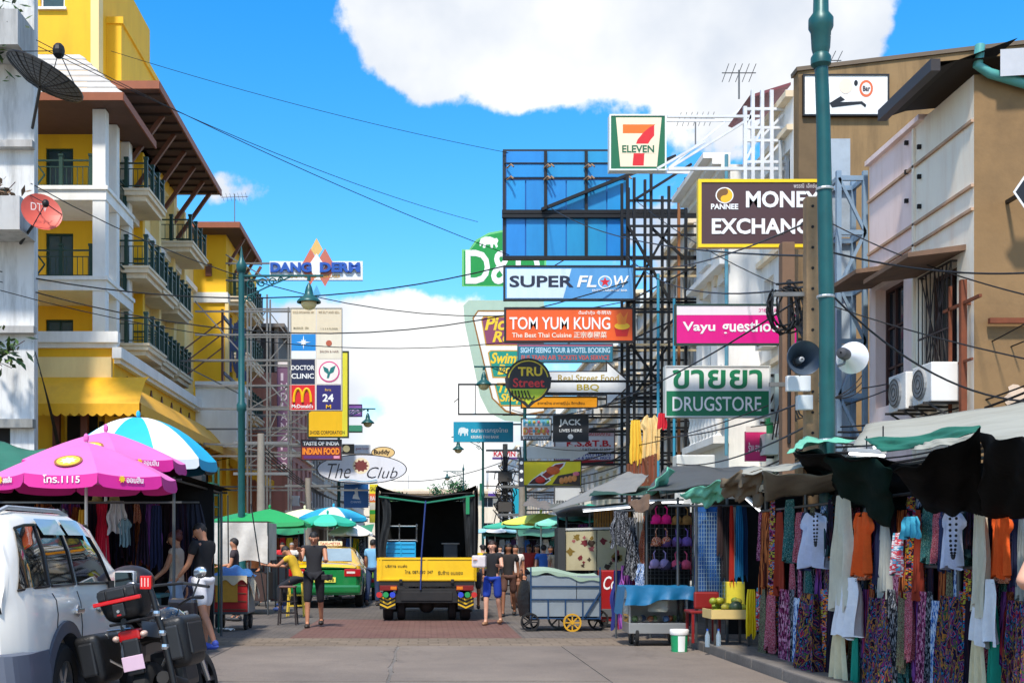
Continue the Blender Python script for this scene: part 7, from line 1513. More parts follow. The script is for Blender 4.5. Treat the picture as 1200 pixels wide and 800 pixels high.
tube_light('white fluorescent tube under the dark green awning',(996,531,132),(1036,534,138));tube_light('short fluorescent tube above the dark green awning end',(1024,524,140),(1046,519,142));tube_light('tilted fluorescent tube beside the blue mesh stall',(870,580,95),(890,598,97));tube_light('fluorescent tube over the lingerie rack',(762,589,77),(800,588,79));tube_light('fluorescent tube in front of the brown blind',(684,599,62),(738,594,66));tube_light('fluorescent tube at the right edge',(1190,540,190),(1215,532,196))

# ---------------------------------------------------------------- blue mesh stall with fruit
ms = thing('mesh_stall','small stall with blue backed wire mesh and hanging towels','stall',(4.2,16.4,.12))
p0, p1 = P(816, 600, 86), P(852, 700, 86); mb = MB()
for i in range(13): x = p0.x + (p1.x - p0.x) * i / 12; mb.tube([(x, p0.y, p1.z), (x, p0.y, p0.z)], .004, 4)
for i in range(22): z_ = p1.z + (p0.z - p1.z) * i / 21; mb.tube([(p0.x, p0.y, z_), (p1.x, p0.y, z_)], .004, 4)
mb.build('wire_mesh', mat((150, 176, 190), .4, .4), ms)
MB().grid(lambda u,v: (p0.x + (p1.x - p0.x) * u,p0.y + .12 + .04 * math.sin(u * 15),p0.z + .1 - (p0.z - p1.z + .2) * v),14,6).build('blue_cloth',mat((24,84,150),.8,0,.25,4),ms,smooth=80)
for x in (p0.x, p1.x, 4.75):
    for y in (p0.y - .0, p0.y + 1.2): MB().tube([(x, y, .12), (x, y, 2.15)], .02).build('post', M_POST, ms)
MB().tube([(p0.x - .4,p0.y - .05,1.98),(4.9,p0.y - .05,1.98)],.015).build('rail',M_POST,ms);MB().grid(lambda u,v: (p1.x + .1 + 1.2 * u,p0.y + .5,2.1 - 1.9 * v),4,4).build('back_cloth',M_BACK,ms)
for i,(x,y0,y1,wp,key,lab) in enumerate(((858,592,672,10,(30,26,32),'black towel with red edge beside the blue mesh'),(864,590,672,5,(206,50,30),'narrow red towel beside the blue mesh'),(868,592,665,5,(226,220,214),'thin white trimmed towel beside the blue mesh'),(873,590,668,9,(20,120,170),'turquoise towel beside the blue mesh'),(880,592,668,8,(24,70,120),'dark blue towel at the right end of the mesh stall'),(850,600,650,6,(60,40,40),'dark maroon towel touching the blue mesh'))):
    q = P(x,y0,88);garment('hanging_towel',lab,'towel',(q.x,q.y - .05 * (i % 2) + .35,1.98),wp / 88 / .9,(y1 - y0) / 88 + .1,cloth(key),'scarf',0)
q = P(880,690,92);garment('yellow_cloth','bright yellow cloth hanging to the ground beside the fruit table','cloth',(q.x,q.y,q.z),.13,.6,cloth((236,206,20)),'scarf',-.4);garment('red_purple_cloth','red and lilac cloth hanging beside the yellow cloth','cloth',(q.x + .1,q.y - .05,q.z + .02),.12,.55,FAB['tiedye'],'scarf',-.6)
ft = thing('fruit_table','low table with cardboard trays for fruit','table',(P(855,0,89).x,F / 89,.12));a = P(833,728,89);b = P(880,728,89);zt = .5
MB().cbox(a.x, b.x, a.y - .1, a.y + .45, zt - .03, zt, .006).build('table_top', mat((130, 100, 70), .7), ft)
for x in (a.x + .04, b.x - .04):
    for y in (a.y - .06,a.y + .4): MB().bar((x,y,.12),(x,y,zt - .03),.03).build('leg',mat((60,56,52),.6),ft)
MB().box(a.x - .02,b.x,a.y - .12,a.y - .105,zt - .02,zt + .1).box(a.x - .02,a.x - .005,a.y - .1,a.y + .4,zt - .02,zt + .1).build('cardboard_tray',mat((214,186,120),.8),ft)
r1 = random.Random(3)
for k in range(26):
    x = r1.uniform(a.x + .06, b.x - .06); y = r1.uniform(a.y - .04, a.y + .35); lay = k // 11
    tag(MB().ball((x,y,zt + .05 + .075 * lay),.055 + .012 * r1.random(),.05,.048,10,7).build('mango',mat([(176,170,40),(140,150,40),(120,140,50),(196,180,60)][k % 4],.4,0,.2,12),None,smooth=80),'yellow green mango piled on the fruit table','mango','mangoes on the fruit table')
tag(MB().ball((a.x + .33,a.y - .0,zt + .13),.09,.08,.08,14,9).build('melon',mat((60,78,50),.4,0,.25,10),None,smooth=80),'dark green round melon in front of the mangoes','melon')
tag(MB().cbox(P(858,0,88).x,P(880,0,88).x,F / 88 + .3,F / 88 + .6,.62,.95,.01).build('yellow_crate',mat((226,206,60),.5,0,.15,8)),'pale yellow box standing behind the mangoes','box')
rc = thing('red_chair','red plastic chair back left of the fruit table','chair',(P(826,0,86).x,F / 86,.12));xc = P(826,0,86).x;yc = F / 86
M_RP = mat((130,26,26),.4,0,.12,5);MB().cbox(xc - .17,xc + .17,yc - .1,yc - .06,.58,.82,.03).build('backrest',M_RP,rc);MB().cbox(xc - .22,xc + .22,yc - .1,yc + .32,.52,.56,.015).build('seat',M_RP,rc)
for x in (-.18, .18):
    for y in (-.07, .28): MB().bar((xc + x, yc + y, .12), (xc + x, yc + y, .53), .035).build('leg', M_RP, rc)
for (x,y,l) in ((842,728,'clear water bottle with blue cap on the kerb by the fruit table'),(829,742,'small clear bottle on the pavement near the red chair')):
    p = P(x,y,90);p.z = .12;bt = thing('water_bottle',l,'bottle',p);MB().lathe([(.001,0),(.032,0),(.032,.15),(.012,.2),(.012,.22)],p,12).build('bottle_body',mat((170,190,206),.1,0,.05,trans=.5),bt,smooth=50);MB().disc(p + Vector((0,0,.225)),.014,.02,'z',10).build('cap',mat((30,80,180),.4),bt)

# ---------------------------------------------------------------- lingerie rack, mannequins
lr = thing('lingerie_rack','black mesh display rack for bras under the grey shade roof','rack',(P(775,0,76).x,F / 76,.12));y_ = F / 76;xa,xb = P(758,0,76).x,P(812,0,76).x
for x in (xa,xb): MB().tube([(x,y_,.12),(x,y_,2.1)],.02).build('post',M_POST,lr);MB().tube([(x,y_ + .9,.12),(x,y_ + .9,2.2)],.02).build('post',M_POST,lr)
mb = MB()
for i in range(12): x = xa + (xb - xa) * i / 11; mb.tube([(x, y_ + .03, .4), (x, y_ + .03, 2.05)], .005, 4)
for i in range(16): mb.tube([(xa, y_ + .03, .4 + .11 * i), (xb, y_ + .03, .4 + .11 * i)], .005, 4)
mb.build('wire_mesh',M_POST,lr);MB().grid(lambda u,v: (xa + (xb - xa) * u,y_ + .2,2.1 - 1.9 * v),4,4).build('back_cloth',M_BACK,lr)
for k,z_ in enumerate((1.35,1.02,.7)): MB().box(xa,xb,y_ - .02,y_ + .12,z_ - .03,z_ - .015).build('shelf',M_BLKP,lr)
bras = [((775,608),(226,20,130),'hot pink bra at the top left of the lingerie rack'),((799,609),(150,112,60),'tan bra at the top right of the lingerie rack'),((775,634),'floral','flowered bra in the middle row, left'),((799,634),(120,90,170),'lilac striped bra in the middle row, right'),((773,660),(150,130,170),'pale violet bra in the lower row, left'),((798,661),(214,80,110),'pink dotted bra in the lower row, right'),((787,662),(60,50,80),'dark bra in the lower row, middle'),((787,635),(90,60,110),'plum bra in the middle row, centre')]
for (xy, c, lab) in bras:
    p = P(*xy,76.5);t = thing('bra',lab,'bra',p,'bras on the lingerie rack');m = FAB[c] if isinstance(c,str) else cloth(c)
    for sx in (-1, 1):
        MB().ball(p + Vector((sx * .075,-.01,0)),.078,.06,.075,12,8).build('cup',m,t,smooth=80);MB().tube([p + Vector((sx * .08,-.02,.06)),p + Vector((sx * .09,.0,.16)),p + Vector((sx * .06,.03,.2))],.01,5).build('strap',m,t)
    MB().bar(p + Vector((-.16, .015, -.05)), p + Vector((.16, .015, -.05)), .02, .04).build('band', m, t)
for (x,key,lab,kind,w_,y0,y1) in ((741,'mono','black and white patterned dress on the rack left of the lingerie','dress',.34,606,675),(756,'floral','orange flowered dress hanging next to the lingerie rack','dress',.26,604,660),(748,(206,200,190),'pale hat shaped cloth above the patterned dress','scarf',.16,594,612),(727,'mono','grey patterned clothing bunch hanging left of the patterned dress','shawl',.3,598,640),(755,'bluewhite','checked blue and white cloth below the flowered dress','shawl',.3,660,690),(806,'pinkdot','pink patterned cloth at the right side of the lingerie rack','scarf',.2,600,680)):
    p = P(x,y0,75);garment('hanging_dress' if kind == 'dress' else 'hanging_cloth',lab,'garment',p,w_,(y1 - y0) / 75,FAB[key] if isinstance(key,str) else cloth(key),kind,rnd.uniform(-.3,.3))
lr2 = thing('dress_rail','steel rail carrying dresses left of the lingerie rack','rail',(P(740,0,75).x,F / 75,.12));MB().tube([P(722,598,75),P(762,598,75)],.014).build('rail',M_POST,lr2)
for x in (722,762): MB().tube([P(x,598,75),Vector((P(x,0,75).x,F / 75,.0))],.016).build('post',M_POST,lr2)

# ---------------------------------------------------------------- painted panels, red cola box, blind, trolley, glass cart, bucket
pp = thing('painted_panels','two weathered cream boards with blotchy painted flowers standing on a trestle','board',(P(697,0,61).x,F / 61,0))
for i, (x0, x1) in enumerate(((663, 699), (700, 735))):
    a = P(x0,668,61);b = P(x1,621,61);pn = MB().cbox(a.x,b.x,a.y,a.y + .05,a.z,b.z,.008).build('panel',mat((186,176,140),.8,0,.15,4,grime=.5,gc=(110,96,60),gs=2),pp)
    r1 = random.Random(i + 5)
    for k in range(12):
        x = r1.uniform(a.x + .08,b.x - .08);z_ = r1.uniform(a.z + .08,b.z - .08);rr = r1.uniform(.025,.07);MB().prism([(x + rr * (1 + .45 * math.sin(j * 2.3 + k)) * math.cos(j * .63),z_ + rr * (1 + .45 * math.sin(j * 1.7 + k)) * math.sin(j * .63)) for j in range(10)],'y',a.y - .004,a.y).build('painted_blotch',mat([(110,30,36),(60,44,30),(120,96,30),(150,80,80)][k % 4],.8),pn)
a = P(653,668,61);b = P(662,618,61);MB().box(a.x,b.x,a.y - .1,a.y + .5,a.z,b.z).build('side_post',mat((50,52,52),.7),pp);MB().bar(P(655,620,61),P(737,618,61),.04).build('top_rail',mat((190,190,186),.5),pp)
for x in (665,698,733): q = P(x,668,61);MB().bar((q.x,q.y + .05,0),(q.x,q.y + .05,q.z),.05).build('leg',M_POST,pp)
bl = thing('bamboo_blind','brown woven blind hanging behind wire mesh above the painted panels','blind',P(720,598,62));a = P(697,618,60);b = P(738,597,60)
for i in range(14): x = a.x + (b.x - a.x) * i / 13;MB().box(x - .02,x + .02,a.y,a.y + .012,a.z,b.z).build('slat',mat((156,104,40),.7,0,.2,8),bl)
MB().bar((a.x - .1,a.y + .006,b.z),(b.x + .1,a.y + .006,b.z),.03).bar((a.x - .1,a.y + .02,0),(a.x - .1,a.y + .02,b.z),.03).bar((b.x + .1,a.y + .02,0),(b.x + .1,a.y + .02,b.z),.03).build('support_frame',M_POST,bl)
fn_ = thing('wood_fence','brown vertical plank screen below the cream banner on the right side','fence',P(750,570,46))
for i in range(10): q = P(736 + i * 3.6,572,46);MB().box(q.x - .034,q.x + .034,q.y,q.y + .03,q.z,P(0,543 - i * 1.3,46).z).build('plank',mat((112 + i % 3 * 8,62,34),.75,0,.2,6),fn_)
MB().bar(P(736,566,46) + Vector((0,.04,0)),P(772,566,46) + Vector((0,.04,0)),.05).bar(Vector((P(770,0,46).x,F / 46 + .06,.1)),P(770,566,46) + Vector((0,.06,0)),.07).bar(Vector((P(738,0,46).x,F / 46 + .06,.1)),P(738,566,46) + Vector((0,.06,0)),.07).build('rail',M_WOOD,fn_)
q = P(763,486,45);garment('cream_banner','cream banner with red tassels hung on the scaffold above the plank screen','banner',(q.x,q.y,q.z),26 / 45 / .9,50 / 45,cloth((240,204,140)),'shirt',0);q = P(776,484,46);garment('red_tassels','red ragged tassels beside the cream banner','cloth',(q.x,q.y,q.z),.25,.4,cloth((206,30,50)),'scarf',.3);q = P(745,492,46);garment('yellow_banner','narrow yellow banner behind the scaffold left of the cream banner','banner',(q.x,q.y,q.z),.3,1.1,cloth((240,190,60)),'scarf',0)
cb = thing('cola_cooler','red drinks cooler with white script behind the grey trolley','cooler',(P(716,0,66).x,F / 66,0));a = P(705,727,66);b = P(733,668,66)
MB().cbox(a.x,b.x,a.y,a.y + .5,.12,b.z,.02).build('case',mat((160,20,24),.4,0,.12,5,grime=.4),cb);text_mb('Cola',a.x + .03,b.x - .03,.68,.92,a.y - .002,.01,.3).build('lettering',paint(WHT),cb);MB().cbox(a.x,b.x,a.y - .03,a.y - .002,.2,.34,.006).build('grey_panel',mat((90,92,94),.6),cb)
for x in (a.x + .06, b.x - .06):
    for y in (a.y + .06, a.y + .44): MB().disc((x, y, .06), .06, .04, 'x', 12).build('castor', M_TYRE, cb)
tr = thing('trolley_bin','grey sheet metal trolley bin with blue steel frame and spoked wheels','trolley',(P(660,0,69).x,F / 69,0));a = P(622,722,69);b = P(703,674,69);y0,y1 = a.y,a.y + .75
M_GALV = mat((150,160,166),.45,.4,.12,3,grime=.3,gc=(110,112,112));M_BLF = mat((22,62,100),.5,.1,.15,5,grime=.25,gc=(90,60,40))
for i in range(4):
    x0 = a.x + (b.x - a.x) * i / 4 + .008; x1 = a.x + (b.x - a.x) * (i + 1) / 4 - .008
    for z0,z1 in ((a.z,a.z + .28),): MB().cbox(x0,x1,y0,y0 + .012,z0,z1,.004).build('metal_sheet',M_GALV,tr)
for x0, x1 in ((a.x + .008, a.x + (b.x - a.x) * .66), (a.x + (b.x - a.x) * .66 + .01, b.x - .008)):
    for z0,z1 in ((a.z + .3,a.z + .5),(a.z + .52,b.z)): MB().cbox(x0,x1,y0,y0 + .012,z0,z1,.004).build('metal_sheet',M_GALV,tr)
MB().box(a.x,a.x + .012,y0 + .02,y1,a.z,b.z).box(b.x - .012,b.x,y0 + .02,y1,a.z,b.z).box(a.x,b.x,y1,y1 + .012,a.z,b.z).box(a.x,b.x,y0 + .02,y1,a.z - .02,a.z).build('bin_shell',M_GALV,tr)
for i, x in enumerate((a.x, a.x + (b.x - a.x) * .25, a.x + (b.x - a.x) * .5, a.x + (b.x - a.x) * .75, b.x)):
    MB().box(x - .012,x + .012,y0 - .03,y0 - .001,a.z - .05,(b.z + .14) if i in (0,4) else a.z + .28).build('frame_post',M_BLF,tr)
for z_ in (a.z - .03,a.z + .29,a.z + .51): MB().box(a.x,b.x,y0 - .027,y0 - .003,z_ - .01,z_ + .01).build('frame_rail',M_BLF,tr)
MB().bar((a.x + (b.x - a.x) * .78,y0 - .04,a.z),(b.x,y0 - .04,a.z + .42),.03).build('frame_brace',M_BLF,tr);MB().box(a.x,b.x,y1 - .03,y1 + .03,a.z - .06,a.z).build('frame_rail',M_BLF,tr)
MB().grid(lambda u,v: (a.x - .01 + (b.x - a.x + .02) * u,y0 - .02 + .8 * v,b.z + .06 + .04 * math.sin(u * 6) - .08 * u + .06 * v),12,5).grid(lambda u,v: (a.x - .01 + (b.x - a.x + .02) * u,y0 - .024,b.z + .06 + .04 * math.sin(u * 6) - .08 * u - v * (.05 + .02 * math.sin(u * 20))),24,1).build('cover_sheet',mat((150,172,150),.7,0,.15,5),tr,smooth=70)
def spoke_wheel(par, c, r, m, n=6):
    c = Vector(c);t = MB().lathe([(r * .82,-.025),(r,-.025),(r,.025),(r * .82,.025),(r * .82,-.025)],c,24,'y').build('wheel',m,par,smooth=30);mb = MB().disc(c,r * .2,.06,'y',12)
    for k in range(n): an = 2 * math.pi * k / n;mb.bar(c,c + Vector((math.cos(an),0,math.sin(an))) * r * .85,.02,r * .14)
    mb.build('spokes', m, t)
spoke_wheel(tr,(P(621,0,69).x,y0 - .02,.16),.16,M_TYRE,5);spoke_wheel(tr,(P(670,0,69).x,y0 - .07,.155),.155,mat((200,150,30),.5),8);spoke_wheel(tr,(P(653,0,66).x,y1 - .1,.2),.2,M_POST,8);spoke_wheel(tr,(P(698,0,67).x,y0 + .3,.18),.18,M_TYRE,6);spoke_wheel(tr,(P(622,0,67).x,y1 - .05,.16),.16,M_TYRE,5)
MB().cbox(a.x + .05,b.x - .05,y0 + .02,y1 - .02,.28,a.z - .02,.01).build('undercarriage',mat((40,44,48),.7),tr)
bag = MB().grid(lambda u,v: (a.x - .03 - .17 * math.sin(math.pi * u) * (.75 + .3 * math.sin(v * 3.1)),y0 + .05 + .55 * u,b.z - .1 - .6 * v + .02 * math.sin(u * 9)),12,10).grid(lambda u,v: (a.x - .03 - .17 * math.sin(math.pi * u) * v * .75,y0 + .05 + .55 * u,b.z - .1),12,3).grid(lambda u,v: (a.x - .03 - .17 * math.sin(math.pi * u) * v * .76,y0 + .05 + .55 * u,b.z - .7),12,3).build('rubbish_bag',mat((24,24,25),.45,0,.2,6,.6,14),None,smooth=70);tag(bag,'black rubbish sack hung on the left end of the trolley bin','sack')
q = P(738,662,74);garment('striped_cloth','blue and red printed cloth draped between trolley and glass cart','cloth',(q.x,q.y,q.z),.42,.95,FAB['purple'],'shawl',.4);q = P(728,668,74);garment('blue_print_cloth','dark blue printed cloth hanging beside the glass cart','cloth',(q.x,q.y + .1,q.z),.3,.9,cloth((30,40,110)),'shawl',.2)
gc = thing('glass_cart','glass sided food cart on small wheels under a blue tarpaulin','food cart',(P(772,0,82).x,F / 82,0));a = P(737,742,82);b = P(806,690,82);y0,y1 = a.y,a.y + .6;zb_ = a.z + .05
M_ALU = mat((176, 178, 178), .35, .6, .1, 5, grime=.3, gc=(100, 90, 80))
MB().cbox(a.x, b.x, y0, y1, zb_ - .05, zb_ + .1, .008).build('tray', M_ALU, gc)
for x in (a.x + .012, b.x - .012):
    for y in (y0 + .012,y1 - .012): MB().box(x - .012,x + .012,y - .012,y + .012,zb_ + .1,b.z).build('corner_post',M_ALU,gc)
M_CLR = mat((240, 244, 244), .05, 0, .02, 3, trans=1.0, spec=.5)
MB().box(a.x + .025,b.x - .025,y0 + .008,y0 + .014,zb_ + .1,b.z).build('glass_front',M_CLR,gc);MB().box(a.x + .008,a.x + .014,y0 + .025,y1 - .025,zb_ + .1,b.z).build('glass_side',M_CLR,gc);MB().box(b.x - .014,b.x - .008,y0 + .025,y1 - .025,zb_ + .1,b.z).build('glass_side',M_CLR,gc);MB().box(a.x + .03,b.x - .03,y1 - .02,y1 - .01,zb_ + .1,b.z).build('back_sheet',mat((206,206,200),.4,.2,.1,5),gc);MB().box(a.x,b.x,y0,y1,b.z,b.z + .02).build('roof_sheet',M_ALU,gc)
MB().cbox(a.x + .28,a.x + .56,y0 + .04,y0 + .045,zb_ + .26,zb_ + .42,.001).build('price_card',mat((232,226,210),.6),gc)
for k in range(9): MB().ball((a.x + .12 + .075 * k,y0 + .2 + .1 * (k % 3),zb_ + .15),.05,.05,.05,9,6).build('food_bowl',mat([(120,160,90),(214,206,190),(80,120,170),(190,110,60)][k % 4],.4),gc,smooth=80)
bt_ = MB().grid(lambda u,v: (a.x - .06 + (b.x - a.x + .14) * u,y0 - .05 + .7 * v,b.z + .035 + .012 * math.sin(u * 15 + v * 7)),20,6).grid(lambda u,v: (a.x - .06 + (b.x - a.x + .14) * u + .02 * math.sin(v * 4),y0 - .05 - .03 * v - .025 * math.sin(u * 22) * v,b.z + .035 + .012 * math.sin(u * 15) - v * (.22 + .05 * math.sin(u * 5 + 1))),40,8).grid(lambda u,v: (a.x - .06 - .05 * v,y0 - .05 + .7 * u,b.z + .035 + .012 * math.sin(u * 7) - .4 * v),12,5).grid(lambda u,v: (b.x + .08 + .04 * v,y0 - .05 + .7 * u,b.z + .035 + .012 * math.sin(15 + u * 7) - .55 * v),12,5).build('blue_tarpaulin',mat((14,104,150),.5,0,.2,4,.4,10),None,smooth=70);tag(bt_,'blue tarpaulin draped over the glass food cart','tarpaulin')
for x in (a.x + .12,b.x - .14): wheel(gc,(x,y0 + .12,.15),.15,.05,6,M_POST);wheel(gc,(x,y1 - .1,.15),.15,.05,6,M_POST)
MB().box(a.x + .02,b.x - .02,y0 + .05,y1 - .05,.26,.3).bar((a.x + .12,y0 + .12,.15),(a.x + .12,y0 + .12,zb_ - .05),.03).bar((b.x - .14,y0 + .12,.15),(b.x - .14,y0 + .12,zb_ - .05),.03).build('under_frame',M_POST,gc)
p = P(796,765,87);p.z = 0;bk = thing('paint_bucket','white and green plastic bucket on the road beside the glass cart','bucket',p);MB().lathe([(.001,0),(.105,0),(.118,.28)],p,22).build('body',mat((24,150,96),.4,0,.1),bk,smooth=50);MB().lathe([(.121,.24),(.126,.25),(.128,.305),(.12,.315),(.001,.318)],p,22).build('lid',mat((236,234,230),.4),bk,smooth=50);MB().lathe([(.1065,.02),(.117,.23)],p,8,'z',R(-110),R(-60)).build('white_label',mat((232,236,232),.5),bk)

# ---------------------------------------------------------------- umbrellas
def umbrella(label,x,yrim,yapex,s,rad,cols,valance=.16,group=None,rot=22.5,n=8,pole_to=0,mark=None,dome=.75,kind='umbrella',valc=None):
    c = P(x,yrim,s);zr_ = c.z;za = P(x,yapex,s).z;root = thing('market_umbrella' if kind == 'umbrella' else 'canopy_tent',label,kind,(c.x,c.y,0),group)
    def pt(a,f): return Vector((c.x + rad * f * math.cos(a),c.y + rad * f * math.sin(a),za - (za - zr_) * (f ** (1 / dome)) ))
    for i in range(n):
        a0,a1 = R(rot + 360 / n * i),R(rot + 360 / n * (i + 1));m = mat(cols[i % len(cols)],.6,0,.08,3,.1,30)
        def fn(u, v):
            p0,p1 = pt(a0,.03 + .97 * v),pt(a1,.03 + .97 * v);p = p0.lerp(p1,u);sagm = 4 * u * (1 - u) * v
            return p + Vector((0, 0, -.03 * sagm * v)) 
        MB().grid(fn, 8, 8).build('canopy_panel', m, root, smooth=80)
        if valance:
            vm = mat((valc or cols)[i % len(valc or cols)], .6, 0, .08, 3)
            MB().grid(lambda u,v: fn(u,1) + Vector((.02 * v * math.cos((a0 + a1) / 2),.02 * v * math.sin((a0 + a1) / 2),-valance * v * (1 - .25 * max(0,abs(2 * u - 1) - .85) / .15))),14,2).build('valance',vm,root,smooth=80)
        MB().tube([pt(a0,.04) - Vector((0,0,.03)),pt(a0,.5) - Vector((0,0,.02)),pt(a0,.98) - Vector((0,0,.015))],.008,5).build('rib',M_POST,root)
    MB().tube([(c.x,c.y,pole_to),(c.x,c.y,za + .05)],.02,8).build('pole',mat((200,200,200),.35,.5),root);MB().ball((c.x,c.y,za + .05),.035,None,.06,8,5).build('finial',mat(cols[0],.5),root);MB().cbox(c.x - .22,c.x + .22,c.y - .22,c.y + .22,pole_to,pole_to + .1,.03).build('base',mat((90,88,86),.8),root)
    return root, c, zr_, za, pt
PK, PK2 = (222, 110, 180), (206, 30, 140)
def pinkmarks(u_, rot0=-112.5):
    root, c, zr_, za, pt = u_; yv = c.y - .96 * 1.09 - .01
    text_mb('โทร.1115',c.x - .2,c.x + .22,zr_ - .115,zr_ - .02,c.y - 1.09 * math.cos(R(22.5)) - .02,.015).build('lettering',paint(WHT),root)
    for (ang, f) in ((-90, .72),):
        a = R(ang);pc = pt(a,f) * 1.0;nrm = (Vector((0,-(za - zr_) * 1.3,1.09))).normalized();q = nrm.to_track_quat('Z','Y').to_matrix().to_4x4();rr = .17
        T = Matrix.Translation(Vector((c.x,c.y - 1.09 * f * math.cos(R(22.5)),pt(R(-112.5),f).z)) + nrm * .004) @ q
        MB().disc((0,0,0),rr * .95,.003,'z',28).xf(T).build('emblem_ring',paint((150,96,40)),root);MB().disc((0,0,.002),rr * .78,.004,'z',28).xf(T).build('emblem_disc',paint((244,206,60)),root)
        MB().prism([(.1 * (1 if i % 2 else .62) * math.cos(i * .3927),.1 * (1 if i % 2 else .62) * math.sin(i * .3927)) for i in range(16)],'z',.003,.006).xf(T).build('sun_mark',paint((250,240,190)),root)
    for sg in (-1, 1):
        a = R(-90 + sg * 45);b_ = Vector((c.x + 1.09 * math.cos(R(22.5)) * math.cos(a),c.y + 1.09 * math.cos(R(22.5)) * math.sin(a),zr_ - .1));T = Matrix.Translation(b_ + Vector((math.cos(a),math.sin(a),0)) * .025) @ Matrix.Rotation(a + R(90),4,'Z')
        text_mb('ออมสิน',-.06,.16,0,.07,0,.02).xf(T).build('lettering',paint(WHT),root);MB().prism([(-.12 + .045 * (1 if i % 2 else .6) * math.cos(i * .3927),.04 + .045 * (1 if i % 2 else .6) * math.sin(i * .3927)) for i in range(16)],'y',-.008,0).xf(T).build('sun_mark',paint((250,210,40)),root)
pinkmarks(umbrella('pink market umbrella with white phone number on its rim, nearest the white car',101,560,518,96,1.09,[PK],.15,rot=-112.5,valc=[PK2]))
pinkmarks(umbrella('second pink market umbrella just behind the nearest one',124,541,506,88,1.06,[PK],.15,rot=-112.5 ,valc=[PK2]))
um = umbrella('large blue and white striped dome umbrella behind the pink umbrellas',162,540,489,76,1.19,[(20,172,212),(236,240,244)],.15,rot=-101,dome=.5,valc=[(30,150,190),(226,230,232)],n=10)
umbrella('small blue and white striped umbrella beyond the taxi',391,606,594,42,1.0,[(40,170,206),(236,240,244)],.1,dome=.55);umbrella('sea green umbrella in front of the small striped one beyond the taxi',384,612,602,45,.78,[(40,170,140),(60,190,160)],.08,dome=.55)
umbrella('cream umbrella beyond the green tent', 357, 605, 596, 40, .85, [(226, 226, 180)], .08, dome=.7)
umbrella('white pointed canopy left of the truck', 411, 624, 612, 44, .62, [(232, 230, 226)], .06, n=6)
umbrella('pale lime umbrella right of the truck',634,611,601,46,1.05,[(214,222,90)],.06);umbrella('mint umbrella behind the grey trolley',662,612,602,50,.72,[(130,206,180)],.06);umbrella('flat green umbrella far right of the truck',606,616,609,38,1.1,[(60,170,140)],.06);umbrella('far blue white umbrella at the end of the right stalls',580,622,617,30,1.0,[(150,200,220),(230,236,238)],.05)
umbrella('bright green tent canopy over the left stalls',316,612,596,47,1.35,[(24,150,80)],.1,rot=45,n=4,dome=.8,kind='tent');umbrella('second green tent canopy beside the lamp post',285,612,600,44,1.2,[(30,140,90)],.1,rot=45,n=4,dome=.8,kind='tent')

# ---------------------------------------------------------------- left clothes stall
ls = thing('clothes_stall', 'dark clothes stall under the pink umbrellas on the left', 'stall', (-4.6, 17, 0))
for x in (-7.2, -5.6, -3.3):
    for y in (15.6, 19.2): MB().tube([(x, y, 0), (x, y, 2.35)], .022).build('post', M_POST, ls)
for y,z_ in ((15.6,2.0),(16.8,2.05),(15.6,2.3),(19.2,2.3)): MB().tube([(-7.4,y,z_),(-3.2,y,z_)],.016).build('rail',M_POST,ls)
for x in (-7.2, -5.6, -3.3): MB().tube([(x, 15.6, 2.3), (x, 19.2, 2.3)], .016).build('cross_rail', M_POST, ls)
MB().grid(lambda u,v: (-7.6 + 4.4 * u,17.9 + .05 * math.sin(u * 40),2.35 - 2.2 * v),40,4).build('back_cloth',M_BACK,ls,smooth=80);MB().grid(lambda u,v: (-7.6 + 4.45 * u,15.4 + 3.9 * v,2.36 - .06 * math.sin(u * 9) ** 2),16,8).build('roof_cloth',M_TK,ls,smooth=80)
MB().cbox(-6.6,-3.5,15.7,16.3,.75,.8,.01).build('counter',mat((20,90,92),.6),ls);MB().box(-6.6,-3.5,15.72,15.75,.02,.75).build('counter_skirt',mat((30,50,56),.8),ls)
gl_ = [(8,600,660,22,'olive','olive folded cloth at the far left of the left stall','shawl'),(30,592,650,16,'night','dark striped cloth near the left edge','scarf'),(45,595,650,16,'mono','black and white top near the left edge of the left stall','shirt'),(60,594,655,16,'pinkdot','pink patterned top in the left stall','shirt'),(76,596,660,22,(130,130,136),'grey T-shirt in the left stall','shirt'),(90,594,665,12,'rust','rust coloured scarf by the umbrella pole','scarf'),(107,598,668,11,(200,150,40),'mustard scarf in the left stall','scarf'),(117,590,672,15,(206,20,62),'crimson dress in the left stall, left one','dress'),(131,590,672,15,(190,16,54),'crimson dress in the left stall, right one','dress'),(146,588,625,18,(190,190,192),'pale grey draped cloth in the left stall','shawl'),(155,608,640,14,(110,140,150),'grey blue bag shaped top in the left stall','shirt'),(162,588,612,10,'floral','small red flowered cloth in the left stall','scarf'),(172,590,660,14,'night','dark striped dress in the left stall','dress'),(183,592,665,12,(26,34,70),'navy scarf in the left stall','scarf'),(194,585,640,10,'rasta','red yellow green striped scarf under the striped umbrella','scarf'),(203,588,640,9,(190,200,40),'lime scarf beside the striped scarf','scarf'),(214,590,660,12,'night','dark scarf next to the lime one','scarf'),(238,600,640,8,(206,30,34),'red scarf beside the man in the black T-shirt','scarf'),(245,600,638,6,'rasta','thin red yellow green scarf beside the man in the black T-shirt','scarf')]
for (x, y0, y1, wp, key, lab, kind) in gl_:
    s = 86 if x < 190 else 76;p = P(x,y0,s);garment('hanging_' + {'scarf': 'scarf','shawl': 'cloth','shirt': 'shirt','dress': 'dress'}[kind],lab,'garment',(p.x,p.y - .2 * (x % 3),p.z),wp / s / .85,(y1 - y0) / s,FAB[key] if isinstance(key,str) else cloth(key),kind,rnd.uniform(-.3,.3),None,None,kind == 'shirt')
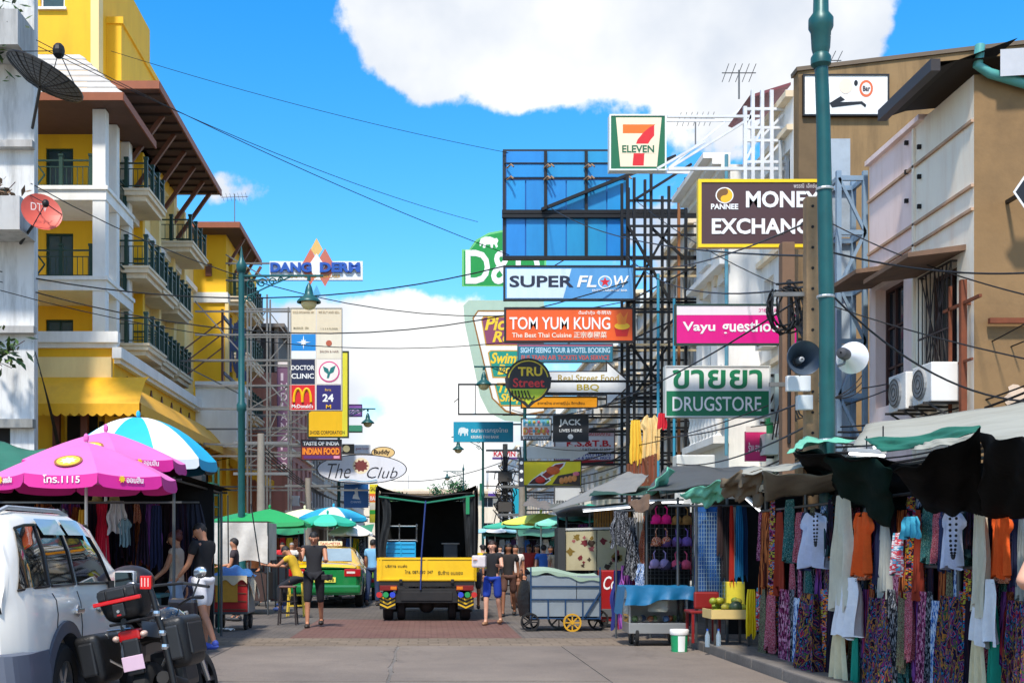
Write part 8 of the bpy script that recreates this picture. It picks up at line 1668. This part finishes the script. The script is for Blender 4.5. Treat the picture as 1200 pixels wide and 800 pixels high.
for k in range(22):
    x = -7.3 + k * .19;garment('hanging_garment','dark garment packed on the back rail of the left stall','garment',(x,16.85 + .1 * (k % 2),2.03),.34,rnd.uniform(.8,1.3),rnd.choice([FAB['night'],FAB['purple'],FAB['rust'],cloth((40,20,28)),cloth((24,28,44))]),'scarf',rnd.uniform(-.5,.5),'garments on the back rail of the left stall')
r3 = thing('scarf_rail','thin steel rail carrying striped scarves left of the man in black T-shirt','rail',(P(220,0,76).x,F / 76,0));MB().tube([P(188,586,76),P(250,592,76)],.014).build('rail',M_POST,r3)
for x in (188,250): q = P(x,588,76);MB().tube([(q.x,q.y,0),(q.x,q.y,q.z)],.016).build('post',M_POST,r3)
# hat on the crimson dresses
for x in (114,134): p = P(x,587,87);tag(MB().lathe([(.001,.07),(.06,.065),(.075,.0),(.13,-.01),(.135,.0)],p,18).build('straw_hat',mat((190,160,100),.8,0,.2,14),None,smooth=60),'straw hat hanging above the %s crimson dress' % ('left' if x < 120 else 'right'),'hat')
# storage shelf with rolled green nets
sh = thing('storage_shelf','open metal shelf stacked with black crates under the striped umbrella','shelf',(P(228,0,72).x,F / 72,0));a,b = P(206,592,72),P(250,552,72)
for x in (a.x, b.x):
    for y in (a.y,a.y + .5): MB().bar((x,y,0),(x,y,b.z + .1),.03).build('post',mat((30,84,70),.5),sh)
for yy in (592,578,565): z_ = P(0,yy,72).z;MB().box(a.x,b.x,a.y,a.y + .5,z_ - .02,z_).build('shelf_board',mat((40,120,96),.5),sh)
for k,(x,yy,c,lab) in enumerate(((215,578,(50,56,58),'dark grey tool crate on the shelf, left one'),(238,578,(36,52,50),'dark green tool crate on the shelf, right one'),(226,565,(60,60,64),'black bundle on the top board of the shelf'))):
    p = P(x,yy,72);tag(MB().cbox(p.x - .14,p.x + .14,p.y + .05,p.y + .4,p.z + .002,p.z + .15,.02).build('tool_crate',mat(c,.6,0,.2,8)),lab,'crate')
tube_light('fluorescent tube under the storage shelf on the left', (206, 594, 73), (244, 599, 73))
# white tarpaulin covered stall, red cart, blue tarp, stools, red counter
wt = thing('covered_stall','stall wrapped in dirty white tarpaulin beside the green lamp post','stall',(P(282,0,55).x,F / 55,0));a,b = P(248,700,55),P(314,612,55)
for x in (a.x, b.x):
    for y in (a.y, a.y + 1.3): MB().tube([(x, y, 0), (x, y, b.z)], .02).build('post', M_POST, wt)
MB().grid(lambda u,v: (a.x + (b.x - a.x) * u,a.y - .03 + .03 * math.sin(u * 14 + v * 4),b.z - .85 * v * (1 + .06 * math.sin(u * 7))),20,10).grid(lambda u,v: (a.x - .02 + .02 * math.sin(v * 8),a.y + 1.3 * u,b.z - .85 * v),10,6).grid(lambda u,v: (b.x + .02,a.y + 1.3 * u,b.z - .8 * v),10,6).grid(lambda u,v: (a.x + (b.x - a.x) * u,a.y + 1.3 * v,b.z + .03),8,6).build('tarpaulin_cover',mat((208,202,192),.7,0,.12,3,.5,6,grime=.5,gc=(140,126,108),gs=2),wt,smooth=70);MB().box(a.x + .05,b.x - .05,a.y + .1,a.y + 1.2,.3,.9).build('counter',mat((70,50,44),.8),wt)
rcart = thing('red_cart','small red wooden push cart with a yellow board','cart',(P(271,0,68).x,F / 68,0));a,b = P(250,722,68),P(290,676,68);y0,y1 = a.y,a.y + .8
MB().cbox(a.x,b.x,y0,y1,a.z + .08,b.z,.01).build('box',mat((178,24,26),.5,0,.15,4,grime=.3),rcart);MB().cbox(a.x + .04,a.x + .42,y0 - .03,y0 - .002,a.z + .25,b.z - .03,.005).build('yellow_board',mat((196,140,40),.6,0,.2,6),rcart);MB().cbox(b.x + .002,b.x + .02,y0 + .02,y1 - .02,a.z + .06,b.z,.004).build('side_sheet',M_GALV,rcart)
for i in range(4): MB().box(a.x + .02,b.x - .02,y0 - .012,y0 - .0005,a.z + .11 + .14 * i,a.z + .13 + .14 * i).build('wood_strip',M_WOOD,rcart)
MB().box(a.x, b.x, y0, y1, a.z + .04, a.z + .08).build('frame', M_POST, rcart)
for x in (a.x + .05, b.x - .05):
    wheel(rcart,(x,y0 + .14,.16),.16,.05,6,M_POST);wheel(rcart,(x,y1 - .14,.16),.16,.05,6,M_POST);MB().bar((x,y0 + .14,.16),(x,y0 + .14,a.z + .05),.03).bar((x,y1 - .14,.16),(x,y1 - .14,a.z + .05),.03).build('axle_mount',M_POST,rcart)
MB().tube([(a.x, y0, b.z - .1), (a.x - .16, y0 - .05, b.z - .04)], .014).build('handle', M_BLKP, rcart)
tag(MB().grid(lambda u,v: (a.x - .05 + (b.x - a.x + .1) * u,y0 - .04 + .85 * v,b.z + .015 + .17 * math.sin(math.pi * u) ** .6 * math.sin(math.pi * v) ** .6 + .03 * math.sin(u * 17 + v * 9) * math.sin(math.pi * v)),20,14).build('blue_tarpaulin',mat((40,100,160),.55,0,.25,5,.5,12),None,smooth=60),'crumpled blue tarpaulin heaped on the red cart','tarpaulin')
tag(MB().grid(lambda u,v: (b.x - .06 + .16 * u,y0 - .05 + .85 * v,b.z + .03 + .06 * math.sin(u * 3) - .5 * u * (.6 + .3 * math.sin(v * 9))),8,14).grid(lambda u,v: (a.x + (b.x - a.x) * u,y0 - .055,b.z + .03 - .12 * v * (1 + .4 * math.sin(u * 13))),20,3).build('white_sheet',mat((206,190,160),.8,0,.2,5,.4,12),None,smooth=60),'cream plastic sheet hanging over the edge of the red cart','sheet')
def stool(label, x, yb_, s, h_, wd, c, seatc, ytop=None):
    p = P(x, yb_, s); p.z = 0; t = thing('stool', label, 'stool', p); m = mat(c, .5, .1, .12, 5)
    MB().cbox(p.x - wd / 2,p.x + wd / 2,p.y - wd / 2,p.y + wd / 2,h_ - .035,h_,.012).build('seat',mat(seatc,.5,0,.12,5),t)
    for sx in (-1, 1):
        for sy in (-1,1): MB().bar((p.x + sx * wd * .55,p.y + sy * wd * .55,0),(p.x + sx * wd * .4,p.y + sy * wd * .4,h_ - .03),.028).build('leg',m,t)
    for z_ in (h_ * .3, h_ * .6):
        for sy in (-1,1): MB().bar((p.x - wd * .5,p.y + sy * wd * .5,z_),(p.x + wd * .5,p.y + sy * wd * .5,z_),.02).build('stretcher',m,t)
        for sx in (-1,1): MB().bar((p.x + sx * wd * .5,p.y - wd * .5,z_),(p.x + sx * wd * .5,p.y + wd * .5,z_),.02).build('stretcher',m,t)
stool('tall dark metal stool with brown seat beside the walking man',337.5,731,63,.72,.3,(44,36,36),(110,76,66));stool('tall yellow wooden stool behind the dark stool',347,720,56,.74,.32,(226,190,60),(226,190,70))
cr_ = thing('market_counter','reddish brown market counter behind the seated person','counter',(P(325,0,46).x,F / 46,0));a,b = P(300,690,46),P(352,652,46);MB().cbox(a.x,b.x,a.y,a.y + .8,.1,b.z,.01).build('body',mat((110,60,50),.7,0,.2,4,grime=.3),cr_);MB().cbox(a.x - .05,b.x + .05,a.y - .05,a.y + .85,b.z,b.z + .05,.01).build('top',mat((150,140,130),.6),cr_)
for i in range(6): MB().box(a.x + .03 + (b.x - a.x) * i / 6,a.x - .01 + (b.x - a.x) * (i + 1) / 6,a.y - .014,a.y - .0005,.15,b.z - .04).build('front_panel',mat((120,112,108) if i % 2 else (100,90,86),.6,0,.15),cr_)
MB().bar((a.x + .1,a.y + .1,0),(a.x + .1,a.y + .1,.1),.05).bar((b.x - .1,a.y + .1,0),(b.x - .1,a.y + .1,.1),.05).build('foot',M_POST,cr_)
# thin poles beside the red cart
for (x,y0,x1,y1,lab) in ((267,580,268,700,'thin vertical tent pole above the red cart'),(294,590,312,712,'leaning thin pole right of the white tarpaulin')):
    tag(MB().tube([P(x, y0, 58), P(x1, y1, 58)], .014, 6).build('tent_pole', M_BLKP), lab, 'pole')
# distant stall goods down both sides
def mini_stall(label, x0, x1, ytop, s, roofc, goods):
    a = P(x0,ytop,s);b = P(x1,ytop,s);y_ = a.y;t = thing('market_stall',label,'stall',((a.x + b.x) / 2,y_,0))
    for x in (a.x, b.x):
        for y in (y_, y_ + 1.6): MB().tube([(x, y, 0), (x, y, a.z)], .025).build('post', M_POST, t)
    MB().grid(lambda u,v: (a.x - .2 + (b.x - a.x + .4) * u,y_ - .4 + 2.2 * v,a.z - .12 + .35 * v + .03 * math.sin(u * 8)),10,6).build('roof_cloth',mat(roofc,.6,0,.2,3),t,smooth=70)
    MB().cbox(a.x,b.x,y_ + .1,y_ + .9,.7,.76,.01).build('counter',mat((120,100,80),.7),t);MB().box(a.x + .02,b.x - .02,y_ + .12,y_ + .15,.05,.7).build('counter_skirt',mat(goods[0],.8,0,.2),t);MB().grid(lambda u,v: (a.x + (b.x - a.x) * u,y_ + 1.65,a.z - (a.z - .1) * v),3,3).build('back_cloth',M_BACK,t)
    n = max(4,int((b.x - a.x) / .22));MB().tube([(a.x,y_ + .3,a.z - .22),(b.x,y_ + .3,a.z - .22)],.014).build('rail',M_POST,t)
    for k in range(n):
        key = goods[1 + k % (len(goods) - 1)];garment('hanging_garment','garment hanging in the %s' % label,'garment',(a.x + (b.x - a.x) * (k + .5) / n,y_ + .3,a.z - .22),.26,rnd.uniform(.5,.9),FAB[key] if isinstance(key,str) else cloth(key),rnd.choice(['scarf','shirt','scarf']),rnd.uniform(-.4,.4),'goods in the ' + label)
mini_stall('far stall with green roof left of the truck',398,428,622,38,(40,130,90),[(90,60,130),'rainbow',(60,90,150),'rasta','mono',(200,60,90)])
mini_stall('stall with white goods right of the truck',572,606,625,30,(120,190,170),[(150,150,150),(220,220,222),(40,40,46),(200,200,206),'bluewhite',(90,60,110)])
mini_stall('stall behind the crowd with blue goods',614,652,624,34,(60,120,100),[(60,80,110),(40,90,150),'night','mono',(214,206,196),'teal'])
mini_stall('shadowy stall behind the painted panels',664,735,600,58,(90,92,84),[(60,60,60),'night','purple','mono','teal'])
mini_stall('far stall with red goods by the terracotta house',318,350,622,34,(30,140,90),[(150,60,60),'rust',(200,40,50),(220,190,60),'floral'])
mini_stall('farthest stall on the right side',572,592,628,26,(90,140,150),[(90,90,96),'teal',(190,60,60),'bluewhite'])
# back boards that close the pavement behind the right-hand stalls
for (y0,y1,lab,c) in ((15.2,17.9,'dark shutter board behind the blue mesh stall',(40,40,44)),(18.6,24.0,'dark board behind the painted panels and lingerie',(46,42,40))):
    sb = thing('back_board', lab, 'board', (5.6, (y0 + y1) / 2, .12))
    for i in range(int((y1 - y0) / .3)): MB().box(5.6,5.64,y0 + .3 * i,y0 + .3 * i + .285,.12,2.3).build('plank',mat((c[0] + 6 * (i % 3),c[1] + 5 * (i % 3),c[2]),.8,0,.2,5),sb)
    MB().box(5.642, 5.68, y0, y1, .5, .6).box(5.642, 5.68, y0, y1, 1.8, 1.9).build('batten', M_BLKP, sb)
for (x, y, s, l) in ((818, 540, 50, 'white plastic crate on the shop canopy below the drugstore sign'),):
    p = P(x,y + 5,s);tag(MB().cbox(p.x - .5,p.x + .4,p.y,p.y + .5,p.z - .1,p.z + .25,.03).box(p.x - .5,p.x + .4,p.y + .2,p.y + .25,p.z - 3.1,p.z - .1).build('plastic_crate',mat((214,214,206),.5,0,.1,4)),l,'crate')
